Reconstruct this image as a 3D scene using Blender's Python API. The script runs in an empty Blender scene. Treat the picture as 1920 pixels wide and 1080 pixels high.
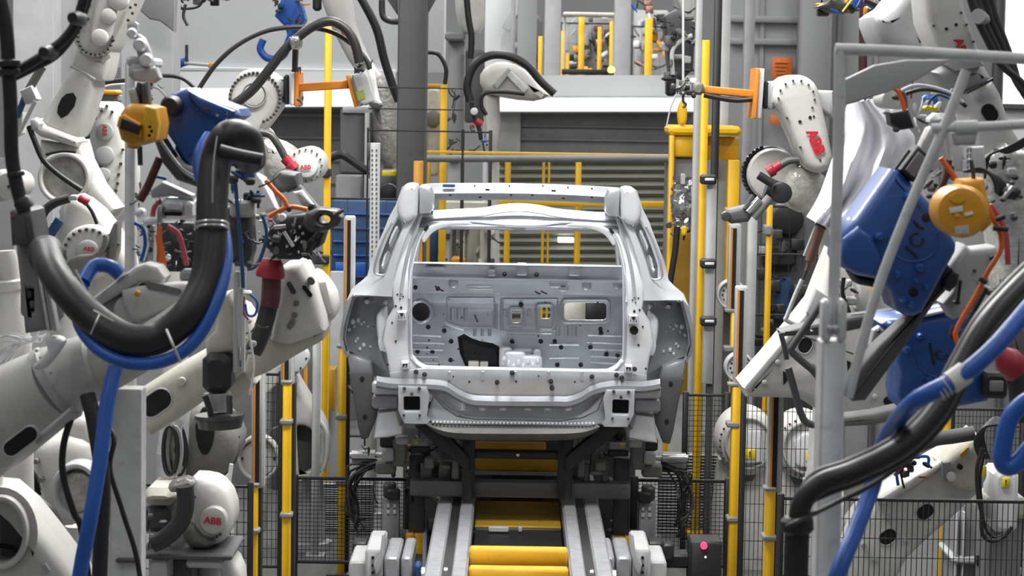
import bpy, bmesh, math, random
from mathutils import Vector, Matrix, geometry, noise
random.seed(7)
SC = bpy.context.scene
COL = SC.collection
V = Vector
PI = math.pi
# ---------------------------------------------------------------- camera
F = 4332.0                       # focal length in pixels of the 1920 wide frame
PITCH, ROLL, CAMZ = math.radians(4.82), math.radians(0.9), 2.75
cam_loc = V((0, 0, CAMZ))
fw = V((0, math.cos(PITCH), -math.sin(PITCH)))
r0 = V((1, 0, 0)); u0 = V((0, math.sin(PITCH), math.cos(PITCH)))
up = u0 * math.cos(ROLL) - r0 * math.sin(ROLL)
rt = r0 * math.cos(ROLL) + u0 * math.sin(ROLL)
cd = bpy.data.cameras.new('camera'); cam = bpy.data.objects.new('camera', cd); COL.objects.link(cam)
cd.sensor_width = 36; cd.lens = F / 1920 * 36; cd.clip_end = 200; cd.clip_start = 0.2
m = Matrix((rt, up, -fw)).transposed().to_4x4(); m.translation = cam_loc
cam.matrix_world = m
SC.camera = cam
cd.dof.use_dof = True; cd.dof.focus_distance = 12.0; cd.dof.aperture_fstop = 7.0

def P(x, y, Y):
    """point seen at pixel (x, y) standing at distance Y down the hall"""
    d = fw + rt * ((x - 960) / F) - up * ((y - 540) / F)
    return cam_loc + d * (Y / d.y)
def S(n, Y): return n * Y / F    # n pixels in metres at distance Y

# ---------------------------------------------------------------- materials
def mat(name, col, rough=0.5, metal=0.0, var=0.12, scale=6.0, bump=0.0, bscale=60, emit=0, dirt=None, coat=0.0):
    mt = bpy.data.materials.new(name); mt.use_nodes = True
    nt = mt.node_tree; N = nt.nodes; L = nt.links
    b = N['Principled BSDF']
    b.inputs['Roughness'].default_value = rough; b.inputs['Metallic'].default_value = metal
    if coat: b.inputs['Coat Weight'].default_value = coat
    col = tuple(col)
    tc = N.new('ShaderNodeTexCoord')
    nz = N.new('ShaderNodeTexNoise'); nz.inputs['Scale'].default_value = scale; nz.inputs['Detail'].default_value = 5
    L.new(tc.outputs['Object'], nz.inputs['Vector'])
    rp = N.new('ShaderNodeValToRGB')
    lo = tuple(max(0, c * (1 - var)) for c in col); hi = tuple(min(1, c * (1 + var * .5)) for c in col)
    rp.color_ramp.elements[0].position = .32; rp.color_ramp.elements[0].color = (*lo, 1)
    rp.color_ramp.elements[1].position = .66; rp.color_ramp.elements[1].color = (*hi, 1)
    L.new(nz.outputs['Fac'], rp.inputs['Fac'])
    out = rp.outputs['Color']
    if dirt:                      # blotchy smudges of grease
        n2 = N.new('ShaderNodeTexNoise'); n2.inputs['Scale'].default_value = scale * 2.3; n2.inputs['Detail'].default_value = 8
        n2.inputs['Roughness'].default_value = .7
        L.new(tc.outputs['Object'], n2.inputs['Vector'])
        r2 = N.new('ShaderNodeValToRGB')
        r2.color_ramp.elements[0].position = .57; r2.color_ramp.elements[0].color = (0, 0, 0, 1)
        r2.color_ramp.elements[1].position = .72; r2.color_ramp.elements[1].color = (dirt[3],) * 3 + (1,)
        L.new(n2.outputs['Fac'], r2.inputs['Fac'])
        mx = N.new('ShaderNodeMix'); mx.data_type = 'RGBA'
        L.new(r2.outputs['Color'], mx.inputs[0]); L.new(out, mx.inputs[6]); mx.inputs[7].default_value = (*dirt[:3], 1)
        out = mx.outputs[2]
    L.new(out, b.inputs['Base Color'])
    if bump:
        n3 = N.new('ShaderNodeTexNoise'); n3.inputs['Scale'].default_value = bscale; n3.inputs['Detail'].default_value = 3
        L.new(tc.outputs['Object'], n3.inputs['Vector'])
        bp = N.new('ShaderNodeBump'); bp.inputs['Strength'].default_value = bump; bp.inputs['Distance'].default_value = .01
        L.new(n3.outputs['Fac'], bp.inputs['Height']); L.new(bp.outputs['Normal'], b.inputs['Normal'])
    if emit:
        b.inputs['Emission Color'].default_value = (*col, 1); b.inputs['Emission Strength'].default_value = emit
    return mt
def srgb(r, g, b):
    f = lambda c: ((c / 255 + .055) / 1.055) ** 2.4 if c > 10 else c / 255 / 12.92
    return (f(r), f(g), f(b))
MAT = dict(
    white=mat('robot_white_paint', srgb(198, 196, 192), .42, var=.1, dirt=(.2, .18, .15, .35), bump=.05, bscale=30),
    cream=mat('grimy_cream_paint', srgb(186, 183, 171), .5, var=.16, dirt=(.17, .15, .11, .6), bump=.1, bscale=40),
    lgrey=mat('light_grey_paint', srgb(172, 174, 174), .5, var=.1),
    grey=mat('mid_grey_paint', srgb(128, 129, 130), .5, var=.12),
    dgrey=mat('dark_grey_paint', srgb(78, 79, 80), .5, var=.15),
    casting=mat('grey_casting', srgb(112, 111, 107), .5, var=.2, bump=.2, bscale=50),
    black=mat('black_paint', srgb(34, 34, 36), .5, var=.2),
    hole=mat('deep_black', srgb(14, 14, 15), .8, var=.1),
    rubber=mat('black_rubber_hose', srgb(34, 33, 33), .42, var=.15),
    rubberg=mat('dusty_rubber_hose', srgb(52, 50, 50), .5, var=.2),
    blue=mat('blue_gun_paint', srgb(36, 82, 152), .36, var=.18, dirt=(.02, .03, .07, .5), coat=.2),
    bluehose=mat('blue_hose_plastic', srgb(36, 88, 172), .35, var=.12),
    bluedk=mat('dark_blue_board', srgb(38, 74, 116), .6, var=.25),
    yellow=mat('safety_yellow_paint', srgb(226, 176, 22), .42, var=.1),
    oyellow=mat('amber_yellow_paint', srgb(214, 150, 36), .38, var=.14),
    tray=mat('tray_yellow_paint', srgb(222, 168, 40), .45, var=.14, dirt=(.2, .12, .02, .5)),
    orange=mat('orange_paint', srgb(208, 128, 40), .42, var=.1),
    orcable=mat('orange_cable', srgb(224, 106, 40), .45, var=.1),
    red=mat('red_plastic', srgb(158, 36, 52), .42, var=.2),
    redlogo=mat('red_lettering', srgb(188, 30, 44), .5, var=.05),
    maroon=mat('maroon_rubber', srgb(84, 40, 46), .6, var=.2),
    pinkc=mat('faded_red_cable', srgb(178, 78, 86), .5, var=.1),
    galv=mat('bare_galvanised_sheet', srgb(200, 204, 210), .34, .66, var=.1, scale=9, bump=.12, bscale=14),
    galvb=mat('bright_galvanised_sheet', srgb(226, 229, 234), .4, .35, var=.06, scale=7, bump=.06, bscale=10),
    galvd=mat('dull_or_shaded_sheet', srgb(158, 161, 166), .42, .6, var=.14, scale=9, bump=.12, bscale=14),
    galvx=mat('dark_grey_sheet', srgb(70, 71, 73), .6, 0, var=.12),
    galvp=mat('galvanised_tube', srgb(206, 208, 207), .45, .1, var=.12, scale=14, dirt=(.2, .17, .14, .4)),
    steel=mat('bright_steel', srgb(206, 206, 208), .22, .9, var=.1),
    dsteel=mat('dark_steel', srgb(86, 85, 84), .38, .6, var=.25, scale=20),
    rail=mat('conveyor_rail_steel', srgb(160, 162, 166), .42, .3, var=.16, scale=18),
    copper=mat('copper_electrode', srgb(150, 112, 100), .4, .6, var=.2),
    cloth=mat('white_cloth', srgb(240, 240, 245), .85, var=.06, bump=.35, bscale=22),
    foil=mat('crumpled_foil', srgb(180, 182, 180), .2, .85, var=.3, scale=30, bump=.9, bscale=40),
    film=mat('clear_cover_film', srgb(190, 188, 182), .2, .2, var=.25, scale=20, bump=.8, bscale=30),
    wallw=mat('white_cladding', srgb(214, 216, 218), .6, var=.04, scale=1),
    wallg=mat('grey_cladding', srgb(150, 152, 154), .6, var=.06, scale=1),
    beam=mat('pale_beam_paint', srgb(206, 210, 210), .5, var=.04, scale=2),
    shut=mat('olive_grey_shutter', srgb(150, 150, 138), .5, var=.1, scale=3),
    col=mat('dark_column_paint', srgb(84, 85, 86), .55, var=.06, scale=2),
    floor=mat('concrete_floor', srgb(104, 104, 103), .35, var=.14, scale=1.2, bump=.05),
    sign=mat('orange_sign', srgb(214, 110, 46), .5, var=.15, scale=20),
    sticker=mat('yellow_sticker', srgb(230, 205, 50), .5, var=.05),
    olabel=mat('olive_label', srgb(138, 152, 70), .5, var=.2),
    screen=mat('grey_screen', srgb(120, 122, 122), .25, var=.1),
    tie=mat('pale_strap', srgb(205, 203, 196), .5, var=.1),
    lampr=mat('red_lamp', (1.0, .03, .1), .4, emit=2.5),
    lampy=mat('yellow_lamp', (1.0, .75, .1), .4, emit=3.0),
    lampw=mat('white_lamp', (1, 1, 1), .4, emit=2.0),
    ochre_shaded=mat('ochre_and_shaded_yellow', srgb(166, 128, 26), .5, var=.15),  # brownish yellow, also holds the shade on tray and frame panel
    sky=mat('daylight_pane', (.93, .96, 1), .2, emit=1.3, var=.01),
)

# ---------------------------------------------------------------- outlines (2D lists)
def sm(p, n=4, closed=True):
    """smooth outline through points (Catmull-Rom)"""
    out = []; k = len(p)
    for i in range(k if closed else k - 1):
        g = lambda j: V(p[(i + j) % k]) if closed else V(p[min(max(i + j, 0), k - 1)])
        a, b, c, d = g(-1), g(0), g(1), g(2)
        for s in range(n):
            t = s / n
            out.append(.5 * (2 * b + (c - a) * t + (2 * a - 5 * b + 4 * c - d) * t * t + (3 * b - a - 3 * c + d) * t ** 3))
    if not closed: out.append(V(p[-1]))
    return [tuple(q) for q in out]
def rr(x0, y0, x1, y1, r=3, n=4):
    r = min(r, abs(x1 - x0) / 2, abs(y1 - y0) / 2); o = []
    for cx, cy, a in ((x1 - r, y0 + r, -90), (x1 - r, y1 - r, 0), (x0 + r, y1 - r, 90), (x0 + r, y0 + r, 180)):
        for k in range(n + 1):
            t = math.radians(a + 90 * k / n); o.append((cx + r * math.cos(t), cy + r * math.sin(t)))
    return o
def ell(cx, cy, rx, ry=None, rot=0, n=24):
    ry = rx if ry is None else ry; c, s = math.cos(math.radians(rot)), math.sin(math.radians(rot))
    return [(cx + rx * math.cos(t) * c - ry * math.sin(t) * s, cy + rx * math.cos(t) * s + ry * math.sin(t) * c)
            for t in (2 * PI * k / n for k in range(n))]
def caps(x0, y0, ra, x1, y1, rb, n=12):
    """tapered capsule outline round two circles"""
    d = math.hypot(x1 - x0, y1 - y0); a = math.atan2(y1 - y0, x1 - x0)
    b = math.acos(max(-1, min(1, (ra - rb) / max(d, 1e-6)))); o = []
    for k in range(n + 1):
        t = a + b + (2 * PI - 2 * b) * k / n; o.append((x0 + ra * math.cos(t), y0 + ra * math.sin(t)))
    for k in range(n + 1):
        t = a - b + 2 * b * k / n; o.append((x1 + rb * math.cos(t), y1 + rb * math.sin(t)))
    return o
def slot(cx, cy, L, w, rot):
    a = math.radians(rot); dx, dy = math.cos(a) * (L - w) / 2, math.sin(a) * (L - w) / 2
    return caps(cx - dx, cy - dy, w / 2, cx + dx, cy + dy, w / 2, 8)
def area2(p): return sum(p[i - 1][0] * p[i][1] - p[i][0] * p[i - 1][1] for i in range(len(p)))
def inset(p, d):
    """shrink an outline (any winding) by d; negative grows"""
    s = 1 if area2(p) > 0 else -1; k = len(p); o = []
    for i in range(k):
        a, b, c = V(p[i - 1]), V(p[i]), V(p[(i + 1) % k])
        e, f = (b - a), (c - b)
        if e.length < 1e-9: e = f
        if f.length < 1e-9: f = e
        if e.length < 1e-9: o.append(tuple(b)); continue
        e.normalize(); f.normalize()
        n1, n2 = V((-e.y, e.x)), V((-f.y, f.x)); nn = n1 + n2
        if nn.length < 1e-6: nn = n1
        nn.normalize(); q = max(.5, nn.dot(n1)); o.append(tuple(b + nn * (s * d / q)))
    return o

# ---------------------------------------------------------------- mesh builder
def basis(d):
    d = d.normalized(); h = V((0, 0, 1)) if abs(d.z) < .9 else V((1, 0, 0))
    a = d.cross(h).normalized(); return a, a.cross(d).normalized()
class MB:
    def __init__(s): s.v = []; s.f = []
    def add(s, vs, fs):
        k = len(s.v); s.v += [tuple(q) for q in vs]; s.f += [tuple(i + k for i in f) for f in fs]; return s
    def box(s, c, d, rot=None, bev=0):
        """box of size d centred at c"""
        c = V(c); x, y, z = d[0] / 2, d[1] / 2, d[2] / 2
        R = rot if rot else Matrix.Identity(3)
        b = min(bev, x * .8, z * .8)
        if b <= 0:
            vs = [c + R @ V((sx * x, sy * y, sz * z)) for sx in (-1, 1) for sy in (-1, 1) for sz in (-1, 1)]
            return s.add(vs, [(0, 1, 3, 2), (4, 6, 7, 5), (0, 4, 5, 1), (2, 3, 7, 6), (0, 2, 6, 4), (1, 5, 7, 3)])
        b = min(b, y * .8)
        pr = [(-x + b, -z), (x - b, -z), (x, -z + b), (x, z - b), (x - b, z), (-x + b, z), (-x, z - b), (-x, -z + b)]
        ins = [(a * (x - b) / x, e * (z - b) / z) for a, e in pr]
        rings = [(ins, -y), (pr, -y + b), (pr, y - b), (ins, y)]
        vs = [c + R @ V((a, yy, e)) for r_, yy in rings for a, e in r_]; fs = [tuple(range(8)), tuple(range(31, 23, -1))]
        for q in range(3):
            for i in range(8): j = (i + 1) % 8; fs.append((q * 8 + i, q * 8 + 8 + i, q * 8 + 8 + j, q * 8 + j))
        return s.add(vs, fs)
    def bx(s, x0, y0, x1, y1, Y, th, bev=.004):
        """upright box seen between two pixel corners, front at Y, th deep"""
        a, b = P(x0, y0, Y), P(x1, y1, Y); w, h = abs(S(x1 - x0, Y)), abs(S(y1 - y0, Y)); c = (a + b) / 2
        return s.box((c.x, Y + th / 2, c.z), (w, th, h), None, bev)
    def ring(s, pts, r, seg=10, closed=False, cap=True):
        n = len(pts); pts = [V(p) for p in pts]; vs = []; fs = []
        rad = r if isinstance(r, (list, tuple)) else [r] * n
        a = None
        for i in range(n):
            t = (pts[(i + 1) % n] - pts[i - 1]) if closed else (pts[min(i + 1, n - 1)] - pts[max(i - 1, 0)])
            if t.length < 1e-9: t = V((0, 0, 1))
            t.normalize()
            if a is None: a, _ = basis(t)
            a = a - t * a.dot(t)
            if a.length < 1e-6: a, _ = basis(t)
            a.normalize(); b = t.cross(a)
            for k in range(seg):
                q = 2 * PI * k / seg; vs.append(pts[i] + (a * math.cos(q) + b * math.sin(q)) * rad[i])
        for i in range(n if closed else n - 1):
            j = (i + 1) % n
            for k in range(seg):
                l = (k + 1) % seg; fs.append((i * seg + k, i * seg + l, j * seg + l, j * seg + k))
        if cap and not closed: fs += [tuple(range(seg - 1, -1, -1)), tuple(range((n - 1) * seg, n * seg))]
        return s.add(vs, fs)
    def tube(s, pts, r, seg=10, n=6):
        """round hose smoothly through 3D points"""
        return s.ring(sm(pts, n, False), r, seg)
    def hose(s, pts, r, Y=None, seg=12, n=6, rib=0):
        """hose through (x, y[, Y]) pixels; r in pixels"""
        q = [P(p[0], p[1], p[2] if len(p) > 2 else Y) for p in pts]; ym = sum(v.y for v in q) / len(q)
        c = sm([tuple(v) for v in q], n, False); R = S(r, ym)
        return s.ring(c, R, seg)
    def cyl(s, a, b, ra, rb=None, seg=20): return s.ring([a, b], [ra, ra if rb is None else rb], seg)
    def disc(s, x, y, Y, r, th, seg=28, bev=.15):
        """round cap facing the viewer: pixel centre, radius in px, th metres deep"""
        return s.plate(ell(x, y, r, n=seg), Y, th, bev=S(r, Y) * bev)
    def bolts(s, x, y, Y, r, n, br=2, a0=0, a1=360, th=.012):
        for k in range(n):
            t = math.radians(a0 + (a1 - a0) * k / (n if a1 - a0 >= 360 else max(1, n - 1)))
            s.plate(ell(x + r * math.cos(t), y + r * math.sin(t), br, n=6), Y - th, th, bev=0)
        return s
    def lathe(s, a, b, prof, seg=24):
        a, b = V(a), V(b); return s.ring([a + (b - a) * t for t, _ in prof], [r for _, r in prof], seg)
    def ball(s, c, r, seg=14):
        r = r if isinstance(r, (list, tuple)) else (r, r, r); vs = []; fs = []; h = seg // 2
        for i in range(h + 1):
            t = PI * i / h
            for k in range(seg):
                q = 2 * PI * k / seg
                vs.append((c[0] + r[0] * math.sin(t) * math.cos(q), c[1] + r[1] * math.sin(t) * math.sin(q), c[2] + r[2] * math.cos(t)))
        for i in range(h):
            for k in range(seg): l = (k + 1) % seg; fs.append((i * seg + k, i * seg + seg + k, i * seg + seg + l, i * seg + l))
        return s.add(vs, fs)
    def plate(s, poly, Y, th, holes=(), bev=.004, seg=2, back=True, fn=None):
        """solid plate whose front outline (pixels) stands at Y; fn(x,y)->Y offset bends it"""
        loops = [list(poly)] + [list(h) for h in holes]
        if bev > 0: bev = min(bev, th * .45)
        px = bev * F / Y; rings = []
        for i, lp in enumerate(loops):
            rg = []; sg = 1 if i == 0 else -1
            if bev > 0:
                for q in range(seg + 1):
                    t = PI / 2 * q / seg; rg.append((inset(lp, sg * px * (1 - math.sin(t))), bev * (1 - math.cos(t))))
            else: rg.append((lp, 0))
            rg.append((lp, th)); rings.append(rg)
        def put(q, dy):
            o = P(q[0], q[1], Y); dd = dy + (fn(q[0], q[1]) if fn else 0); return V((o.x, Y + dd, o.z))
        vs = []; fs = []; first = []; last = []
        for rg in rings:
            n = len(rg[0][0]); base = len(vs); first.append(base)
            for lp, dy in rg: vs += [put(q, dy) for q in lp]
            for k in range(len(rg) - 1):
                for i in range(n):
                    j = (i + 1) % n; fs.append((base + k * n + i, base + k * n + j, base + (k + 1) * n + j, base + (k + 1) * n + i))
            last.append(base + (len(rg) - 1) * n)
        for idx, off in ((0, first), (-1, last)):
            if idx == -1 and not back: break
            lps = [rg[idx][0] for rg in rings]; mp = [o + i for o, lp in zip(off, lps) for i in range(len(lp))]
            for t in geometry.tessellate_polygon([[V((q[0], q[1], 0)) for q in lp] for lp in lps]):
                fs.append(tuple(mp[i] for i in t))
        return s.add(vs, fs)
    def loft(s, rows, skip=lambda i, k: False, closed=False):
        n = len(rows[0]); vs = [q for r_ in rows for q in r_]; fs = []
        for i in range(len(rows) - 1):
            for k in range(n if closed else n - 1):
                if skip(i, k): continue
                l = (k + 1) % n; fs.append((i * n + k, i * n + l, i * n + n + l, i * n + n + k))
        return s.add(vs, fs)
    def mirror(s, xc):
        s.v = [(2 * xc - x, y, z) for x, y, z in s.v]; s.f = [tuple(reversed(f)) for f in s.f]; return s
    def copy(s): q = MB(); q.v = list(s.v); q.f = list(s.f); return q
    def solid(s, th):
        bm = s.bm(); bmesh.ops.recalc_face_normals(bm, faces=bm.faces); bmesh.ops.solidify(bm, geom=bm.faces[:], thickness=th)
        me = bpy.data.meshes.new('t'); bm.to_mesh(me); bm.free()
        s.v = [tuple(v.co) for v in me.vertices]; s.f = [tuple(p.vertices) for p in me.polygons]; bpy.data.meshes.remove(me); return s
    def bm(s):
        me = bpy.data.meshes.new('t'); me.from_pydata(s.v, [], s.f); me.update(); bm = bmesh.new(); bm.from_mesh(me); bpy.data.meshes.remove(me); return bm
    def o(s, name, m, parent=None, label=None, ang=38, kind=None, sub=0):
        me = bpy.data.meshes.new(name); org = origin(parent)
        me.from_pydata([tuple(V(q) - org) for q in s.v], [], s.f); me.validate(); me.update()
        bm = bmesh.new(); bm.from_mesh(me); bmesh.ops.remove_doubles(bm, verts=bm.verts, dist=1e-5)
        bmesh.ops.recalc_face_normals(bm, faces=bm.faces); bm.to_mesh(me); bm.free()
        for p in me.polygons: p.use_smooth = True
        me.set_sharp_from_angle(angle=math.radians(ang))
        me.materials.append(MAT[m] if isinstance(m, str) else m)
        ob = bpy.data.objects.new(name, me); COL.objects.link(ob)
        if parent: ob.parent = parent
        if label: ob['label'] = label
        if kind: ob['kind'] = kind
        return ob
ORG = {}
def origin(o):
    if o is None: return V((0, 0, 0))
    while o.parent: o = o.parent
    return V(o.location)
def thing(name, label, cat, loc, group=None):
    o = bpy.data.objects.new(name, None); COL.objects.link(o); o.location = V(loc); o.empty_display_size = .1
    o['label'] = label; o['category'] = cat
    if group: o['group'] = group
    return o
def solo(mb, name, m, label, cat, group=None, ang=38):
    """a thing that is one mesh; its origin goes to the middle of its underside"""
    xs, ys, zs = zip(*mb.v); c = V(((min(xs) + max(xs)) / 2, (min(ys) + max(ys)) / 2, min(zs)))
    mb.v = [tuple(V(q) - c) for q in mb.v]; o = mb.o(name, m, None, None, ang); o.location = c
    o['label'] = label; o['category'] = cat
    if group: o['group'] = group
    return o
def struct(mb, name, m): o = mb.o(name, m); o['kind'] = 'structure'; return o
def text(body, x, y, Y, h, rot, m, name, parent, dy=-.004, bold=.03, label=None):
    """raised lettering facing the viewer; h is letter height in px, rot clockwise degrees in the picture"""
    cu = bpy.data.curves.new('t', 'FONT'); cu.body = body; cu.align_x = 'CENTER'; cu.align_y = 'CENTER'; cu.extrude = .03; cu.offset = bold; cu.resolution_u = 3
    ob = bpy.data.objects.new('t', cu); me = bpy.data.meshes.new_from_object(ob); bpy.data.objects.remove(ob)
    k = S(h, Y) / .7; a = math.radians(rot); c = P(x, y, Y); mb = MB()
    u = V((math.cos(a), 0, -math.sin(a))); w = V((math.sin(a), 0, math.cos(a)))
    mb.add([c + u * (v.co.x * k) + w * (v.co.y * k) + V((0, dy - v.co.z * k * .3, 0)) for v in me.vertices], [tuple(p.vertices) for p in me.polygons])
    bpy.data.meshes.remove(me); return mb.o(name, m, parent, label)
def jit(a): return random.uniform(-a, a)
def dup(o, loc, label=None):
    r = o.copy(); COL.objects.link(r); r.location = loc
    if label: r['label'] = label
    for ch in list(o.children):
        c = ch.copy(); COL.objects.link(c); c.parent = r
        for g in ch.children: d = g.copy(); COL.objects.link(d); d.parent = c
    return r
def wires(name, m, parent, pts, n, spread, r, Y=None):
    """n loose leads following pixel points"""
    mb = MB()
    for i in range(n):
        ox, oy = jit(spread), jit(spread)
        q = [P(p[0] + ox + jit(spread * .6), p[1] + oy + jit(spread * .6), (p[2] if len(p) > 2 else Y) + S(jit(spread), Y or p[2])) for p in pts]
        mb.ring(sm([tuple(v) for v in q], 6, False), S(r, q[0].y), 6)
    return mb.o(name, m, parent)
# ================================================================ LIGHT
w = bpy.data.worlds.new('world'); SC.world = w; w.use_nodes = True
nt = w.node_tree; bg = nt.nodes['Background']
tc = nt.nodes.new('ShaderNodeTexCoord'); sp = nt.nodes.new('ShaderNodeSeparateXYZ'); rp = nt.nodes.new('ShaderNodeValToRGB')
nt.links.new(tc.outputs['Generated'], sp.inputs[0]); 
mr = nt.nodes.new('ShaderNodeMapRange'); mr.inputs['From Min'].default_value = -1; nt.links.new(sp.outputs['Z'], mr.inputs['Value'])
nt.links.new(mr.outputs[0], rp.inputs['Fac'])
e = rp.color_ramp.elements
e[0].position = .45; e[0].color = (.16, .16, .165, 1); e[1].position = .75; e[1].color = (.95, .97, 1, 1)
x_ = e.new(.55); x_.color = (.42, .43, .44, 1)
nt.links.new(rp.outputs['Color'], bg.inputs['Color']); bg.inputs['Strength'].default_value = .39
def lamp(x, y, z, sx, sy, pw, col=(1, .985, .96)):
    d = bpy.data.lights.new('ceiling_or_added_light', 'AREA'); d.shape = 'RECTANGLE'; d.size = sx; d.size_y = sy; d.energy = pw; d.color = col
    o = bpy.data.objects.new('ceiling_or_added_light', d); COL.objects.link(o); o.location = (x, y, z); return o
lamp(0, 9.2, 5.2, 2.6, .5, 270); lamp(0, 13.2, 5.4, 2.6, .5, 120)  # unseen lamps added low over the line to brighten the car
for y_, pw in ((3, 55), (8, 82), (13, 165), (19, 190), (26, 300), (34, 420)):
    for x_ in (-5, 0, 5): lamp(x_, y_, 8.2, .5, 3.2, pw)
SC.view_settings.view_transform = 'Standard'; SC.view_settings.look = 'None'; SC.view_settings.gamma = 1; SC.view_settings.exposure = 0.0

# ================================================================ SETTING
struct(MB().box((0, 20, -.05), (40, 60, .1)), 'floor', 'floor')
B = MB(); B.box((0, 44, 5), (40, .2, 10))
struct(B, 'wall_back', 'wallg')
# white cladding booth on the left, far behind the robots
B = MB(); B.bx(120, -260, 832, 128, 26, .3, .01); B.bx(330, 128, 742, 136, 25.9, .3, .01)
struct(B, 'wall_left', 'wallw')
B = MB()                                   # sloped white ledge catching the lamps
for (x0, x1, ya, yb, yc, Ya, Yb) in ((300, 742, 134, 165, 200, 25.8, 25.2),):
    B.loft([[P(x0, ya, Ya), P(x1, ya, Ya)], [P(x0, yb, Ya), P(x1, yb, Ya)], [P(x0, yc, Yb), P(x1, yc, Yb)], [P(x0, yc + 4, Ya + .4), P(x1, yc + 4, Ya + .4)], [P(x0, ya, Ya + .4), P(x1, ya, Ya + .4)]])
struct(B, 'trim_1', 'wallw')
B = MB(); B.bx(300, 200, 742, 640, 25.9, .3, .01)
for k in range(10): B.bx(300, 212 + k * 42, 742, 218 + k * 42, 25.85, .1, .01)
struct(B, 'wall_left_base', 'grey')
# right-hand wall of big grey panels
B = MB()
B.bx(1360, -200, 1882, 300, 24, .3, .01)
for x in (1425, 1500, 1570, 1640, 1760): B.bx(x, -200, x + 9, 300, 23.96, .1, .01)
for y in (30, 72): B.bx(1370, y, 1500, y + 12, 23.9, .1, .01)
B.bx(1500, -200, 1560, 300, 23.7, .3, .02)
struct(B, 'wall_right', 'wallg')
B = MB(); B.bx(1340, 300, 1980, 760, 24, .3, .01)
for k in range(14): B.bx(1340, 306 + k * 30, 1980, 312 + k * 30, 23.95, .06, .005)
struct(B, 'wall_right_base', 'dgrey')
B = MB(); B.bx(1868, -220, 1884, 210, 23.9, .3, .01); B.bx(1884, 196, 2060, 206, 23.9, .3, .01); B.bx(1960, -220, 1968, 200, 23.9, .3, .01)
fr = struct(B, 'window_1', 'col')
o = MB().bx(1884, -220, 2060, 196, 24.1, .05, 0).o('pane', 'sky', fr)
B = MB(); B.bx(1884, 206, 2060, 330, 24, .3, .01); struct(B, 'wall_right_sill', 'wallw')
# red down pipe
solo(MB().cyl(P(1621, -80, 23.5), (P(1621, 260, 23.5).x, 23.5, 0), S(8, 23.5)), 'fire_pipe', 'maroon', 'dark red pipe running up the grey wall behind the right robots', 'pipe')
# orange signs on the grey wall
t = thing('wall_sign', 'square orange sign high on the grey wall panel', 'sign', P(1465, 148, 23.8))
MB().bx(1447, 108, 1485, 148, 23.86, .03).o('sign_board', 'sign', t); 
B = MB()
for k in range(4): B.bx(1453 + k, 116 + k * 7, 1478 - k * 2, 118 + k * 7, 23.84, .02, 0)
B.o('printed_lines', 'orange', t)
t = thing('wall_sign', 'small orange sign low on the grey wall beside the right robot arm', 'sign', P(1454, 233, 23.8))
MB().bx(1444, 216, 1466, 233, 23.86, .03).o('sign_board', 'sign', t)
# dark steel column
t = thing('steel_column', 'broad dark grey steel column left of the car roof', 'column', (P(772, 200, 19).x, 19, 0))
B = MB(); xa, xb = P(745, 150, 19).x, P(800, 150, 19).x; zt = P(770, -260, 19).z
B.box(((xa + xb) / 2, 19.12, zt / 2), (xb - xa, .24, zt), None, .01); B.o('shaft', 'col', t)
B = MB(); zb = P(770, 300, 19).z
for q in ([(720, -60), (745, -60), (745, 28), (700, -40)], [(800, -60), (850, -60), (800, 28)]): MB().plate(q, 19.05, .1).o('gusset', 'col', t)
MB().box(((xa + xb) / 2, 19.12, .02), (xb - xa + .2, .4, .04)).o('base_plate', 'col', t)
# white beams across the line in the distance
def beam(name, lab, x0, x1, ya, yb, yc, Y, mt, yd):
    t = thing(name, lab, 'beam', P((x0 + x1) / 2, yd, Y))
    B = MB(); B.loft([[P(x, ya, Y + .3) for x in (x0, x1)], [P(x, ya, Y) for x in (x0, x1)], [P(x, yb, Y) for x in (x0, x1)], [P(x, yb, Y + .3) for x in (x0, x1)], [P(x, ya, Y + .3) for x in (x0, x1)]]); B.o('face_panel', mt, t)
    B = MB(); B.loft([[P(x, yb, Y + .02) for x in (x0, x1)], [P(x, yc, Y - .55) for x in (x0, x1)], [P(x, yc + 3, Y - .5) for x in (x0, x1)], [P(x, yb + 3, Y + .3) for x in (x0, x1)]]); B.o('sloping_ledge', 'wallw', t)
    return t
t = beam('conveyor_beam', 'pale beam with bright white ledge crossing behind the car roof', 925, 1306, 141, 181, 209, 25, 'beam', 290)
B = MB(); B.bx(936, 209, 1306, 292, 24.8, .5, .02); B.bx(936, 236, 1306, 240, 24.75, .1, .01); B.bx(936, 262, 1306, 265, 24.75, .1, .01); B.o('underside_box', 'grey', t)
MB().bx(930, 208, 976, 292, 24.7, .3, .03).o('end_highlight', 'lgrey', t)  # paler box stands for the highlight at the left end
# guard rail
B = MB(); B.ring([P(762, 297, 20), P(1262, 297, 20)], S(7, 20), 12)
t = thing('guard_rail', 'grey horizontal rail with yellow top strip behind the car roof', 'rail', P(1010, 304, 20))
B.o('rail_tube', 'grey', t); MB().bx(790, 286, 1262, 291, 20, .05).o('top_strip', 'yellow', t)
for x in (770, 1255): a = P(x, 297, 20.1); MB().cyl(a, (a.x, a.y, 0), .04).o('post', 'grey', t)
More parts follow.
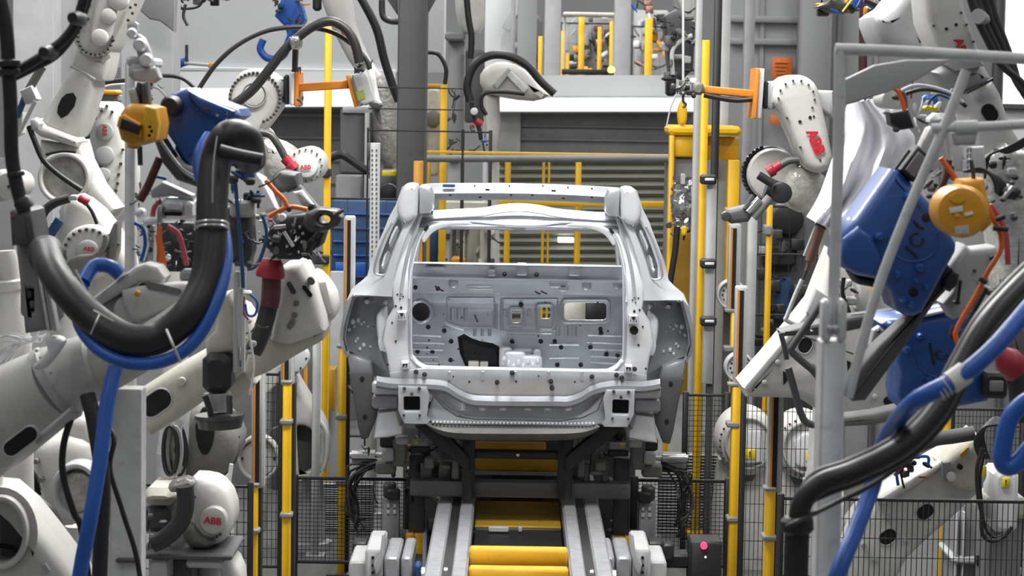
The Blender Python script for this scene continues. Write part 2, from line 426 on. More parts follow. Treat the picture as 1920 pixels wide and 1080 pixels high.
# slatted shutter and its yellow frame posts
t = thing('roller_shutter', 'olive grey slatted shutter seen through the car rear opening', 'shutter', P(1100, 700, 25))
B = MB(); n_ = 25
for k in range(n_):
    y = 292 + k * 15; B.loft([[P(936, y, 24.95), P(1306, y, 24.95)], [P(936, y + 11, 24.85), P(1306, y + 11, 24.85)], [P(936, y + 15, 24.98), P(1306, y + 15, 24.98)]])
B.o('slats', 'shut', t)
for (x, w_, lab) in ((951, 11, 'yellow frame post left of centre in the car rear opening'), (1018, 5, 'thin yellow frame post at the middle of the car rear opening'), (1028, 4, 'thinner yellow post hard beside the middle post'), (1083, 11, 'yellow frame post right of centre in the car rear opening')):
    a = P(x, 400, 22.5); zt = P(x, 303, 22.5).z
    solo(MB().box((a.x, 22.5, zt / 2), (S(w_, 22.5), .08, zt), None, .006), 'frame_post', 'yellow', lab, 'post', 'yellow frame posts before the shutter')
for y, lab in ((376, 'yellow cross bar just under the front roof rail of the car'),):
    solo(MB().bx(930, y, 1258, y + 11, 22.3, .06), 'frame_bar', 'yellow', lab, 'bar')
solo(MB().bx(1046, 446, 1076, 455, 24.8, .14), 'shutter_light', 'lampw', 'small lit strip on the shutter seen through the rear opening', 'lamp')
# ================================================================ CAR BODY
YC = 12.0
Xc = P(971, 560, YC).x
car = thing('car_body', 'bare silver unpainted car body shell seen from behind on the line', 'car', (Xc, 12.9, P(971, 835, 12.3).z))
def pair(mb, name, m, label=None, **k):
    r = mb.copy().mirror(Xc)
    a = mb.o(name, m, car, label, **k); b = r.o(name, m, car, label, **k); return a, b
def row(ps): return [P(*p) for p in ps]
# --- quarter panels: rounded skin lofted from the seam to the silhouette and forward
st = [((782, 346), (772, 343), (762, 345), (754, 350)), ((783, 375), (769, 375), (754, 379), (742, 384)),
      ((781, 402), (764, 409), (743, 408), (729, 408)), ((771, 420), (757, 424), (733, 424), (721, 428)),
      ((757, 455), (744, 456), (719, 456), (709, 456)), ((745, 490), (731, 490), (707, 488), (697, 484)),
      ((738, 515), (724, 514), (706, 514), (689, 516)), ((735, 526), (720, 524), (698, 522), (678, 527)), ((735, 540), (718, 538), (690, 534), (660, 541)),
      ((735, 556), (708, 555), (686, 553.5), (668, 553))]
rows = []
for i, s in enumerate(st):
    a, b, c, d = s; q = row([(a[0], a[1], 12.04), (b[0], b[1], 12.06), (c[0], c[1], 12.14), (d[0], d[1], 12.3 if i < 9 else 12.1)])
    if i < 9:
        e = q[3]; q += [e + V((.012, .25, .004)), e + V((.03, .8, .0)), e + V((.09, 1.7, 0))]
        if i < 4:
            for k, Yk in ((4, 12.55), (5, 13.1), (6, 14.0)): q[k].z = P(d[0], d[1] + (3 if i else 6), Yk).z * (1 - i / 4) + q[k].z * i / 4
    else:
        e = P(649, 565, 12.3); q += [e, e + V((.03, .6, 0)), e + V((.07, 1.5, 0))]
    rows.append(q)
mb = MB().loft(rows, lambda i, k: k == 1 and 2 <= i < 6 or (k >= 3 and 2 <= i < 6 and k < 5)).solid(.012)
mb2 = mb.copy()
qp = pair(mb, 'quarter_panel', 'galvb', ang=50)
# rounded roof rail end caps
B = MB().plate(sm([(756, 352), (766, 345), (778, 346), (783, 352), (783, 396), (777, 409), (762, 416), (749, 410), (744, 388)], 3), 12.0, .2, bev=.03, seg=4)
pair(B, 'roof_rail_cap', 'galvb')
B = MB().plate([(786, 350), (796, 349), (806, 352), (812, 366), (812, 392), (806, 400), (786, 402)], 12.02, .2, bev=.012); pair(B, 'rail_bracket', 'galv')
# inner panel seen through the quarter window
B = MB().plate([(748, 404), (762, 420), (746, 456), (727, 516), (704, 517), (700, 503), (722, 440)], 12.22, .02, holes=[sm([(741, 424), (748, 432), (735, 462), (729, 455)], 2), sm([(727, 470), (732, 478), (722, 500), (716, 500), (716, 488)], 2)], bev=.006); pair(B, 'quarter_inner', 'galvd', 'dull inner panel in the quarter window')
B = MB().hose([(746, 405), (757, 424), (744, 456), (731, 490), (723, 514), (706, 514), (702, 503), (711, 470), (723, 440), (735, 418)], 2.2, 12.07, 8, 3); pair(B, 'window_flange', 'galv')
# fender rim round the lamp pocket
rim = [((668, 553), (662, 552), (649, 566)), ((663, 568), (655, 574), (643, 592)), ((656, 590), (648, 598), (639, 614)), ((651, 612), (644, 616), (637, 632)), ((648, 634), (642, 636), (638, 645)), ((651, 652), (647, 654), (644, 660)), ((656, 662), (653, 665), (651, 671))]
rows = []
for a, b, c in rim:
    q = [P(*a, 12.16), P(*b, 12.13), P(*c, 12.3)]; e = q[2]; q += [e + V((.02, .4, 0)), e + V((.06, 1.4, 0))]; rows.append(q)
pair(MB().loft(rows).solid(.01), 'fender_rim', 'galv')
# tail lamp pocket
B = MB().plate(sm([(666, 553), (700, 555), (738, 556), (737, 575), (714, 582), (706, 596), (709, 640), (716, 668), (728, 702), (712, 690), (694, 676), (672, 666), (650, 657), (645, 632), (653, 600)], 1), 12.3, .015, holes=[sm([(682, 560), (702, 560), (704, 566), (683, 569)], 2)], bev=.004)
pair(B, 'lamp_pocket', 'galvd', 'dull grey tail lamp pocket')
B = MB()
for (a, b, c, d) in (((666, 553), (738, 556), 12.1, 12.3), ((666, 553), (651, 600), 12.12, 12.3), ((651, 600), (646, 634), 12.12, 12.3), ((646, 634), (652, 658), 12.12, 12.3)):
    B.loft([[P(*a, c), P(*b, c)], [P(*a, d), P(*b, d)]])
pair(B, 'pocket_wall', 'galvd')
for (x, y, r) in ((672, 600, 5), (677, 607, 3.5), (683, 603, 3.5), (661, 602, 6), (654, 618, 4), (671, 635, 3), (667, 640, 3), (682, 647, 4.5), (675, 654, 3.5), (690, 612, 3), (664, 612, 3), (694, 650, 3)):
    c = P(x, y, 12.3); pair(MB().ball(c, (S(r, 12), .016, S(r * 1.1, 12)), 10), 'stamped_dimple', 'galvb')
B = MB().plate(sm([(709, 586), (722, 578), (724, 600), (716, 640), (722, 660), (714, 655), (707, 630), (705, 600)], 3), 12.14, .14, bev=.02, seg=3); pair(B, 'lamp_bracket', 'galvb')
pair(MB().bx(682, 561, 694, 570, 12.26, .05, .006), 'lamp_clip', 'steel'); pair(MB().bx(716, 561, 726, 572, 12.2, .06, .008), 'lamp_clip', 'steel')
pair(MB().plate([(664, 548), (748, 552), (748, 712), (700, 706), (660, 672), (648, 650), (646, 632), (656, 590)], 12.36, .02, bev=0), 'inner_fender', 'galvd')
# --- ring round the tailgate opening
ap = sm([(772, 520), (773, 500), (779, 470), (787, 444), (800, 431), (830, 424), (880, 420.5), (930, 425), (975, 427.5), (1020, 426.5), (1060, 422), (1112, 426), (1142, 437), (1154, 452), (1163, 482), (1168, 520), (1168, 655), (1162, 678), (1146, 691), (1120, 694), (970, 691), (820, 688), (794, 685), (777, 671), (772, 648)], 4)
def mx(x): return 2 * 971.5 - x
lft = [(783, 398), (771, 420), (757, 455), (745, 490), (735, 530), (735, 558), (738, 576), (724, 600), (716, 640), (724, 668), (730, 706)]
outl = lft + [(mx(x), y + 4) for x, y in reversed(lft)]
bend = lambda x, y: .035 * ((x - 971) / 230) ** 2 + (.16 * max(0, (560 - y) / 165) ** 1.3 if y < 560 else 0)
MB().plate(outl, 11.99, .05, holes=[ap], bev=.012, seg=3, fn=bend).o('tailgate_frame', 'galvb', car, ang=50)
B = MB(); B.ring([P(x, y, 11.985 + bend(x, y)) for x, y in inset(ap, -4)], S(2.6, 12), 8, True); B.o('aperture_flange', 'galv', car)
# gutters and seams down the pillars
B = MB().hose([(788, 404), (778, 436), (766, 470), (757, 510), (752, 550)], 3.2, 12.0, 8); B.v = [(x, y + .10 * max(0, (z - P(0, 560, 12).z) / .45), z) for x, y, z in B.v]
pair(B, 'pillar_gutter', 'galv')
B = MB().hose([(796, 432), (784, 456), (774, 492), (768, 530), (767, 560)], 2, 12.0, 8); B.v = [(x, y + .10 * max(0, (z - P(0, 560, 12).z) / .45), z) for x, y, z in B.v]
pair(B, 'pillar_bead', 'galvb')
# corner gussets with dark slots under the header
B = MB().plate(sm([(799, 431), (808, 423), (835, 416), (870, 416), (885, 421), (850, 423), (820, 431), (806, 442), (796, 455), (791, 448)], 3), 12.03, .03, bev=.006, fn=lambda x, y: 0); pair(B, 'corner_gusset', 'galvb')
B = MB().plate(slot(799, 428, 12, 5, -50), 12.02, .02, bev=0); pair(B, 'slot_hole', 'hole')
# headers
hd = sm([(784, 404), (800, 396), (850, 392), (905, 389), (940, 383), (975, 381), (1010, 384), (1045, 391), (1100, 396), (1145, 400), (1163, 407)], 4, False)
hb = [(x, y + (34 if 830 < x < 1110 else 34 - abs(x - 971) * .05)) for x, y in hd]
rows = []
for k, (f, dy) in enumerate(((0, .32), (.0, .3), (.1, .21), (.35, .19), (.5, .16), (.62, .17), (.9, .15), (1, .16), (1, .2))):
    rows.append([P(a[0], a[1] + (427.5 + (a[0] - 971) * .012 - a[1]) * f + (1 if k else 0), 11.97 + dy + .02 * ((a[0] - 971) / 200) ** 2) for a in hd])
MB().loft(rows[:4]).solid(.01).o('roof_header', 'galvb', car, ang=50); MB().loft(rows[3:]).solid(.01).o('header_face', 'galvd', car, ang=50)
B = MB(); B.ring([P(a[0], a[1] + 15, 12.12 + .02 * ((a[0] - 971) / 200) ** 2) for a in hd[6:-6]], S(2, 12), 6); B.o('header_bead', 'galv', car)
fh = sm([(790, 349), (800, 344), (880, 343), (971, 343.5), (1060, 346), (1140, 350), (1166, 352), (1172, 357)], 4, False)
rows = []
for (dy, f, ya) in ((0, 13.9, 1), (2, 13.8, 1), (9, 13.78, 1), (11, 13.72, 1), (19, 13.7, 1), (21, 13.75, 1), (30, 13.78, 1), (32, 13.9, 1)):
    rows.append([P(a[0] + (971 - a[0]) * .0012 * dy, a[1] + dy * (.55 + .45 * min(1, (1 - abs(a[0] - 975) / 330) * 3)), f) for a in fh])
MB().loft(rows).solid(.012).o('windshield_header', 'galvd', car, ang=50)
B = MB()
for x, y, w_ in ((914, 356, 8), (1038, 358, 8), (890, 349, 3), (955, 349, 3), (1018, 349, 3), (1065, 352, 3), (1110, 354, 3), (844, 366, 5), (900, 370, 6), (958, 366, 5), (998, 366, 5), (1056, 372, 6), (1110, 370, 5)):
    B.plate(slot(x, y, w_, 3, 2), 13.66, .03, bev=0)
B.o('header_holes', 'hole', car)
B = MB().bx(830, 345.5, 853, 351, 13.7, .03, .003); B.o('code_patch', 'bluedk', car)
# cant rails from the rear corner to the windscreen header
B = MB(); q = [(P(792, 396, 12.15), P(800, 350, 13.85)), (P(812, 396, 12.15), P(812, 354, 13.85)), (P(812, 402, 12.15), P(812, 378, 13.85)), (P(788, 404, 12.15), P(796, 376, 13.85))]
B.loft([[a for a, b in q], [b for a, b in q]], closed=True); pair(B, 'cant_rail', 'galv')
# windscreen pillars down to the scuttle, far end of the shell
B = MB().ring([P(800, 360, 13.85), P(786, 420, 14.3), P(776, 500, 14.7)], S(8, 13.8), 8); pair(B, 'windscreen_pillar', 'galv')
# --- floor and dash panel inside
YD = 12.95
zf = P(971, 694, YD).z; wl, wr = P(764, 690, YD).x, P(1178, 690, YD).x
B = MB().box(((wl + wr) / 2, 12.55, zf - .03), (wr - wl, .8, .02), None, .004)
for k in range(7): B.box((wl + .15 + k * .15, 12.55, zf - .015), (.05, .7, .014), None, .005)
B.o('floor_pan', 'galv', car)
MB().box(((wl + wr) / 2, 14.25, zf - .03), (wr - wl + .3, 2.6, .03), None, .004).o('front_floor', 'galvd', car)

dash = [(764, 492), (1178, 500), (1178, 700), (764, 700)]
holes = [ell(789, 585, 16.5, 17.5), rr(960, 582, 976, 605, 4), rr(1012, 576, 1032, 597, 4), sm(rr(1058, 568, 1137, 600, 7), 1), [(858, 632), (870, 626), (884, 634), (900, 640), (920, 642), (936, 650), (936, 690), (874, 690), (862, 662)]]
MB().plate(dash, YD, .015, holes=holes, bev=.003).o('dash_panel', 'galv', car)
D = MB()       # pressed ribs and frames standing off the dash
def frame(p, r=2.6, Y=YD - .008): D.ring([P(x, y, Y) for x, y in p], S(r, Y), 6, True)
frame(ell(789, 585, 20, 21)); frame(rr(955, 577, 981, 612, 6)); frame(rr(1006, 571, 1037, 617, 6)); frame(rr(1053, 562, 1142, 605, 8))
frame(rr(838, 559, 927, 614, 4), 1.4); frame(rr(941, 561, 1046, 620, 3), 1.2)
for x in (1046, 1062, 1077): D.ring([P(x, 612, YD - .004), P(x, 630, YD - .004)], S(4, YD), 8)
for y in (646, 671): D.ring([P(1030, y, YD - .004), P(1086, y, YD - .004)], S(2.6, YD), 8)
D.ring([P(950, 625, YD), P(1034, 625, YD)], S(2.4, YD), 8); D.ring([P(941, 562, YD), P(941, 620, YD)], S(3.4, YD), 8); D.ring([P(931, 570, YD), P(931, 616, YD)], S(2.4, YD), 8)
for x in (848, 860, 873): D.ring([P(x, 578, YD), P(x, 600, YD)], S(4, YD), 8)
for x in (890, 904, 918): D.ring([P(x, 617, YD), P(x, 630, YD)], S(3, YD), 8)
for y in (628, 642, 655, 668, 680):
    D.ring([P(772, y, YD), P(830 + jit(10), y + 2, YD)], S(2.6, YD), 8); D.ring([P(1108 + jit(8), y, YD), P(1166, y + 2, YD)], S(2.6, YD), 8)
D.ring([P(834, 605, YD), P(852, 612, YD), P(870, 617, YD)], S(5, YD), 8)
for x in (992, 946): D.ring([P(x, 581, YD), P(x, 594, YD)], S(4, YD), 8)
for k in range(34): D.ring([P(775 + k * 11.5, 552 + k * .1, YD), P(778 + k * 11.5, 552 + k * .1, YD)], S(1.2, YD), 6)
D.o('pressed_ribs', 'galv', car)
# cowl: top rail with bright lip, then cross member
rows = [row([(x, y + (x - 971) * .018, Y) for x in (766, 860, 971, 1080, 1176)]) for y, Y in ((496, 12.95), (494, 12.65), (497, 12.62), (500, 12.70), (520, 12.72), (523, 12.64), (526, 12.64), (528, 12.80), (548, 12.86), (553, 12.94))]
MB().loft(rows).solid(.008).o('cowl_rail', 'galvb', car)
for (x0, y0, x1, y1) in ((968, 494, 989, 517), (1066, 499, 1090, 518), (797, 500, 834, 506), (915, 505, 929, 519), (1048, 533, 1066, 547), (1030, 527, 1064, 540), (874, 536, 925, 544)):
    MB().bx(x0, y0, x1, y1, 12.64, .08, .008).o('cowl_bracket', 'galv', car)
for (x, y) in ((850, 533), (1100, 537), (1158, 536)): MB().plate(ell(x, y, 9, 8), 12.78, .06, bev=.012).o('cowl_boss', 'galv', car)
MB().disc(789, 585, YD + .06, 20, .05, 24).o('dark_disc', 'black', car)  # black disc added so the round opening looks dark
MB().bx(1098, 560, 1140, 604, YD + .35, .05).o('duct', 'black', car); MB().bx(1052, 560, 1098, 604, YD + .4, .05).o('duct', 'cream', car)
# tunnel recess and heater opening
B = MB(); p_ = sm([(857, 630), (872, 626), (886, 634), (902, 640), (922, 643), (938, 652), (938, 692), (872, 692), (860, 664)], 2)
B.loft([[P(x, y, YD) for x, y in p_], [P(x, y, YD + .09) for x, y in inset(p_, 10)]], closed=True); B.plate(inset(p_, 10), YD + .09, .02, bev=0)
B.o('tunnel_recess', 'galvx', car, 'dark recess over the tunnel')  # darker grey than the dash panel around it
B = MB().bx(878, 678, 898, 690, 12.80, .06).bx(900, 679, 915, 690, 12.80, .06); B.o('tunnel_cover', 'cream', car)
B = MB()
for (x0, y0, x1, y1, Y) in ((936, 652, 960, 690, 12.80), (946, 660, 985, 692, 12.70), (978, 668, 1016, 692, 12.66), (1000, 655, 1014, 690, 12.80), (962, 655, 1000, 668, 12.86)): B.bx(x0, y0, x1, y1, Y, .1, .012)
for k in range(8): B.plate(ell(945 + k * 9, 672 + (k * 7) % 15, 4), 12.64, .03, bev=.006)
B.o('heater_bracket', 'galvb', car, 'bright crumpled bracket at the tunnel')
# --- rear lower panel, bumper tub, corner plates
lo = [(730, 700), (772, 692), (800, 690), (971, 692), (1146, 696), (1170, 697), (1213, 704), (1214, 722), (1150, 724), (1112, 731), (1090, 745), (1065, 752), (1040, 752), (900, 751), (878, 748), (856, 738), (838, 728), (800, 722), (735, 719)]
B = MB().plate(lo, 11.97, .03, bev=.008); B.o('rear_lower_panel', 'galv', car)
ridge = sm([(706, 712), (740, 717), (800, 718), (835, 722), (858, 736), (880, 746), (905, 749), (970, 750), (1040, 750), (1066, 750), (1090, 742), (1112, 729), (1150, 721), (1205, 722), (1238, 717)], 5, False)
rows = [[P(x, y + dy, Y) for x, y in ridge] for dy, Y in ((-5, 11.965), (-1, 11.95), (4, 11.93), (9, 11.93), (12, 11.95), (12.5, 11.99))]
MB().loft(rows).solid(.008).o('bumper_ridge', 'galvd', car)  # darker sheet colour puts shade on the ridge's lit bevel
# recessed tub
top = sm([(790, 728), (836, 730), (856, 744), (880, 756), (905, 760), (970, 761), (1040, 761), (1066, 760), (1090, 752), (1112, 739), (1150, 730)], 3, False)
bot = sm([(806, 735), (822, 752), (840, 768), (860, 778), (890, 784), (970, 786), (1050, 787), (1082, 782), (1102, 772), (1118, 756), (1136, 738)], 3, False)
rows = [[V(P(a[0], a[1], 11.96)).lerp(P(b[0], b[1], 12.02), f) + V((0, d_, 0)) for a, b in zip(top, bot)] for f, d_ in ((0, 0), (.05, .02), (.15, .035), (.8, .03), (.93, .02), (1, 0))]
MB().loft(rows).solid(.008).o('bumper_tub', 'galv', car)
for x in (867, 905, 943, 990, 1027, 1065): MB().plate(rr(x - 7, 748 + abs(x - 968) * -.02, x + 7, 771, 3), 11.975, .08, bev=.012).o('embossed_pad', 'galvb', car)
B = MB().plate([(812, 742), (800, 780), (804, 790), (830, 796), (1110, 800), (1140, 790), (1142, 762), (1130, 745), (1120, 770), (1092, 784), (1050, 790), (890, 787), (856, 781), (832, 765)], 12.0, .05, bev=.012); B.o('rear_cross_member', 'galv', car)
B = MB()
for k in range(44): B.plate(ell(812 + k * 7, 792 + k * .06, 2.6, 2.2, n=8), 11.98, .02, bev=.004)
B.o('weld_bead', 'galvb', car)
# spare wheel well bottom
wl_ = sm([(806, 797), (822, 808), (850, 818), (900, 821), (980, 822), (1060, 821), (1098, 815), (1120, 803)], 3, False)
rows = [[P(x, 796 + (x - 971) * .012, 12.02) for x, y in wl_], [P(x, 796 + (y - 796) * .6, 12.0) for x, y in wl_], [P(x, y, 12.06) for x, y in wl_], [P(x, y + 2, 12.5) for x, y in wl_]]
MB().loft(rows).solid(.01).o('spare_wheel_well', 'casting', car)
# crash box plates
B = MB().plate(sm([(746, 724), (800, 726), (806, 742), (800, 780), (806, 790), (802, 796), (758, 795), (746, 770)], 1), 11.9, .035, holes=[rr(757, 744, 787, 770, 3)], bev=.01); pair(B, 'crash_box_plate', 'galv')
B = MB().bx(752, 740, 792, 775, 12.02, .3, 0); pair(B, 'crash_box_shade', 'hole')  # black block stands in for the shade inside the plate opening
B = MB()
for x, y, r in ((758, 729, 3.2), (786, 729, 3.2), (772, 739, 3.2), (757, 779, 2.6), (787, 779, 2.6)): B.disc(x, y, 11.885, r, .02, 10)
pair(B, 'crash_box_bolt', 'dsteel')
# side sills of the bumper and the dark liners
B = MB().bx(697, 715, 748, 740, 11.99, .2, .012); pair(B, 'bumper_side_rail', 'galv')
B = MB().bx(697, 740, 748, 766, 12.05, .2, .01); pair(B, 'bumper_side_return', 'galvd')
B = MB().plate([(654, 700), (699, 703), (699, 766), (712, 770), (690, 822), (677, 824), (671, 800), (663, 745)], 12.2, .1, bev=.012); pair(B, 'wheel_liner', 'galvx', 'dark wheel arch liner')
B = MB().plate([(650, 664), (672, 668), (696, 678), (698, 704), (656, 702)], 12.24, .3, bev=.02); pair(B, 'fender_return', 'galvd')
B = MB()
for x, y in ((679, 710), (684, 781)): B.disc(x, y, 12.19, 4, .02, 12)
pair(B, 'liner_hole', 'hole')
B = MB().plate([(708, 772), (744, 768), (750, 796), (756, 798), (756, 816), (726, 822), (700, 824)], 12.1, .3, bev=.03); pair(B, 'trailing_arm_mount', 'galvb')
# clips, studs and holes
for x, y, w_ in ((753, 593, 9), (759, 686, 7.5)): pair(MB().plate(rr(x - w_, y - w_, x + w_, y + w_, 2), 11.93, .08, bev=.012), 'striker_block', 'galvb')
for x, y, w_ in ((753, 590, 3), (757, 685, 2), (762, 684, 2)): pair(MB().disc(x, y, 11.915, w_, .02, 8), 'striker_hole', 'hole')
for (x, y, r) in ((745, 552, 1.6), (750, 560, 1.4), (756, 556, 1.4), (742, 574, 2), (752, 577, 2.4), (735, 605, 1.6), (742, 640, 2), (727, 684, 2), (748, 704, 1.8), (772, 706, 2.2), (790, 692, 1.6)): pair(MB().plate(ell(x, y, r, n=10), 11.978 if y > 670 else 11.985 + bend(x, y) - .002, .012, bev=0), 'pierced_hole', 'hole')
for (x, y, r) in ((700, 612, 1.5), (880, 716, 2), (968, 716, 1.6), (1078, 716, 1.6), (1010, 705, 1.5), (905, 705, 1.4), (850, 706, 1.5)): MB().plate(ell(x, y, r, n=10), 11.966, .01, bev=0).o('pierced_hole', 'hole', car)
R = random.Random(12)
for k in range(34): x, y = R.uniform(790, 1155), R.uniform(560, 686); MB().plate(ell(x, y, R.uniform(.9, 1.8), n=8), YD - .003, .012, bev=0).o('pierced_hole', 'hole', car)
for k in range(5): MB().plate(rr(840 + k * 62, 696, 846 + k * 62, 714, 2), 11.96, .03, bev=.006).o('stamped_rib', 'galv', car)
for a in (((815, 536), (832, 546)), ((1003, 546), (1014, 551)), ((1014, 545), (1026, 551)), ((890, 590), (896, 604))): MB().hose([a[0], ((a[0][0] + a[1][0]) / 2, (a[0][1] + a[1][1]) / 2 + 1), a[1]], 1.6, 12.72).o('pen_mark', 'dsteel', car)
B = MB().disc(1189, 620, 11.965, 8, .03, 20); B.o('drain_hole', 'hole', car)
b0 = None
studs = [(946, 514, 12.60), (1006, 515, 12.60), (779, 539, 12.80), (821, 541, 12.75), (977, 571, YD), (803, 613, YD), (833, 620, YD), (846, 640, YD), (845, 675, YD), (960, 640, YD), (1014, 640, YD), (1040, 640, YD), (1052, 651, YD), (1107, 651, YD), (1127, 624, YD), (1126, 617, YD), (1045, 684, YD), (1089, 684, YD), (1137, 664, YD), (1158, 667, YD), (783, 659, YD), (811, 659, YD), (960, 699, 11.96), (932, 717, 11.96), (1033, 715, 11.96), (1035, 728, 11.96), (1110, 706, 11.96), (1156, 703, 11.96), (1166, 708, 11.96), (1190, 692, 11.96), (780, 697, 11.96), (796, 702, 11.96)]
for i, (x, y, Y) in enumerate(studs):
    B = MB(); c = P(x, y, Y); r = S(3.6, Y); B.lathe(c + V((0, .004, 0)), c - V((0, .03, 0)), [(0, r * 1.25), (.3, r * 1.25), (.3, r * .8), (.9, r * .8), (1, r * .5)], 8); B.o('weld_stud', 'black', car)
# ================================================================ SHARED BUILDERS
def vbar(mb, x, yt, Y, w, th=None, yb=None, yref=None, bev=.004):
    """upright bar w px wide whose middle is seen at pixel x on row yref; down to the floor or to row yb"""
    c = P(x, yref if yref is not None else (yt + (yb or 1080)) / 2, Y); zt = P(x, yt, Y).z; zb = 0 if yb is None else P(x, yb, Y).z
    th = S(w, Y) if th is None else th
    return mb.box((c.x, Y + th / 2, (zt + zb) / 2), (S(w, Y), th, zt - zb), None, bev)
def vcyl(mb, x, yt, Y, r, yb=None, yref=None):
    c = P(x, yref if yref is not None else (yt + (yb or 1080)) / 2, Y)
    return mb.cyl((c.x, Y, P(x, yt, Y).z), (c.x, Y, 0 if yb is None else P(x, yb, Y).z), S(r, Y))
def foot(t, x, Y, w=.15, m='dgrey', yref=900):
    c = P(x, yref, Y); return MB().box((c.x, Y + .04, .012), (w, w, .024)).o('base_plate', m, t)
def spot(x, y, Y): p = P(x, y, Y); return (p.x, p.y, 0)
def curtain(label, x, w, yt, ym, Y, clamps=(), hx=None, side=1):
    """light curtain: yellow column on the floor carrying a slotted sensor housing"""
    t = thing('light_curtain_post', label, 'light curtain', spot(x, (ym + 1080) / 2, Y), 'light curtain posts')
    vbar(MB(), x, ym, Y, w, .07, yref=1000).o('column', 'yellow', t)
    hx = x + side * w * .7 if hx is None else hx; W = w * 1.5
    vbar(MB(), hx, yt, Y + .03, W, .08, ym + 6, bev=.008).o('sensor_housing', 'lgrey', t)
    vbar(MB(), hx - side * W * .02, yt + 8, Y + .022, W * .3, .03, ym, bev=0).o('sensor_slot', 'hole', t)
    vbar(MB(), hx - side * W * .27, yt + 6, Y + .02, W * .16, .03, ym, bev=.002).o('amber_strip', 'orange', t)
    vbar(MB(), x + side * w * .75, ym, Y + .05, w * .5, .06, yref=1000).o('rear_rail', 'black', t)
    for y in clamps: MB().bx(x - w * .75, y - 5, x + w * .75, y + 5, Y - .012, .1, .006).o('clamp', 'grey', t)
    MB().bx(x - w * .6, ym - 3, x + w * .7, ym + 3, Y - .006, .09, .004).o('end_cap', 'grey', t)
    foot(t, x, Y); return t
def fence(label, x0, y0, x1, y1, Y, dx=.028, dz=.055, mids=(), group='black mesh fence panels', zb=.12, bw=5, posts=True, wire=.0016):
    """mesh panel between two pixel columns, top edge at y0, standing on the floor"""
    a, b = P(x0, y0, Y), P(x1, y1, Y); z = (a.z + b.z) / 2
    t = thing('fence_panel', label, 'fence', ((a.x + b.x) / 2, Y, 0), group)
    f = S(bw, Y)
    for k, (c, d, n) in enumerate((((((a.x + b.x) / 2), Y, z), (b.x - a.x, f, f), 'top_bar'), (((a.x + b.x) / 2, Y, zb), (b.x - a.x, f, f), 'bottom_bar'))):
        MB().box(c, d, None, .002).o(n, 'black', t)
    for y in mids: zz = P((x0 + x1) / 2, y, Y).z; MB().box(((a.x + b.x) / 2, Y, zz), (b.x - a.x, f * .8, f * .8), None, .002).o('middle_bar', 'black', t)
    if True:
        pw = 2.2 if posts else 1.2
        for x in (a.x, b.x): MB().box((x, Y, (z + .02) / 2), (f * pw, f * pw, z + .02), None, .003).o('post', 'black', t)
    B = MB(); n = int((b.x - a.x) / dx); m = int((z - zb) / dz); r = wire
    for k in range(1, n): B.box((a.x + (b.x - a.x) * k / n, Y, (z + zb) / 2), (r * 2, r * 2, z - zb))
    for k in range(1, m): B.box(((a.x + b.x) / 2, Y + r, zb + (z - zb) * k / m), (b.x - a.x, r * 2, r * 2))
    if n > 1: B.o('wire_mesh', 'black', t)
    return t
def clutter(t, x0, y0, x1, y1, Y, n, seed, mats=('dsteel', 'black', 'casting', 'lgrey', 'steel'), dY=.15, sz=(8, 22)):
    """fittings, clamp blocks and short air lines of one machine, each its own part"""
    R = random.Random(seed)
    for i in range(n):
        x, y = R.uniform(x0, x1), R.uniform(y0, y1); Yk = Y + R.uniform(0, dY); m = R.choice(mats); s = R.uniform(*sz); k = R.random()
        if k < .4:
            a, b = s * R.uniform(.5, 1), s * R.uniform(.4, .9); MB().bx(x - a / 2, y - b / 2, x + a / 2, y + b / 2, Yk, S(s, Y), .006).o('valve_block', m, t)
        elif k < .75:
            an = R.choice((0, .5, 1.57, 2.4, R.uniform(0, 3))); dx, dy = math.cos(an) * s * .6, math.sin(an) * s * .6; r = S(s * R.uniform(.14, .3), Y)
            p, q = P(x - dx, y - dy, Yk), P(x + dx, y + dy, Yk)
            MB().lathe(p, q, [(0, r * .6), (.12, r * .6), (.14, r), (.7, r), (.72, r * .5), (1, r * .5)], 12).o('air_fitting', m, t)
        else:
            an = R.uniform(0, 6.28); L = s * R.uniform(1, 2.2)
            MB().hose([(x, y, Yk), (x + L * .5 * math.cos(an), y + L * .5 * math.sin(an) + 4, Yk - .03), (x + L * math.cos(an), y + L * math.sin(an), Yk)], R.uniform(1.2, 2.4), None, 6, 4).o('air_line', R.choice(('black', 'rubber', m)), t)

# ================================================================ CONVEYOR AND SKID
zr = P(972, 935, 12.5).z
XL, XR = P(872, 1000, 11.5).x, P(1078, 1000, 11.5).x
def railpt(x, Y): return x
for sgn, lab in ((-1, 'grey conveyor rail running under the car on the left'), (1, 'grey conveyor rail running under the car on the right')):
    cx = P(972, 1000, 11.6).x
    t = thing('conveyor_rail', lab, 'conveyor rail', (cx + sgn * .33, 12, 0), 'twin conveyor rails')
    for o_, w_, m_, nm in ((.395, .085, 'rail', 'outer_beam'), (.275, .075, 'rail', 'inner_beam')):
        MB().box((cx + sgn * o_, 11.4, zr - .05), (w_, 3.9, .1), None, .008).o(nm, m_, t)
        MB().box((cx + sgn * o_, 11.4, zr + .004), (w_ * .8, 3.9, .008), None, .003).o('wear_strip', 'rail', t)
    MB().box((cx + sgn * .335, 11.4, zr - .03), (.05, 3.9, .05)).o('chain_guide', 'black', t)
    for q in (.34, .445): MB().cyl((cx + sgn * q - .008, 10.62, zr - .04), (cx + sgn * q + .008, 10.62, zr - .04), .045).o('end_roller', 'steel', t)
    for k, Y in enumerate((9.8, 11.1, 12.4, 13.2)): MB().box((cx + sgn * .34, Y, (zr - .1) / 2), (.12, .12, zr - .1), None, .006).o('leg', 'dgrey', t)
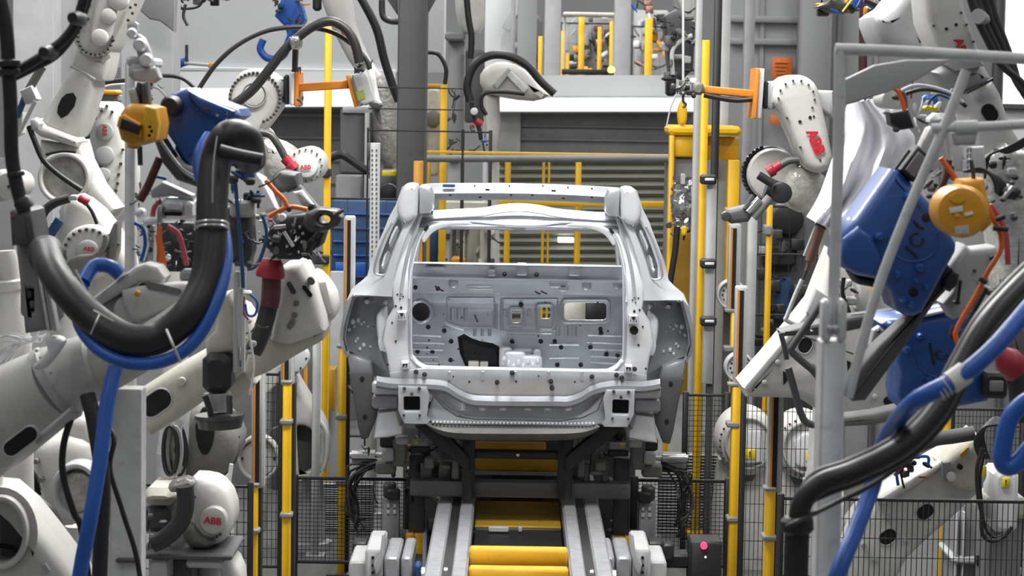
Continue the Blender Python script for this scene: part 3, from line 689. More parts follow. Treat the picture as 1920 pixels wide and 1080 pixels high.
cx = P(972, 1000, 11.6).x
t = thing('lift_table', 'amber yellow cross beams and tray between the conveyor rails', 'lift table', (cx, 11.6, 0))
for nm, y0, y1, Y, m_ in (('cross_beam', 1031, 1063, 10.9, 'tray'), ('cross_beam', 1068, 1100, 10.72, 'tray'), ('cross_beam', 862, 883, 13.1, 'tray'), ('cross_beam', 832, 852, 13.3, 'tray')):
    xa, xb = (cx - .235, cx + .235) if Y < 12 else ((cx - .28, cx + .28) if Y < 13.2 else (cx - .28, cx + .16)); za, zb = P(970, y0, Y).z, P(970, y1, Y).z
    MB().box(((xa + xb) / 2, Y + .05, (za + zb) / 2), (xb - xa, .1, za - zb), None, .008).o(nm, m_, t)
    MB().box((cx, Y + .06, zb / 2), (.3, .06, zb)).o('beam_stand', 'black', t)
    if Y > 12: MB().box((cx, Y + .03, zb - .012), (.6, .1, .02)).o('light_edge', 'lgrey', t)
MB().box((cx, 12.55, zr - .1), (.46, .76, .02), None, .004).o('tray_plate', 'ochre_shaded', t)  # yellow tray, darkened in colour for the shadow under the car
MB().box((cx, 11.56, zr - .12), (.46, 1.2, .02), None, .004).o('lower_plate', 'black', t)
MB().box((cx, 12.16, zr - .13), (.46, .03, .06), None, .004).o('front_lip', 'black', t)
B = MB().bx(916, 988, 954, 998, 12.05, .04, .004); B.o('sensor_bracket', 'lgrey', t); MB().bx(972, 988, 979, 998, 12.05, .04, .004).o('sensor_bracket', 'lgrey', t)
MB().box((cx, 12, .17), (.4, 1.2, .34), None, .02).o('lift_drive', 'dgrey', t)
# black skid carrying the shell
t = thing('body_skid', 'black steel skid frame carrying the car body', 'skid', (cx, 12.4, zr))
for x0, x1 in ((866, 890), (1046, 1074)):
    MB().bx(x0, 818, x1, 938, 12.25, .12, .006).o('upright', 'black', t)
MB().bx(880, 847, 1060, 861, 12.27, .09, .005).o('cross_tie', 'black', t); MB().bx(968, 851, 974, 856, 12.26, .02, 0).o('tie_bolt', 'steel', t)
for pts in ([(778, 800), (822, 800), (880, 858), (880, 884), (868, 878)], [(1170, 803), (1128, 801), (1060, 858), (1060, 886), (1072, 880)]):
    MB().plate(pts, 12.22, .09, bev=.006).o('outrigger_arm', 'black', t)
MB().bx(766, 905, 1184, 934, 12.3, .12, .008).o('base_bar', 'col', t)
for x0, x1, z0, z1 in ((788, 810, 868, 905), (822, 846, 866, 905), (1092, 1106, 868, 905), (1128, 1142, 870, 905)):
    MB().bx(x0, z0, x1, z1, 12.36, .1, .006).o('locator_block', 'dsteel', t)
for x0, y0, x1, y1 in ((796, 858, 814, 880), (848, 862, 862, 900), (1082, 862, 1096, 896), (1116, 866, 1136, 884), (826, 872, 845, 880), (1106, 884, 1130, 892)):
    MB().bx(x0, y0, x1, y1, 12.33, .08, .008).o('locating_pin', 'casting', t)
for x0, x1 in ((848, 872), (1076, 1102)):
    for k in range(3): MB().bx(x0 + k * 8, 822, x0 + k * 8 + 7, 846, 12.5, .1, .003).o('rest_pad', 'cream', t)
t = thing('underbody_dark_front', 'added dark front behind the skid for the shade under the car', 'machine', (cx, 13.6, 0))  # dark block added so the space under the car looks shaded
vbar(MB(), 974, 806, 13.6, 440, .3, yref=850).o('case', 'dgrey', t)
clutter(t, 765, 812, 1180, 1000, 13.5, 56, 15, ('dgrey', 'black', 'dsteel', 'lgrey', 'casting', 'black'), .05, (12, 34))
# clamp towers either side
def tower(label, s, seed):
    f = (lambda x: x) if s < 0 else (lambda x: 1946 - x)
    dyr = 0 if s < 0 else 6
    def bx(x0, y0, x1, y1, Y, th, bev=.005):
        a, b = sorted((f(x0), f(x1))); return MB().bx(a, y0 + dyr, b, y1 + dyr, Y, th, bev)
    t = thing('clamp_tower', label, 'clamp tower', spot(f(738), 950, 12.55), 'clamp towers beside the car')
    bx(766, 852, 796, 1010, 12.5, .12).o('main_post', 'dgrey', t); a = P(f(752), 1000, 12.55)
    MB().box((a.x, 12.6, a.z / 2), (.16, .16, a.z), None, .01).o('pedestal', 'dgrey', t)
    MB().box((a.x, 12.6, .015), (.3, .3, .03)).o('base_plate', 'dgrey', t)
    bx(716, 934, 748, 1016, 12.4, .14, .008).o('cylinder_body', 'grey', t); bx(712, 1012, 752, 1024, 12.38, .16).o('cylinder_foot', 'casting', t)
    for k in range(2):
        for j in range(2): bx(725 + k * 12, 945 + j * 12, 731 + k * 12, 952 + j * 12, 12.39, .03, .002).o('port_cover', 'lgrey', t)
    bx(716, 842, 738, 866, 12.35, .14, .01).o('clamp_body', 'lgrey', t); bx(736, 821, 762, 876, 12.38, .12, .012).o('clamp_body', 'casting', t)
    bx(712, 816, 740, 840, 12.4, .1, .01).o('clamp_head', 'black', t); bx(742, 820, 766, 834, 12.36, .1, .008).o('clamp_jaw', 'lgrey', t)
    bx(704, 866, 742, 890, 12.42, .1, .01).o('clamp_body', 'casting', t); bx(768, 838, 806, 850, 12.42, .1).o('support_arm', 'black', t)
    bx(772, 828, 804, 839, 12.44, .1).o('support_pad', 'lgrey', t); bx(776, 828, 784, 832, 12.43, .06, .002).o('yellow_tag', 'sticker', t)
    p, q = P(f(656), 853 + dyr, 12.62), P(f(716), 853 + dyr, 12.62); MB().lathe(p, q, [(0, .02), (.06, .02), (.07, .03), (.8, .03), (.82, .016), (1, .016)], 16).o('chrome_cylinder', 'steel', t)
    p, q = P(f(660), 866 + dyr, 12.66), P(f(716), 866 + dyr, 12.66); MB().cyl(p, q, .02).o('air_cylinder', 'lgrey', t)
    bx(718, 908, 742, 934, 12.42, .1, .01).o('hinge_block', 'dsteel', t); bx(724, 918, 750, 938, 12.36, .06, .01).o('hinge_block', 'black', t)
    bx(760, 1000, 776, 1040, 12.45, .12).o('yellow_stop', 'oyellow', t); bx(776, 1000, 794, 1040, 12.46, .12).o('brown_stop', 'tray', t); bx(792, 1000, 800, 1080, 12.44, .1).o('grey_strip', 'lgrey', t)
    R = random.Random(seed)
    for k in range(11):
        x = f(650 + R.uniform(0, 30)); y = 880 + R.uniform(-10, 20) + dyr; s_ = -s
        MB().hose([(f(706), 868 + R.uniform(-8, 8) + dyr, 12.6), (x, y, 12.6 + R.uniform(-.05, .1)), (f(646 + R.uniform(0, 30)), 930 + R.uniform(-10, 40) + dyr, 12.62), (f(672 + R.uniform(-10, 14)), 985 + R.uniform(-10, 20) + dyr, 12.62)], R.uniform(1.4, 3), None, 6, 5).o('air_line', R.choice(('black', 'rubber', 'dsteel')), t)
    clutter(t, *sorted((f(690), f(720))), 880, 1000, 12.46, 24, seed + 1, ('dsteel', 'black', 'black', 'casting', 'dgrey'), dY=.1, sz=(6, 18)); clutter(t, *sorted((f(758), f(830))), 880, 990, 12.5, 44, seed + 2, ('dsteel', 'black', 'black', 'casting', 'tray'), .1, (8, 22))
    clutter(t, *sorted((f(655), f(700))), 870, 960, 12.56, 30, seed + 3, ('dsteel', 'black', 'steel', 'lgrey'), .1, (6, 14))
    return t
tower('clamp tower with cylinders and air lines left of the car skid', -1, 5)
tower('clamp tower with cylinders and air lines right of the car skid', 1, 9)
# grey blocks on the conveyor bed, nearest the viewer
def bed(label, f):
    t = thing('locator_bed', label, 'machine bed', spot(f(715), 1060, 11), 'grey machine beds')
    def bx(x0, y0, x1, y1, Y, th, m, nm): a, b = sorted((f(x0), f(x1))); MB().bx(a, y0, b, y1, Y, th, .01).o(nm, m, t)
    bx(654, 1052, 690, 1100, 11, .5, 'lgrey', 'block'); bx(684, 1030, 716, 1100, 10.95, .5, 'lgrey', 'block'); bx(720, 1044, 748, 1100, 11.05, .5, 'rail', 'block'); bx(752, 1044, 772, 1100, 11.05, .5, 'rail', 'block')
    MB().plate([(f(x), y) for x, y in ((716, 1004), (722, 1000), (722, 1036), (714, 1066), (706, 1080), (700, 1060), (712, 1040))], 10.9, .05, bev=.006).o('guide_fin', 'lgrey', t)
    for k in range(3): B = MB().disc(f(699 + k * 0), 1046 + k * 14, 10.94, 3, .02, 8); B.o('bolt_hole', 'hole', t)
    a = P(f(712), 1080, 11.2); MB().box((a.x, 11.25, a.z / 2 - .02), (S(110, 11.2), .4, a.z), None, .01).o('bed_base', 'dgrey', t)
    bx(660, 1016, 690, 1046, 11.4, .12, 'black', 'motor_box')
    bx(776, 1058, 790, 1100, 11.1, .1, 'bluedk', 'blue_connector') if f(0) == 0 else bx(640, 1020, 662, 1052, 11.4, .1, 'black', 'motor_box')
bed('pale grey locator blocks at the bottom left of the conveyor', lambda x: x); bed('pale grey locator blocks at the bottom right of the conveyor', lambda x: 1904 - x)
# pushbutton box
t = thing('control_box', 'black control box with a glowing red button right of the conveyor', 'control box', spot(1322, 1050, 11.4))
MB().bx(1292, 1014, 1354, 1120, 11.4, .2, .01).o('enclosure', 'black', t); MB().disc(1320, 1024, 11.385, 6.5, .03, 16).o('red_button', 'lampr', t); MB().disc(1323, 1045, 11.39, 1.8, .02, 8).o('white_lamp', 'lampw', t)
MB().bx(1238, 1040, 1294, 1066, 11.5, .15, .01).o('cable_tray', 'black', t); c = P(1322, 1100, 11.5); MB().box((c.x, 11.5, c.z / 2), (.1, .1, c.z)).o('stand', 'dgrey', t)
# ================================================================ LIGHT CURTAINS, FENCES AND POSTS
curtain('yellow light curtain post standing left of the car tail, nearest the body', 639, 14, 405, 650, 12.9, (783, 905), hx=654)
curtain('second yellow light curtain post from the left mesh panel', 536, 16, 645, 717, 10.6, (792, 967), hx=538)
curtain('leftmost yellow light curtain post, next to the white elbow joint', 474, 16, 690, 910, 9.9, (997,), hx=483)
curtain('tall pale light curtain post behind another one, right of the car', 1369, 15, 420, 583, 14.2, (655,), hx=1377)
curtain('yellow light curtain post right of the car with two grey clamps', 1375, 16, 537, 722, 12.2, (797, 975), hx=1390)
curtain('rightmost yellow light curtain post beside the bent black hose', 1444, 18, 702, 918, 9.9, (1010,), hx=1455)
def post(label, x, yt, Y, w, m, name='frame_post', cat='post', group=None, yref=None, clamps=(), yb=None):
    t = thing(name, label, cat, spot(x, 700, Y), group); vbar(MB(), x, yt, Y, w, yref=yref, yb=yb).o('shaft', m, t)
    for (y, a, b, mm) in clamps: MB().bx(x + a, y - 9, x + b, y + 9, Y - .03, .14, .008).o('bracket', mm, t)
    foot(t, x, Y, S(w, Y) * 2.4, m, yref or 700); return t
post('tall yellow post right of the film wrapped robot wrist', 613, 50, 14.5, 13, 'yellow', yref=330, clamps=((324, -20, 6, 'black'), (487, -26, 4, 'black')))
post('perforated grey upright strut left of the car roof', 702, 268, 14.8, 18, 'lgrey', 'perforated_strut', 'strut', yref=400)
B = MB()
for k in range(30):
    for j in (-4, 4): B.bx(702 + j - 1.4, 280 + k * 9, 702 + j + 1.4, 284 + k * 9, 14.795, .02, 0)
st_ = bpy.data.objects['perforated_strut']; B.o('punched_holes', 'dgrey', st_)
MB().bx(688, 268, 700, 300, 14.9, .06).o('sensor', 'dgrey', st_); MB().bx(701, 270, 706, 298, 14.9, .04).o('sensor_face', 'wallw', st_)
post('slim yellow post behind the right light curtains, beside dark machinery', 1441, 385, 15, 11, 'yellow', yref=500, clamps=((432, -7, 7, 'grey'),))
post('yellow post behind the blue welding gun on the right', 1776, 715, 12, 14, 'yellow', yref=800)
post('short yellow post seen low through the right mesh fence', 1771, 980, 12.6, 13, 'oyellow', yref=1020)
post('pale grey profile post behind the left light curtains', 592, 640, 13.4, 15, 'lgrey', yref=800)
post('dark yellow frame post between the left light curtains', 572, 640, 13.8, 7, 'oyellow', yref=800)
post('pale grey post just right of the slotted light curtain housing', 1408, 400, 14.6, 18, 'lgrey', yref=560)
fence('black mesh panel below the left elbow joint with the round red emblem', 268, 911, 470, 911, 9.6, .028, .05)
fence('black mesh panel on the floor just left of the car skid', 552, 898, 768, 897, 12.75, .022, .022, bw=6)
fence('black mesh panel on the floor just right of the car skid', 1190, 898, 1366, 905, 12.8, .022, .022, bw=6)
fence('black mesh panel between two left light curtain posts', 486, 702, 528, 702, 12.6, .024, .05)
fence('mesh panel behind the car tail on the right', 1286, 740, 1364, 742, 13.6, .024, .03)
fence('black mesh panel in front of the round white robot bases', 1395, 737, 1562, 737, 11.6, .022, .09)
fence('wide black mesh panel across the bottom right corner', 1464, 937, 1990, 940, 9.2, .021, .078, bw=6)
fence('distant black mesh panel under the lower blue gun', 1784, 768, 1920, 768, 13.2, .02, .04)
fence('tall coarse black fence behind the white cloth', 1402, 388, 1640, 388, 16.2, .09, .5, (478, 592), posts=True)
fence('coarse black fence left of the car roof with thin rails', 616, 372, 760, 374, 17.5, .12, .6, (430, 520), posts=False, bw=4)
fence('high thin railed fence running past the dark column', 690, 244, 868, 247, 17.8, .6, 1.2, (205, 165), posts=False, bw=3)
def slat(label, x0, y0, x1, y1, Y, n, m='lgrey', mg='grey'):
    a, b, zt = P(x0, y0, Y).x, P(x1, y0, Y).x, P(x0, y0, Y).z
    t = thing('slatted_panel', label, 'panel', ((a + b) / 2, Y, 0), 'slatted barrier panels')
    MB().box(((a + b) / 2, Y + .05, zt / 2), (b - a, .04, zt)).o('back_sheet', mg, t)
    B = MB()
    for k in range(n): B.box(((a + b) / 2, Y + .015, zt * (k + .5) / n), (b - a, .03, zt / n * .55), None, .004)
    B.o('slats', m, t); return t
slat('pale slatted panel seen through the mesh left of the skid', 556, 905, 700, 1080, 14.2, 22); slat('pale slatted panel seen through the mesh right of the skid', 1236, 850, 1360, 1080, 14.4, 26)
# ================================================================ TALL COLUMN GROUP RIGHT OF THE CAR
post('tall pale post carrying the yellow frame, right of the car', 1309, -60, 15.2, 12, 'lgrey', yref=120)
post('tall yellow post right of the car with black sensor brackets', 1319, 75, 14.3, 14, 'yellow', yref=300)
post('tall black strip post beside the tall yellow post', 1343, -60, 15.0, 14, 'black', yref=200, yb=740)
post('broad pale post left of the orange tool bar', 1359, -60, 16.5, 17, 'lgrey', yref=140)
post('tall grey steel post behind the orange flange plate', 1402, -60, 15.6, 20, 'grey', yref=200)
t = thing('sensor_bar', 'long pale sensor bar on black brackets right of the car roof', 'sensor', spot(1331, 540, 14.2)); vbar(MB(), 1331, 335, 14.2, 19, .08, 720).o('bar', 'lgrey', t)
for y in (337, 495, 603):
    B = MB().bx(1314, y - 9, 1344, y + 9, 14.14, .1, .01); B.o('bracket', 'black', t); MB().bx(1322, y - 3, 1339, y + 2, 14.13, .03, .002).o('bracket_label', 'wallw', t)
c = P(1331, 720, 14.25); MB().box((c.x, 14.25, c.z / 2), (.04, .04, c.z)).o('stand', 'dgrey', t)
# yellow machine frame
t = thing('yellow_machine_frame', 'big yellow steel frame with grey box right of the car roof', 'machine frame', spot(1300, 700, 16))
MB().bx(1254, 236, 1390, 254, 15.9, .5, .02).o('top_plate', 'yellow', t); MB().bx(1262, 254, 1302, 294, 15.95, .4, .01).o('front_box', 'yellow', t)
MB().bx(1302, 257, 1386, 300, 16.1, .3, .01).o('cross_beam', 'tray', t)
vbar(MB(), 1257, 254, 15.9, 9, .09, yref=400).o('post', 'yellow', t); vbar(MB(), 1374, 300, 16.0, 22, .12, yref=400).o('post', 'yellow', t)
MB().bx(1262, 294, 1310, 344, 16, .3, .02).o('grey_box', 'grey', t); vbar(MB(), 1280, 400, 16.1, 50, .2, 740, yref=500).o('lower_panel', 'ochre_shaded', t)  # lower panel's shading is put into its darker yellow
MB().plate(sm([(1274, 232), (1272, 208), (1278, 190), (1284, 188), (1289, 208), (1286, 232)], 3), 15.9, .12, bev=.02, seg=3).o('lifting_lug', 'yellow', t)
MB().bx(1360, 390, 1392, 404, 15.8, .1).o('side_bracket', 'yellow', t)
t = thing('wrapped_spindle', 'foil wrapped spindle with black cable in front of the yellow frame', 'spindle', P(1284, 430, 15.6))
R = random.Random(4); rows = []
for i in range(15):
    y = 332 + i * 7; rows.append([P(1283 + math.cos(a) * (26 - abs(i - 7) * .9) * (1 + R.uniform(-.16, .16)), y + R.uniform(-3, 3), 15.75 + math.sin(a) * .1 * (1 + R.uniform(-.3, .3))) for a in (2 * PI * k / 16 for k in range(16))])
MB().loft(rows, closed=True).o('foil_wrap', 'foil', t, ang=10)
for x, y in ((1281, 336), (1300, 360)): MB().bx(x - 4, y - 10, x + 4, y + 10, 15.6, .05, .004).o('valve', 'lgrey', t)
clutter(t, 1250, 395, 1305, 440, 15.6, 14, 3, ('dsteel', 'black', 'casting'), .1, (7, 16))
MB().hose([(1270, 425), (1266, 470), (1258, 520), (1250, 580)], 6, 15.6).o('cable', 'rubber', t)
MB().bx(1278, 424, 1288, 442, 15.55, .06, .01).o('yellow_tag', 'yellow', t)
# ================================================================ ROBOT PARTS
def arm(t, name, m, x0, y0, ra, x1, y1, rb, Y, th, k=.3, label=None, holes=()):
    return MB().plate(caps(x0, y0, ra, x1, y1, rb, 16), Y, th, holes, bev=S(min(ra, rb), Y) * k, seg=4).o(name, m, t, label)
def pl(t, name, m, pts, Y, th, bev=.012, s=0, holes=(), label=None, seg=3):
    return MB().plate(sm(pts, s) if s else pts, Y, th, holes, bev=bev, seg=seg).o(name, m, t, label)
def cap(t, name, m, x, y, r, Y, th, bev=.25, label=None): return MB().disc(x, y, Y, r, th, 32, bev).o(name, m, t, label)
def bring(t, x, y, Y, r, n, br=2.5, a0=0, a1=360, m='dsteel'):
    for k in range(n):
        q = math.radians(a0 + (a1 - a0) * k / (n if a1 - a0 >= 360 else max(1, n - 1)))
        MB().plate(ell(x + r * math.cos(q), y + r * math.sin(q), br, n=8), Y - .012, .014, bev=.003, seg=1).o('bolt', m, t)
def oval(t, x, y, L, w, rot, Y, m='hole'):
    a = MB().plate(slot(x, y, L + 6, w + 6, rot), Y - .004, .02, [slot(x, y, L, w, rot)], bev=.002).o('opening_rim', 'lgrey', t)
    MB().plate(slot(x, y, L, w, rot), Y - .001, .01, bev=0).o('access_opening', m, a)
def hose(t, name, m, pts, r, Y=None, label=None, seg=12): return MB().hose(pts, r, Y, seg).o(name, m, t, label)
def base(t, x, y, Y, r=60, m='white', top=None):
    """floor-standing robot foot below pixel x, reaching up to row y"""
    c = P(x, 700, Y); zt = P(x, y, Y).z; R_ = S(r, Y)
    MB().lathe((c.x, Y + .15, 0), (c.x, Y + .15, max(.3, min(zt, .9))), [(0, R_ * 1.3), (.1, R_ * 1.3), (.12, R_), (.7, R_ * .9), (1, R_ * .8)], 28).o('robot_base', 'lgrey', t)
    if zt > .9: MB().lathe((c.x, Y + .15, .88), (c.x, Y + .15, zt), [(0, R_ * .8), (.2, R_ * .6), (1, R_ * .5)], 24).o('column', m, t)
def collar(mb, a, b, r, Y): p, q = P(*a, Y), P(*b, Y); return mb.lathe(p, q, [(0, S(r * .8, Y)), (.15, S(r, Y)), (.5, S(r * .95, Y)), (.85, S(r * 1.1, Y)), (1, S(r * .9, Y))], 16)
def pcyl(t, name, m, a, b, r, Y, rb=None): return MB().cyl(P(*a, Y), P(*b, Y), S(r, Y), None if rb is None else S(rb, Y), 22).o(name, m, t)

# ================================================================ LEFT SIDE
# --- tall robot at the upper left, elbow over a big round joint
t = thing('welding_robot', 'tall white robot at upper left with black oval hole in its forearm', 'robot', spot(110, 500, 9.6), 'welding robots')
arm(t, 'upper_arm', 'white', 232, -90, 52, 176, 66, 40, 9.5, .28, .22); arm(t, 'arm_cover', 'white', 214, -60, 24, 188, 62, 20, 9.46, .05, .4)
cap(t, 'joint_cap', 'white', 186, 70, 16, 9.44, .03); cap(t, 'joint_cap', 'white', 203, 30, 15, 9.445, .03); cap(t, 'joint_cap', 'white', 221, 0, 20, 9.445, .03)
bring(t, 178, 70, 9.5, 33, 17, 2.8, -20, 230); bring(t, 178, 70, 9.49, 34, 1, 2)
for (x, y) in ((164, 35), (167, 8), (188, 42), (212, 76), (240, 38), (248, 25), (244, 14), (254, 9)): MB().bolts(x, y, 9.5, 0, 1, 3).o('arm_bolt', 'dsteel', t)
pl(t, 'elbow_housing', 'white', [(134, 122), (150, 76), (168, 96), (190, 104), (206, 92), (203, 118), (194, 150), (166, 146)], 9.55, .24, .03, 2)
MB().hose([(132, 124), (150, 132), (178, 150)], 3, 9.53).o('seam_flange', 'lgrey', t)
pl(t, 'forearm', 'white', [(134, 128), (178, 150), (168, 195), (152, 244), (132, 262), (78, 238), (84, 212), (106, 172)], 9.55, .24, .035, 2)
MB().plate([(124, 176), (137, 174), (143, 184), (139, 200), (126, 216), (114, 222), (107, 212), (108, 200), (115, 184)], 9.545, .02, bev=.002).o('access_opening', 'hole', t)
pl(t, 'flange', 'white', [(58, 226), (70, 222), (84, 236), (140, 258), (148, 266), (144, 276), (120, 270), (74, 256), (60, 244)], 9.5, .2, .02)
pl(t, 'bearing_arm', 'white', [(74, 262), (100, 268), (138, 268), (150, 262), (160, 300), (184, 348), (218, 392), (206, 408), (186, 416), (150, 380), (110, 378), (82, 352), (72, 300)], 9.55, .22, .03, 1)
MB().plate(ell(119, 334, 50, 50, n=36), 9.5, .1, [ell(119, 334, 40, 40, n=36)], bev=.014, seg=3).o('joint_ring', 'white', t)
cap(t, 'joint_cover', 'film', 119, 334, 41, 9.54, .04, .1, 'scuffed grey cover disc inside the joint ring')
hose(t, 'cable', 'rubber', [(54, 236), (64, 262), (80, 298), (104, 322), (134, 344), (153, 356)], 5.5, 9.38); hose(t, 'short_cable', 'rubber', [(86, 290), (100, 286), (120, 283), (142, 285)], 3, 9.45)
pl(t, 'cable_clamp', 'lgrey', [(56, 224), (66, 220), (76, 232), (72, 244), (58, 244)], 9.36, .06)
base(t, 110, 420, 9.7, 55)
# round joint with emblem below it
t = thing('welding_robot', 'white robot with round bolted joint disc above the black hose end', 'robot', spot(150, 600, 9.0), 'welding robots')
pl(t, 'upper_arm', 'white', [(118, 372), (160, 380), (200, 420), (240, 490), (236, 540), (190, 560), (120, 540), (100, 480)], 9.05, .24, .03, 2)
MB().plate(ell(164, 474, 52, n=40), 8.98, .1, bev=.02, seg=3).o('joint_disc', 'white', t); cap(t, 'disc_centre', 'lgrey', 163, 472, 22, 8.96, .04)
bring(t, 164, 474, 8.98, 44, 16, 3.2, 150, 400); text('ABB', 167, 467, 8.955, 8, 4, 'redlogo', 'maker_lettering', t)
pl(t, 'grey_guard', 'casting', [(128, 490), (145, 478), (172, 476), (188, 462), (196, 440), (204, 446), (196, 472), (170, 492), (140, 520), (132, 506)], 8.93, .05, .01, 2)
pl(t, 'motor_housing', 'lgrey', [(108, 398), (122, 376), (146, 370), (166, 382), (168, 416), (150, 426), (120, 424)], 9.1, .2, .03, 2)
pl(t, 'warning_sticker', 'sticker', [(133, 402), (146, 400), (154, 418), (142, 424)], 9.09, .01, .001); text('!', 143, 411, 9.088, 9, 20, 'black', 'warning_mark', t)
hose(t, 'cable', 'rubber', [(74, 422), (84, 396), (104, 380), (130, 372)], 8.5, 9.0); B = MB(); collar(B, (148, 370), (166, 380), 8, 8.95); B.o('connector', 'red', t); MB().bx(130, 366, 144, 376, 8.96, .06).o('connector_end', 'lgrey', t)
hose(t, 'lead', 'black', [(160, 380), (172, 396), (182, 420)], 3.5, 8.95); pcyl(t, 'grease_cylinder', 'bluedk', (94, 440), (112, 412), 9, 9.02)
pl(t, 'side_bracket', 'casting', [(200, 448), (212, 420), (224, 410), (222, 470), (212, 500), (202, 498)], 8.95, .06); bring(t, 222, 480, 8.96, 22, 9, 2.6, 90, 270)
base(t, 160, 560, 9.2, 52)
# robot behind it with upright link and round emblem
t = thing('welding_robot', 'white robot link with small round emblem behind the hanging amber balancer', 'robot', spot(205, 500, 10.3), 'welding robots')
pl(t, 'arm', 'white', [(176, 196), (188, 190), (206, 192), (218, 206), (232, 260), (246, 320), (240, 380), (214, 420), (190, 400), (178, 330), (170, 260)], 10.2, .25, .035, 2)
cap(t, 'emblem_plate', 'lgrey', 195, 248, 17, 10.18, .03); text('ABB', 196, 245, 10.175, 8, 90, 'redlogo', 'maker_lettering', t); cap(t, 'joint_cap', 'lgrey', 195, 292, 18, 10.18, .03); cap(t, 'joint_cap', 'lgrey', 192, 328, 14, 10.18, .03)
for (x, y) in ((230, 281), (226, 307), (222, 327), (220, 344), (217, 357), (190, 208), (200, 199), (210, 210), (188, 302), (186, 313)): MB().bolts(x, y, 10.2, 0, 1, 3).o('arm_bolt', 'dsteel', t)
hose(t, 'main_cable', 'rubber', [(162, 202), (162, 240), (164, 300)], 6, 10.1); MB().plate(ell(160, 222, 14, 6), 10.05, .1, bev=.01).o('cable_clamp', 'black', t)
clutter(t, 155, 190, 180, 220, 10.05, 8, 21, ('black', 'dsteel'), .1, (8, 16)); MB().bx(180, 168, 222, 178, 10.0, .1, .008).o('yellow_rail', 'oyellow', t); MB().bx(178, 178, 222, 190, 10.05, .1).o('grey_rail', 'grey', t)
hose(t, 'white_lead', 'wallw', [(161, 222), (168, 196), (184, 170), (206, 160), (236, 158)], 2, 9.95); hose(t, 'overhead_cable', 'rubber', [(176, 158), (206, 153), (240, 150), (300, 142), (340, 146), (364, 164)], 4, 9.9)
base(t, 205, 400, 10.3, 48)
# grey columns behind the upper left robots
post('broad grey steel column at the far upper left', 62, -70, 13.5, 76, 'lgrey', 'steel_column', 'column', yref=120)
post('grey steel column behind the upper left robot elbow', 124, -70, 14.5, 30, 'wallg', 'steel_column', 'column', yref=140)
post('wide pale grey column behind the swivel hanger', 275, -70, 14.0, 98, 'wallg', 'steel_column', 'column', yref=200)
pl(thing('roof_brace', 'grey diagonal brace plate beside the upper left robot arm', 'brace', P(285, 60, 13.7)), 'brace_plate', 'grey', [(262, -40), (330, -40), (326, 60), (300, 40), (280, 36), (262, 20)], 13.7, .1)
# --- thick black upright hose and diagonal branch at far left
t = thing('dress_pack', 'thick black upright hose with clamps along the left picture edge', 'hose', P(58, 410, 6.2))
hose(t, 'main_hose', 'rubber', [(-14, -60), (6, 20), (14, 80), (16, 130), (20, 200), (22, 290), (32, 350), (46, 400)], 13.5, 6.2)
hose(t, 'branch_hose', 'rubber', [(22, 138), (48, 124), (90, 98), (124, 70), (146, 34), (164, -30)], 9.5, 6.25); hose(t, 'branch_hose', 'rubberg', [(24, 146), (60, 128), (104, 104), (136, 66), (158, 20), (176, -40)], 8, 6.3)
B = MB(); collar(B, (4, 134), (34, 134), 0.1, 6.2)
for y in (119, 136): MB().lathe(P(17, y - 8, 6.2), P(18, y + 8, 6.2), [(0, S(15, 6.2)), (.2, S(21, 6.2)), (.8, S(21, 6.2)), (1, S(15, 6.2))], 16).o('hose_clamp', 'black', t)
for a, b in (((90, 98), (101, 86)), ((144, 34), (158, 26))): p, q = P(*a, 6.22), P(*b, 6.22); MB().lathe(p - V((0, .06, 0)), p + V((0, .08, 0)), [(0, S(9, 6.2)), (.2, S(14, 6.2)), (.8, S(14, 6.2)), (1, S(9, 6.2))], 14).o('cable_tie', 'black', t)
MB().lathe(P(29, 322, 6.2), P(31, 332, 6.2), [(0, S(14, 6.2)), (.2, S(17, 6.2)), (.8, S(17, 6.2)), (1, S(14, 6.2))], 16).o('hose_clamp', 'black', t)
MB().lathe(P(38, 372, 6.2), P(50, 392, 6.2), [(0, S(14, 6.2)), (.3, S(18, 6.2)), (1, S(17, 6.2))], 16).o('end_sleeve', 'black', t)
# white gun spindle and rods behind that hose
t = thing('gun_spindle', 'grey piston rods in a white bracket left of the tall robot', 'spindle', P(50, 260, 8.6))
pcyl(t, 'piston', 'casting', (80, 124), (54, 168), 8, 8.6); pcyl(t, 'rod', 'bluedk', (52, 168), (32, 220), 6, 8.6); pcyl(t, 'guide_rod', 'lgrey', (66, 190), (36, 250), 4, 8.55)
MB().plate([(36, 170), (58, 160), (70, 186), (46, 196)], 8.55, .08, bev=.01).o('bracket', 'lgrey', t); MB().plate([(30, 215), (44, 210), (40, 250), (26, 258)], 8.65, .08, bev=.01).o('side_plate', 'white', t)
# servo gun with grey box
t = thing('servo_gun', 'grey servo gun with long aluminium rails hanging at the left edge', 'welding gun', P(70, 624, 7.0))
pl(t, 'motor_box', 'dgrey', [(16, 396), (24, 390), (50, 390), (58, 396), (64, 450), (58, 456), (20, 462)], 6.9, .2, .02); cap(t, 'status_dot', 'red', 22, 407, 2.5, 6.895, .01)
pl(t, 'body', 'grey', [(28, 452), (64, 448), (98, 618), (46, 626)], 7.0, .18, .015, holes=[rr(48, 542, 62, 586, 3)]); pl(t, 'window_back', 'hole', [(46, 540), (64, 540), (66, 588), (50, 588)], 7.06, .02, 0)
for o_, m_ in ((0, 'galvp'), (8, 'steel'), (13, 'lgrey')): MB().plate([(58 + o_, 446), (63 + o_, 446), (94 + o_, 620), (88 + o_, 622)], 6.97, .05, bev=.005).o('rail', m_, t)
pl(t, 'black_cover', 'black', [(58, 392), (68, 388), (84, 480), (106, 600), (98, 606), (78, 500)], 7.05, .12)
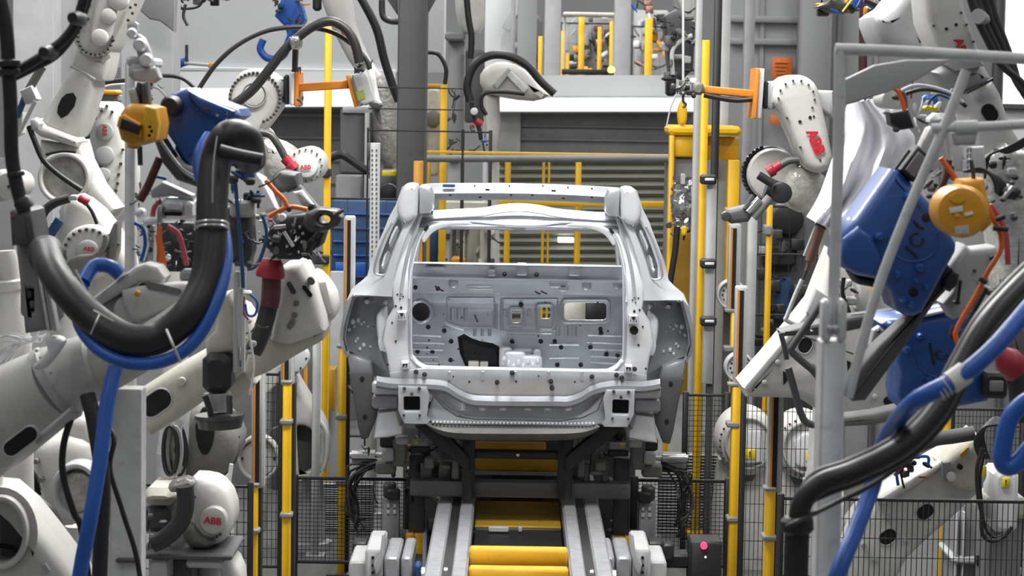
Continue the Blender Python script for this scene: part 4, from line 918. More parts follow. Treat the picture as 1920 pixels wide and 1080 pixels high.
for x, y in ((53, 552), (58, 572), (62, 598)): MB().bx(x - 4, y - 8, x + 5, y + 8, 7.03, .04, .006).o('slide_block', 'lgrey', t)
# far left white cylinder arm
t = thing('welding_robot', 'white cylindrical robot arm cut by the left picture edge', 'robot', spot(10, 700, 7.6), 'welding robots')
MB().lathe(P(8, 470, 7.6), P(26, 650, 7.6), [(0, S(20, 7.6)), (.1, S(24, 7.6)), (.3, S(24, 7.6)), (.32, S(30, 7.6)), (.4, S(30, 7.6)), (.42, S(25, 7.6)), (1, S(34, 7.6))], 28).o('forearm', 'white', t)
cap(t, 'motor_cap', 'white', 16, 348, 26, 7.8, .2); MB().bx(-30, 320, 12, 380, 7.9, .2, .03).o('motor', 'lgrey', t); cap(t, 'cap_screw', 'dsteel', 16, 350, 3, 7.79, .02)
wires('white_cables', 'wallw', t, [(-20, 640), (20, 634), (56, 640), (76, 634), (84, 628)], 6, 7, 1.6, 7.3); wires('white_cables', 'wallw', t, [(-10, 690), (12, 660), (40, 648), (70, 640)], 4, 6, 1.6, 7.3); wires('white_cables', 'wallw', t, [(8, 720), (8, 690), (20, 668), (44, 650)], 3, 5, 1.6, 7.3)
base(t, 12, 640, 7.8, 60)
# --- foreground robot holding the hose loop
t = thing('welding_robot', 'big white foreground robot arm carrying the black and blue hose loop', 'robot', spot(-40, 900, 7.3), 'welding robots')
MB().lathe(P(-110, 850, 7.4), P(112, 715, 7.2), [(0, S(105, 7.3)), (.5, S(92, 7.3)), (.9, S(76, 7.3)), (1, S(72, 7.3))], 40).o('forearm', 'white', t, ang=50)
MB().lathe(P(98, 724, 7.2), P(112, 715, 7.2), [(0, S(72, 7.2)), (.1, S(77, 7.2)), (.9, S(77, 7.2)), (1, S(70, 7.2))], 40).o('flange_ring', 'lgrey', t)
B = MB()
for k in range(9):
    a = math.radians(-50 + k * 14); B.ball(P(101 + math.sin(a) * 42, 716 - math.cos(a) * 4 + (k - 4) * 14, 7.2 - S(70, 7.2) * math.cos(math.radians((k - 4) * 15))), S(3.5, 7.2), 8)
B.o('flange_bolts', 'lgrey', t)
MB().lathe(P(112, 715, 7.2), P(214, 668, 7.15), [(0, S(68, 7.2)), (.3, S(68, 7.2)), (.75, S(60, 7.2)), (.8, S(52, 7.2)), (1, S(46, 7.2))], 36).o('wrist', 'white', t)
MB().lathe(P(190, 690, 7.15), P(262, 650, 7.1), [(0, S(50, 7.2)), (.8, S(48, 7.2)), (1, S(38, 7.2))], 30).o('wrist_end', 'cream', t)
oval(t, 38, 828, 72, 28, -37, 7.02); pl(t, 'lower_tube', 'lgrey', [(60, 826), (130, 764), (138, 772), (70, 836)], 7.05, .05, .01)
pl(t, 'cable_saddle', 'wallw', [(84, 636), (104, 632), (118, 640), (112, 656), (84, 690), (66, 694), (62, 684), (88, 660)], 6.98, .06, .012, 2)
# hose bracket
pl(t, 'hose_bracket', 'white', [(166, 564), (252, 500), (272, 494), (296, 500), (310, 520), (300, 540), (262, 530), (178, 578)], 6.95, .12, .016, 1)
pl(t, 'bracket_plate', 'lgrey', [(178, 580), (262, 532), (300, 542), (268, 610), (220, 620), (196, 604)], 7.02, .08, .014, 2)
cap(t, 'bracket_boss', 'white', 238, 580, 26, 6.96, .06); pl(t, 'bracket_cover', 'white', [(226, 545), (290, 535), (340, 530), (364, 536), (358, 566), (300, 590), (258, 606), (240, 590)], 6.93, .08, .02, 2)
MB().plate(slot(306, 540, 70, 12, 14), 6.925, .02, bev=0).o('bracket_slot', 'casting', t); pl(t, 'lower_prong', 'white', [(256, 616), (340, 560), (362, 552), (364, 580), (330, 600), (276, 626), (262, 630)], 6.9, .1, .02)
for x, y in ((288, 614), (306, 598), (328, 584), (346, 572)): cap(t, 'bracket_bolt', 'casting', x, y, 5, 6.895, .03)
MB().bx(336, 506, 366, 530, 7.0, .08, .01).o('grey_block', 'grey', t); hose(t, 'saddle_tie', 'tie', [(141, 506), (156, 536), (166, 556)], 2.5, 6.55)
hose(t, 'yellow_tag', 'oyellow', [(254, 548), (262, 552)], 6, 6.9)
base(t, -60, 900, 7.5, 90)
# the loop itself
t = thing('hose_loop', 'huge black hose loop with a blue hose strapped beneath it', 'hose', P(270, 690, 6.5))
hose(t, 'black_hose', 'rubber', [(86, 474, 6.75), (98, 505, 6.6), (128, 550, 6.5), (178, 600, 6.45), (240, 636, 6.4), (300, 632, 6.4), (352, 590, 6.4), (384, 530, 6.45), (396, 450, 6.5), (398, 370, 6.55), (406, 300, 6.6), (428, 255, 6.6), (462, 262, 6.65), (470, 300, 6.75)], 30, None, seg=24)
MB().lathe(P(92, 490, 6.72), P(84, 470, 6.8), [(0, S(30, 6.7)), (.2, S(35, 6.7)), (.9, S(34, 6.7)), (1, S(24, 6.7))], 24).o('hose_end', 'black', t)
hose(t, 'blue_hose', 'bluehose', [(144, 566, 6.6), (150, 610, 6.5), (184, 654, 6.42), (240, 680, 6.38), (310, 676, 6.38), (366, 638, 6.38), (408, 560, 6.42), (424, 480, 6.5), (410, 400, 6.6), (376, 330, 6.7), (376, 285, 6.75), (392, 255, 6.8)], 12.5, None, seg=16)
hose(t, 'thin_black_hose', 'black', [(150, 590, 6.5), (190, 640, 6.42), (250, 664, 6.38), (310, 656, 6.38), (360, 616, 6.38)], 5, None)
for a, b in (((312, 618), (338, 678)), ((186, 590), (170, 626)), ((176, 582), (212, 602))): hose(t, 'cable_tie', 'tie', [(a[0], a[1], 6.2), ((a[0] + b[0]) / 2, (a[1] + b[1]) / 2, 6.16), (b[0], b[1], 6.25)], 2.4 if a[0] > 300 else 1.5, None)
for y in (420, 428): 
    c = [P(397 + 31 * math.cos(q), y + 5 - 11 * math.sin(q) * .6 - 5, 6.5 - .052 * math.sin(q)) for q in (PI * k / 12 for k in range(-1, 14))]; MB().ring(c, S(3, 6.5), 8).o('clamp_band', 'steel', t)
MB().hose([(407, 255, 6.42), (400, 310, 6.4), (398, 380, 6.4)], 1.6, None).o('seam_line', 'lgrey', t)
hose(t, 'cross_strap', 'black', [(412, 282), (450, 292), (492, 300)], 12, 6.5); hose(t, 'blue_tail', 'bluehose', [(156, 530, 6.9), (176, 500, 6.95), (206, 500, 6.95), (226, 516, 6.95)], 14, None); hose(t, 'blue_tail', 'bluehose', [(150, 560, 6.85), (156, 540, 6.9), (150, 530, 6.9)], 11, None)
# --- white upright post with swivel hanger and amber balancer
t = thing('hanger_post', 'slim white galvanised post carrying the swivel hanger at upper left', 'post', spot(242, 400, 6.9))
vbar(MB(), 243, 116, 7.34, 19, .05, yref=360).o('shaft', 'galvp', t); foot(t, 243, 7.34, .2, 'galvp', 360)
MB().bx(236, 106, 262, 124, 6.9, .46, .008).o('top_arm', 'galvp', t); MB().bx(240, 120, 288, 150, 6.88, .08, .012).o('cross_head', 'lgrey', t)
for x, y, r in ((262, 84, 13), (274, 112, 13), (247, 62, 10)): MB().lathe(P(x, y, 6.82), P(x + 2, y + 2, 7.0), [(0, S(r * .7, 6.8)), (.1, S(r, 6.8)), (1, S(r, 6.8))], 20).o('swivel_pin', 'galvb', t)
pl(t, 'swivel_link', 'lgrey', [(252, 66), (268, 70), (284, 108), (282, 130), (266, 132), (256, 100)], 6.86, .05, .01, 2); pl(t, 'swivel_fork', 'lgrey', [(246, 130), (292, 126), (300, 146), (286, 156), (250, 152)], 6.84, .06, .01)
MB().bx(238, 40, 256, 62, 6.95, .06, .008).o('upper_link', 'lgrey', t)
t = thing('spring_balancer', 'amber spring balancer with dark window hanging at upper left', 'balancer', P(254, 276, 6.7))
pl(t, 'housing', 'oyellow', [(232, 200), (246, 194), (272, 196), (292, 202), (298, 232), (294, 262), (262, 272), (246, 276), (224, 262), (217, 236), (222, 216)], 6.65, .2, .03, 0)
pl(t, 'window_frame', 'oyellow', [(222, 218), (232, 214), (264, 232), (262, 258), (226, 246), (218, 236)], 6.63, .03, .008); pl(t, 'window', 'black', [(228, 221), (264, 236), (260, 253), (224, 241)], 6.622, .02, .002)
for x, y in ((281, 238), (284, 246), (280, 254)): cap(t, 'bolt', 'tray', x, y, 4, 6.64, .03)
pl(t, 'side_cover', 'tray', [(272, 198), (292, 203), (298, 232), (293, 262), (268, 268), (266, 230)], 6.64, .04, .008); hose(t, 'neck', 'dsteel', [(262, 196), (262, 176), (266, 156)], 9, 6.75); pl(t, 'hook', 'dgrey', [(264, 156), (276, 152), (280, 196), (266, 196)], 6.7, .05, .01); MB().cyl(P(250, 270, 6.75), P(249, 278, 6.75), S(12, 6.75)).o('cable_exit', 'tray', t)
pl(t, 'film_cover', 'film', [(240, 168), (252, 164), (262, 196), (246, 196)], 6.72, .04, .005); hose(t, 'wire_rope', 'dsteel', [(262, 274), (263, 310)], 5, 6.8)
clutter(t, 276, 160, 312, 186, 6.95, 10, 31, ('sticker', 'oyellow', 'black', 'galvp'), .08, (7, 15)); hose(t, 'white_lead', 'wallw', [(276, 162), (296, 166), (312, 182)], 2, 6.9)
# --- blue gun housing
t = thing('spot_welding_gun', 'blue spot welding gun housing beside the amber balancer at upper left', 'welding gun', P(360, 310, 7.0), 'blue welding guns')
pl(t, 'blue_housing', 'blue', [(296, 204), (318, 176), (350, 164), (372, 176), (446, 204), (452, 218), (404, 250), (372, 292), (356, 310), (344, 300), (312, 252), (298, 226)], 6.95, .28, .035, 1)
pl(t, 'lower_leg', 'blue', [(330, 262), (372, 280), (380, 330), (368, 344), (346, 310), (326, 280)], 7.05, .16, .02); pl(t, 'top_bevel', 'blue', [(352, 168), (376, 182), (440, 208), (420, 226), (384, 214), (356, 190)], 6.93, .05, .012)
MB().lathe(P(318, 198, 6.88), P(330, 200, 7.0), [(0, S(14, 6.9)), (.2, S(20, 6.9)), (1, S(20, 6.9))], 20).o('motor_shaft', 'black', t); cap(t, 'port', 'maroon', 385, 206, 5, 6.92, .03)
pl(t, 'gun_arm', 'dgrey', [(286, 258), (302, 256), (340, 316), (372, 340), (372, 352), (330, 338), (304, 306)], 6.98, .1, .015); hose(t, 'chrome_edge', 'steel', [(300, 260), (322, 292), (344, 318), (376, 336)], 4, 6.95)
hose(t, 'chrome_edge', 'lgrey', [(330, 296), (346, 312), (374, 320)], 6, 6.98); hose(t, 'maroon_cable', 'maroon', [(300, 296), (288, 324), (276, 352), (262, 376)], 8, 7.05)
for x, y in ((424, 212), (408, 216)): cap(t, 'bolt', 'steel', x, y, 3.5, 6.93, .03)
# valve cluster under it
t = thing('valve_cluster', 'cluster of valves, silver clamp and loose cables beneath the blue gun', 'valve cluster', P(310, 510, 7.3))
pl(t, 'blue_bracket', 'lgrey', [(280, 356), (304, 340), (322, 348), (362, 366), (362, 376), (320, 368), (284, 372)], 7.2, .06, .01); hose(t, 'blue_tube', 'bluehose', [(276, 366), (274, 346), (290, 332), (312, 336)], 3, 7.1)
MB().bx(302, 372, 362, 412, 7.2, .14, .012).o('silver_block', 'galvb', t); MB().bx(310, 380, 342, 394, 7.18, .04, .004).o('label_plate', 'wallw', t); MB().bx(308, 398, 340, 405, 7.18, .04, .002).o('slot', 'hole', t); MB().bx(346, 378, 360, 408, 7.16, .06, .008).o('side_clamp', 'galvp', t)
MB().bx(294, 384, 303, 422, 7.16, .06, .006).o('silver_lever', 'steel', t); MB().bx(252, 392, 268, 408, 7.2, .08, .008).o('white_fitting', 'wallw', t); MB().bx(266, 410, 296, 422, 7.18, .06, .008).o('white_fitting', 'wallw', t)
hose(t, 'orange_cable', 'orcable', [(299, 424), (300, 450), (306, 480), (308, 500)], 4.5, 7.12); hose(t, 'orange_cable', 'orcable', [(294, 440), (298, 470), (300, 498)], 3.5, 7.15); hose(t, 'pink_cable', 'pinkc', [(314, 424), (334, 438), (344, 470), (350, 498)], 5, 7.12); hose(t, 'pink_cable', 'pinkc', [(286, 406), (290, 388), (304, 376)], 5, 7.25)
hose(t, 'blue_tube', 'bluehose', [(252, 418), (268, 430), (272, 460), (264, 490)], 3.5, 7.15); MB().bx(276, 420, 287, 506, 7.25, .08, .006).o('upright_plate', 'lgrey', t); MB().bx(286, 418, 366, 510, 7.45, .1, .01).o('dark_backplate', 'black', t)
clutter(t, 252, 420, 290, 500, 7.2, 22, 41, ('black', 'dsteel', 'galvp', 'casting'), .1, (6, 14)); clutter(t, 306, 412, 364, 508, 7.3, 22, 42, ('black', 'dsteel', 'dgrey', 'galvp'), .1, (8, 16)); wires('loose_leads', 'dsteel', t, [(320, 430), (334, 450), (350, 452), (362, 440)], 6, 8, 1.2, 7.25)
clutter(t, 256, 340, 300, 392, 7.3, 12, 43, ('black', 'dsteel', 'galvp', 'white'), .1, (6, 14))
# --- blue and black hoses running down to the floor
for nm, m_, r, pts, lab in (('floor_hose', 'bluehose', 14.5, [(216, 690, 6.95), (200, 760, 6.9), (188, 860, 6.85), (168, 980, 6.8), (146, 1110, 6.8), (140, 1300, 6.8)], 'blue hose running down to the floor in the lower left corner'),
                            ('floor_hose', 'black', 15, [(164, 740, 7.05), (178, 800, 7.02), (192, 900, 7.0), (190, 1000, 7.0), (186, 1110, 7.0), (184, 1300, 7.0)], 'black hose hanging behind the blue floor hose, lower left'),
                            ('floor_cable', 'rubber', 5, [(204, 800, 7.15), (214, 826, 7.12), (206, 880, 7.1), (230, 960, 7.1), (262, 1080, 7.1), (268, 1300, 7.1)], 'thin black cable slanting over the wide grey post, lower left'),
                            ('floor_cable', 'rubber', 6.5, [(138, 772, 7.2), (120, 830, 7.2), (118, 890, 7.2), (138, 960, 7.2), (152, 990, 7.2), (168, 1100, 7.2)], 'black cable curving past the white robot drum, lower left')):
    solo(MB().hose(pts, r, None, 16), nm, m_, lab, 'hose' if 'hose' in nm else 'cable')
post('wide grey steel post at lower left beside the blue hose', 235, 730, 7.22, 60, 'galvp', 'steel_post', 'post', yref=900)
MB().bx(216, 1048, 262, 1056, 7.2, .06).o('joint_plate', 'dgrey', bpy.data.objects['steel_post'])
# --- big cream weld-gun arm with slots and the dark gun
t = thing('welding_robot', 'grimy cream robot wrist with slotted cover below the dark welding gun', 'robot', spot(480, 900, 8.5), 'welding robots')
pl(t, 'wrist_cover', 'white', [(528, 500), (566, 492), (584, 528), (606, 600), (608, 622), (586, 632), (540, 648), (505, 640), (520, 560)], 8.35, .3, .04, 1)
pl(t, 'lower_casting', 'cream', [(455, 700), (462, 668), (500, 606), (530, 588), (560, 610), (610, 618), (604, 640), (560, 664), (500, 700), (470, 712)], 8.4, .28, .035, 1)
pl(t, 'round_shoulder', 'white', [(584, 512), (606, 528), (624, 556), (628, 590), (616, 606), (604, 598), (592, 560)], 8.55, .25, .05, 2)
MB().plate(slot(546, 540, 26, 9, 60), 8.345, .02, bev=0).o('slot', 'dsteel', t); MB().plate(slot(576, 546, 26, 7, 52), 8.345, .02, bev=0).o('slot', 'hole', t); MB().plate(slot(583, 527, 16, 12, 60), 8.345, .02, bev=0).o('slot', 'casting', t)
for x, y in ((555, 569), (552, 591), (548, 604), (543, 612)): cap(t, 'cover_bolt', 'casting', x, y, 5.5, 8.34, .03)
for x, y in ((512, 628), (528, 626)): cap(t, 'casting_hole', 'dsteel', x, y, 5, 8.39, .03)
hose(t, 'dark_hose', 'rubberg', [(508, 516), (506, 560), (498, 600), (484, 640), (474, 660)], 17, 8.3, seg=16); B = MB(); collar(B, (490, 488), (522, 508), 1, 8.3)
MB().lathe(P(510, 486, 8.25), P(506, 520, 8.25), [(0, S(17, 8.3)), (.2, S(22, 8.3)), (.8, S(28, 8.3)), (1, S(26, 8.3))], 20).o('hose_collar', 'red', t)
hose(t, 'maroon_sleeve', 'maroon', [(510, 515), (509, 550), (505, 575)], 17.5, 8.27, seg=16)
pl(t, 'rear_body', 'cream', [(404, 600), (440, 570), (470, 600), (470, 660), (440, 700), (404, 680)], 8.5, .25, .04, 2); base(t, 400, 760, 9.7, 40)
pl(t, 'wrist_link', 'cream', [(430, 690), (470, 690), (480, 720), (440, 760), (420, 740)], 8.7, .2, .03, 1)
t = thing('spot_welding_gun', 'dark spot welding gun with orange cables and chrome rods left of the car', 'welding gun', P(560, 480, 8.2), 'dark welding guns')
pl(t, 'gun_body', 'black', [(500, 430), (530, 404), (580, 398), (612, 424), (600, 462), (560, 488), (520, 486), (496, 462)], 8.15, .2, .02, 1)
pl(t, 'gun_jaw', 'dsteel', [(572, 400), (596, 390), (632, 394), (642, 408), (634, 424), (606, 436), (580, 438), (566, 422)], 8.1, .12, .02, 1, [ell(608, 412, 11, 8)]); pl(t, 'gun_jaw', 'black', [(552, 470), (586, 440), (592, 456), (570, 486)], 8.12, .12, .02)
pcyl(t, 'electrode', 'dsteel', (626, 404), (644, 394), 5, 8.1, 3); pcyl(t, 'chrome_rod', 'steel', (532, 434), (550, 462), 3.5, 8.05); pcyl(t, 'chrome_rod', 'steel', (514, 426), (536, 424), 4, 8.05); cap(t, 'fitting', 'wallw', 528, 408, 7, 8.06, .04)
hose(t, 'orange_cable', 'orcable', [(498, 338), (516, 358), (532, 374), (540, 392)], 4.5, 8.0); hose(t, 'orange_cable', 'orcable', [(504, 406), (526, 394), (548, 388), (576, 393)], 4.5, 8.0); MB().bx(537, 386, 545, 398, 7.97, .06, .006).o('cable_tie', 'black', t)
for x, y in ((550, 422), (562, 426), (568, 438), (566, 454), (582, 462), (538, 462), (508, 456), (526, 440)): cap(t, 'bolt', 'steel', x, y, 3, 8.13, .04)
clutter(t, 490, 410, 600, 486, 8.08, 40, 51, ('black', 'dsteel', 'black', 'casting', 'steel'), .12, (8, 20)); clutter(t, 476, 400, 520, 450, 8.1, 14, 52, ('red', 'lgrey', 'dsteel', 'galvp', 'casting'), .1, (7, 16))
hose(t, 'violet_cable', 'bluedk', [(492, 404), (500, 440), (490, 480), (478, 500), (464, 505)], 3.5, 8.02); pl(t, 'white_shroud', 'wallw', [(480, 326), (494, 334), (520, 392), (496, 400), (486, 366)], 8.2, .1, .02); pl(t, 'grey_flap', 'lgrey', [(548, 360), (566, 356), (588, 384), (570, 392)], 8.25, .08, .02)
pl(t, 'dark_motor', 'dgrey', [(512, 334), (524, 322), (556, 326), (560, 350), (540, 362), (516, 352)], 8.3, .2, .02); pcyl(t, 'grey_cylinder', 'casting', (556, 352), (592, 394), 10, 8.3)
# servo motor stack hanging below the loop
t = thing('servo_motor', 'black and grey servo motor stack hanging in front of the cream robot', 'motor', P(410, 806, 7.8))
MB().bx(378, 664, 432, 738, 7.8, .16, .02).o('motor_case', 'black', t); pl(t, 'upper_bracket', 'cream', [(404, 556), (430, 548), (448, 600), (450, 660), (386, 668), (384, 640), (404, 620)], 7.85, .14, .02)
for x, w_ in ((442, 10), (455, 6)): vbar(MB(), x, 510, 7.82, w_, .05, 700, bev=.004).o('guide_column', 'lgrey', t)
MB().lathe(P(408, 736, 7.86), P(410, 770, 7.86), [(0, S(26, 7.9)), (.3, S(24, 7.9)), (.5, S(20, 7.9)), (1, S(20, 7.9))], 24).o('gear_case', 'lgrey', t)
MB().lathe(P(412, 774, 7.86), P(413, 802, 7.86), [(0, S(30, 7.9)), (.1, S(47, 7.9)), (.35, S(48, 7.9)), (.4, S(44, 7.9)), (1, S(40, 7.9))], 32).o('flange', 'dsteel', t); pcyl(t, 'shaft', 'dsteel', (430, 742), (431, 776), 6, 7.8)
hose(t, 'lead', 'black', [(384, 742), (392, 764), (396, 780)], 6, 7.8); hose(t, 'white_wires', 'wallw', [(462, 600), (470, 640), (476, 690), (468, 740)], 2, 7.75); hose(t, 'blue_wire', 'bluehose', [(464, 548), (482, 566), (478, 590), (464, 590), (460, 570)], 2.5, 7.75); hose(t, 'red_wire', 'red', [(458, 556), (456, 584), (466, 600)], 2, 7.75)
MB().bx(448, 546, 470, 554, 7.74, .05, .006).o('white_clip', 'wallw', t); hose(t, 'violet_bundle', 'bluedk', [(440, 330), (446, 400), (452, 470), (456, 540)], 4, 7.7); hose(t, 'grey_bundle', 'lgrey', [(452, 540), (450, 590), (452, 650)], 5, 7.72)
pl(t, 'valve_block', 'dsteel', [(424, 388), (470, 384), (474, 470), (466, 500), (440, 500), (424, 460)], 7.75, .12, .015); MB().bx(430, 376, 476, 408, 7.72, .1, .01).o('cream_cap', 'cream', t)
clutter(t, 422, 388, 476, 500, 7.7, 26, 61, ('black', 'dsteel', 'cream', 'bluehose', 'maroon'), .08, (7, 16)); clutter(t, 428, 290, 486, 380, 7.6, 24, 62, ('black', 'black', 'bluedk', 'dgrey'), .15, (14, 30)); clutter(t, 440, 600, 480, 700, 7.9, 16, 63, ('cream', 'lgrey', 'dsteel'), .1, (8, 18))
# --- robot with oval opening, round casting and emblem elbow at lower left
t = thing('welding_robot', 'cream robot arm with black oval opening under the hose loop', 'robot', spot(300, 900, 8.8), 'welding robots')
pl(t, 'upper_arm', 'cream', [(250, 740), (330, 690), (420, 640), (452, 640), (470, 690), (400, 740), (330, 790), (280, 820), (250, 800)], 8.6, .3, .05, 1)
oval(t, 292, 756, 62, 38, -35, 8.6); cap(t, 'arm_boss', 'cream', 340, 716, 8, 8.58, .04); base(t, 236, 850, 9.6, 40)
t = thing('welding_robot', 'round grey robot casting with dark central opening at lower left', 'robot', spot(380, 930, 9.4), 'welding robots')
pl(t, 'casting', 'casting', [(320, 800), (350, 768), (390, 764), (420, 790), (444, 830), (430, 880), (392, 910), (346, 906), (318, 870), (308, 830)], 9.2, .35, .06, 2)
pl(t, 'side_cover', 'lgrey', [(306, 796), (330, 776), (352, 770), (344, 900), (318, 880), (300, 840)], 9.15, .3, .05, 2); pl(t, 'dark_opening', 'hole', [(366, 800), (378, 766), (392, 770), (402, 806), (396, 840), (384, 854), (372, 840)], 9.19, .05, .005, 2)
for k in range(3): MB().plate(ell(318 + k * 9, 846, 15, 48, 0, 28), 9.1 + k * .03, .05, [ell(318 + k * 9, 846, 11, 43, 0, 28)], bev=.01).o('hose_coil', ('black', 'lgrey', 'black')[k], t)
hose(t, 'dark_hose', 'rubberg', [(436, 816), (430, 860), (404, 890)], 14, 9.3); hose(t, 'white_rod', 'wallw', [(434, 870), (430, 900), (426, 930)], 4, 9.1); base(t, 380, 920, 9.5, 45)
pl(t, 'back_arm', 'white', [(348, 790), (372, 758), (384, 770), (362, 812)], 9.4, .2, .04)
t = thing('welding_robot', 'white robot elbow with big round red emblem at lower left', 'robot', spot(380, 1040, 8.9), 'welding robots')
pl(t, 'elbow', 'white', [(340, 918), (372, 906), (410, 920), (430, 960), (428, 1000), (408, 1024), (370, 1026), (340, 1010)], 8.8, .3, .06, 2); cap(t, 'emblem_plate', 'white', 399, 977, 26, 8.76, .05); text('ABB', 399, 977, 8.755, 13, 6, 'redlogo', 'maker_lettering', t)
bring(t, 382, 966, 8.8, 48, 12, 3, 50, 150); pl(t, 'lower_shell', 'casting', [(338, 992), (360, 980), (380, 1004), (404, 1016), (388, 1030), (352, 1026)], 8.78, .1, .03, 2); hose(t, 'elbow_hose', 'rubberg', [(346, 912), (348, 945), (338, 980), (310, 1008), (286, 1020)], 17, 8.7, seg=16)
MB().bx(264, 916, 330, 950, 8.9, .3, .03).o('motor', 'cream', t); MB().bx(264, 950, 320, 1000, 8.95, .3, .02).o('motor_body', 'dgrey', t); pl(t, 'film_cap', 'film', [(316, 908), (346, 898), (362, 910), (340, 922), (318, 924)], 8.75, .1, .02, 2)
clutter(t, 262, 960, 320, 1030, 8.8, 14, 71, ('black', 'dsteel', 'casting'), .1, (10, 22)); base(t, 390, 1020, 9.0, 40)
t = thing('machine_ledge', 'grey steel ledge under the elbow with the round red emblem', 'ledge', spot(340, 1060, 8.8)); MB().bx(256, 1040, 436, 1050, 8.7, .4, .006).o('ledge_plate', 'dgrey', t); MB().bx(348, 1050, 420, 1066, 8.72, .3, .01).o('pale_bar', 'lgrey', t); MB().bx(278, 1050, 312, 1100, 8.72, .2, .01).o('pale_block', 'lgrey', t)
vbar(MB(), 330, 1050, 8.9, 60, .3).o('stand', 'dgrey', t); pl(t, 'white_curve', 'white', [(376, 1034), (404, 1030), (440, 1056), (452, 1100), (420, 1100), (408, 1066)], 8.85, .2, .03, 2)
# bottom left corner robot and drum
t = thing('welding_robot', 'white robot arm with large round hollow in the bottom left corner', 'robot', spot(20, 1080, 7.6), 'welding robots')
pl(t, 'arm', 'white', [(-60, 920), (0, 926), (40, 960), (80, 1010), (140, 1090), (160, 1140), (-60, 1140)], 7.5, .3, .05, 1, [ell(0, 1000, 42, 58, n=32)]); MB().plate(ell(0, 1000, 52, 70, n=36), 7.46, .06, [ell(0, 1000, 41, 57, n=36)], bev=.012).o('joint_ring', 'white', t)
cap(t, 'joint_cover', 'casting', 0, 1000, 62, 7.62, .05); hose(t, 'inner_rib', 'hole', [(-10, 1022), (20, 1026), (40, 1040)], 5, 7.55); pl(t, 'dent', 'lgrey', [(76, 1060), (86, 1056), (94, 1070), (86, 1076)], 7.495, .02, .004); base(t, -20, 1100, 7.7, 70)
t = thing('welding_robot', 'white robot drum behind the blue floor hose with a red cable collar', 'robot', spot(110, 980, 8.2), 'welding robots')
pl(t, 'drum', 'white', [(60, 850), (90, 826), (130, 820), (168, 840), (176, 900), (160, 960), (130, 990), (100, 980), (70, 920)], 8.3, .35, .06, 2); MB().plate(ell(140, 922, 46, 54, n=36), 8.2, .12, [ell(142, 924, 36, 44, n=36)], bev=.015).o('drum_ring', 'lgrey', t)
cap(t, 'drum_cover', 'film', 142, 924, 40, 8.26, .04); pl(t, 'upper_casting', 'white', [(118, 800), (150, 780), (172, 800), (176, 860), (140, 880)], 8.35, .2, .04, 2)
for x, y in ((66, 866), (76, 900)): cap(t, 'drum_bolt', 'casting', x, y, 5, 8.28, .04)
hose(t, 'thick_cable', 'rubberg', [(24, 944), (54, 940), (88, 956), (106, 985), (108, 1005)], 13, 8.0, seg=16); MB().lathe(P(108, 1000, 8.0), P(108, 1024, 8.0), [(0, S(15, 8)), (.2, S(20, 8)), (.8, S(19, 8)), (1, S(16, 8))], 18).o('red_collar', 'red', t)
hose(t, 'pale_ring', 'wallw', [(92, 1030), (118, 1034)], 4, 7.95); hose(t, 'dark_plug', 'black', [(112, 1030), (132, 1050), (140, 1080)], 9, 8.05); base(t, 130, 1000, 8.6, 45)
t = thing('welding_robot', 'small white robot wrist with dark lettering at the left edge, low down', 'robot', spot(20, 920, 8.6), 'welding robots')
pl(t, 'wrist', 'white', [(-30, 880), (0, 880), (24, 890), (36, 918), (30, 950), (-30, 950)], 8.5, .25, .04, 2); text('ABB', 20, 908, 8.495, 9, 90, 'bluedk', 'maker_lettering', t); hose(t, 'black_cable', 'rubber', [(-10, 868), (24, 862), (48, 872), (60, 900), (70, 930)], 9, 8.4); pl(t, 'black_cover', 'black', [(18, 884), (48, 880), (64, 906), (68, 926), (50, 914)], 8.45, .1, .02); base(t, 0, 960, 8.7, 50)
# --- robot with bolted disc, orange bar and sensor head
t = thing('sensor_robot', 'white robot with bolted round disc holding an orange bar and sensor head', 'robot', spot(500, 700, 11.3), 'white robots')
pl(t, 'link', 'white', [(426, 196), (432, 160), (452, 134), (480, 128), (508, 136), (524, 154), (528, 190), (512, 218), (488, 248), (470, 256), (446, 236)], 11.2, .28, .04, 2); bring(t, 478, 184, 11.2, 47, 30, 3, 150, 430); MB().plate(ell(476, 178, 24, n=32), 11.18, .03, [ell(476, 178, 21.5, n=32)], bev=.004).o('centre_groove', 'lgrey', t)
cap(t, 'centre_cap', 'white', 476, 178, 21, 11.185, .02); cap(t, 'flange_plate', 'black', 530, 170, 22, 11.25, .1)
MB().bx(518, 150, 531, 184, 11.22, .2, .02).o('wrist_neck', 'lgrey', t); MB().bx(531, 140, 543, 196, 11.2, .25, .012).o('black_flange', 'black', t); MB().bx(542, 134, 552, 198, 11.18, .28, .01).o('pale_flange', 'wallw', t); MB().bx(551, 132, 559, 200, 11.18, .28, .01).o('orange_flange', 'orange', t)
pl(t, 'orange_bar', 'orange', [(558, 157), (652, 150), (652, 166), (558, 172)], 11.22, .1, .008); pl(t, 'end_plate', 'orange', [(648, 142), (655, 140), (672, 196), (664, 201)], 11.18, .2, .006); pl(t, 'end_plate_edge', 'cream', [(655, 140), (660, 140), (678, 198), (671, 200)], 11.19, .2, .004)
pl(t, 'sensor_head', 'lgrey', [(660, 140), (688, 130), (704, 190), (684, 198), (674, 194)], 11.15, .18, .015, label='grey sensor head'); pl(t, 'olive_label', 'olabel', [(668, 172), (681, 167), (685, 184), (672, 189)], 11.145, .01, .001)
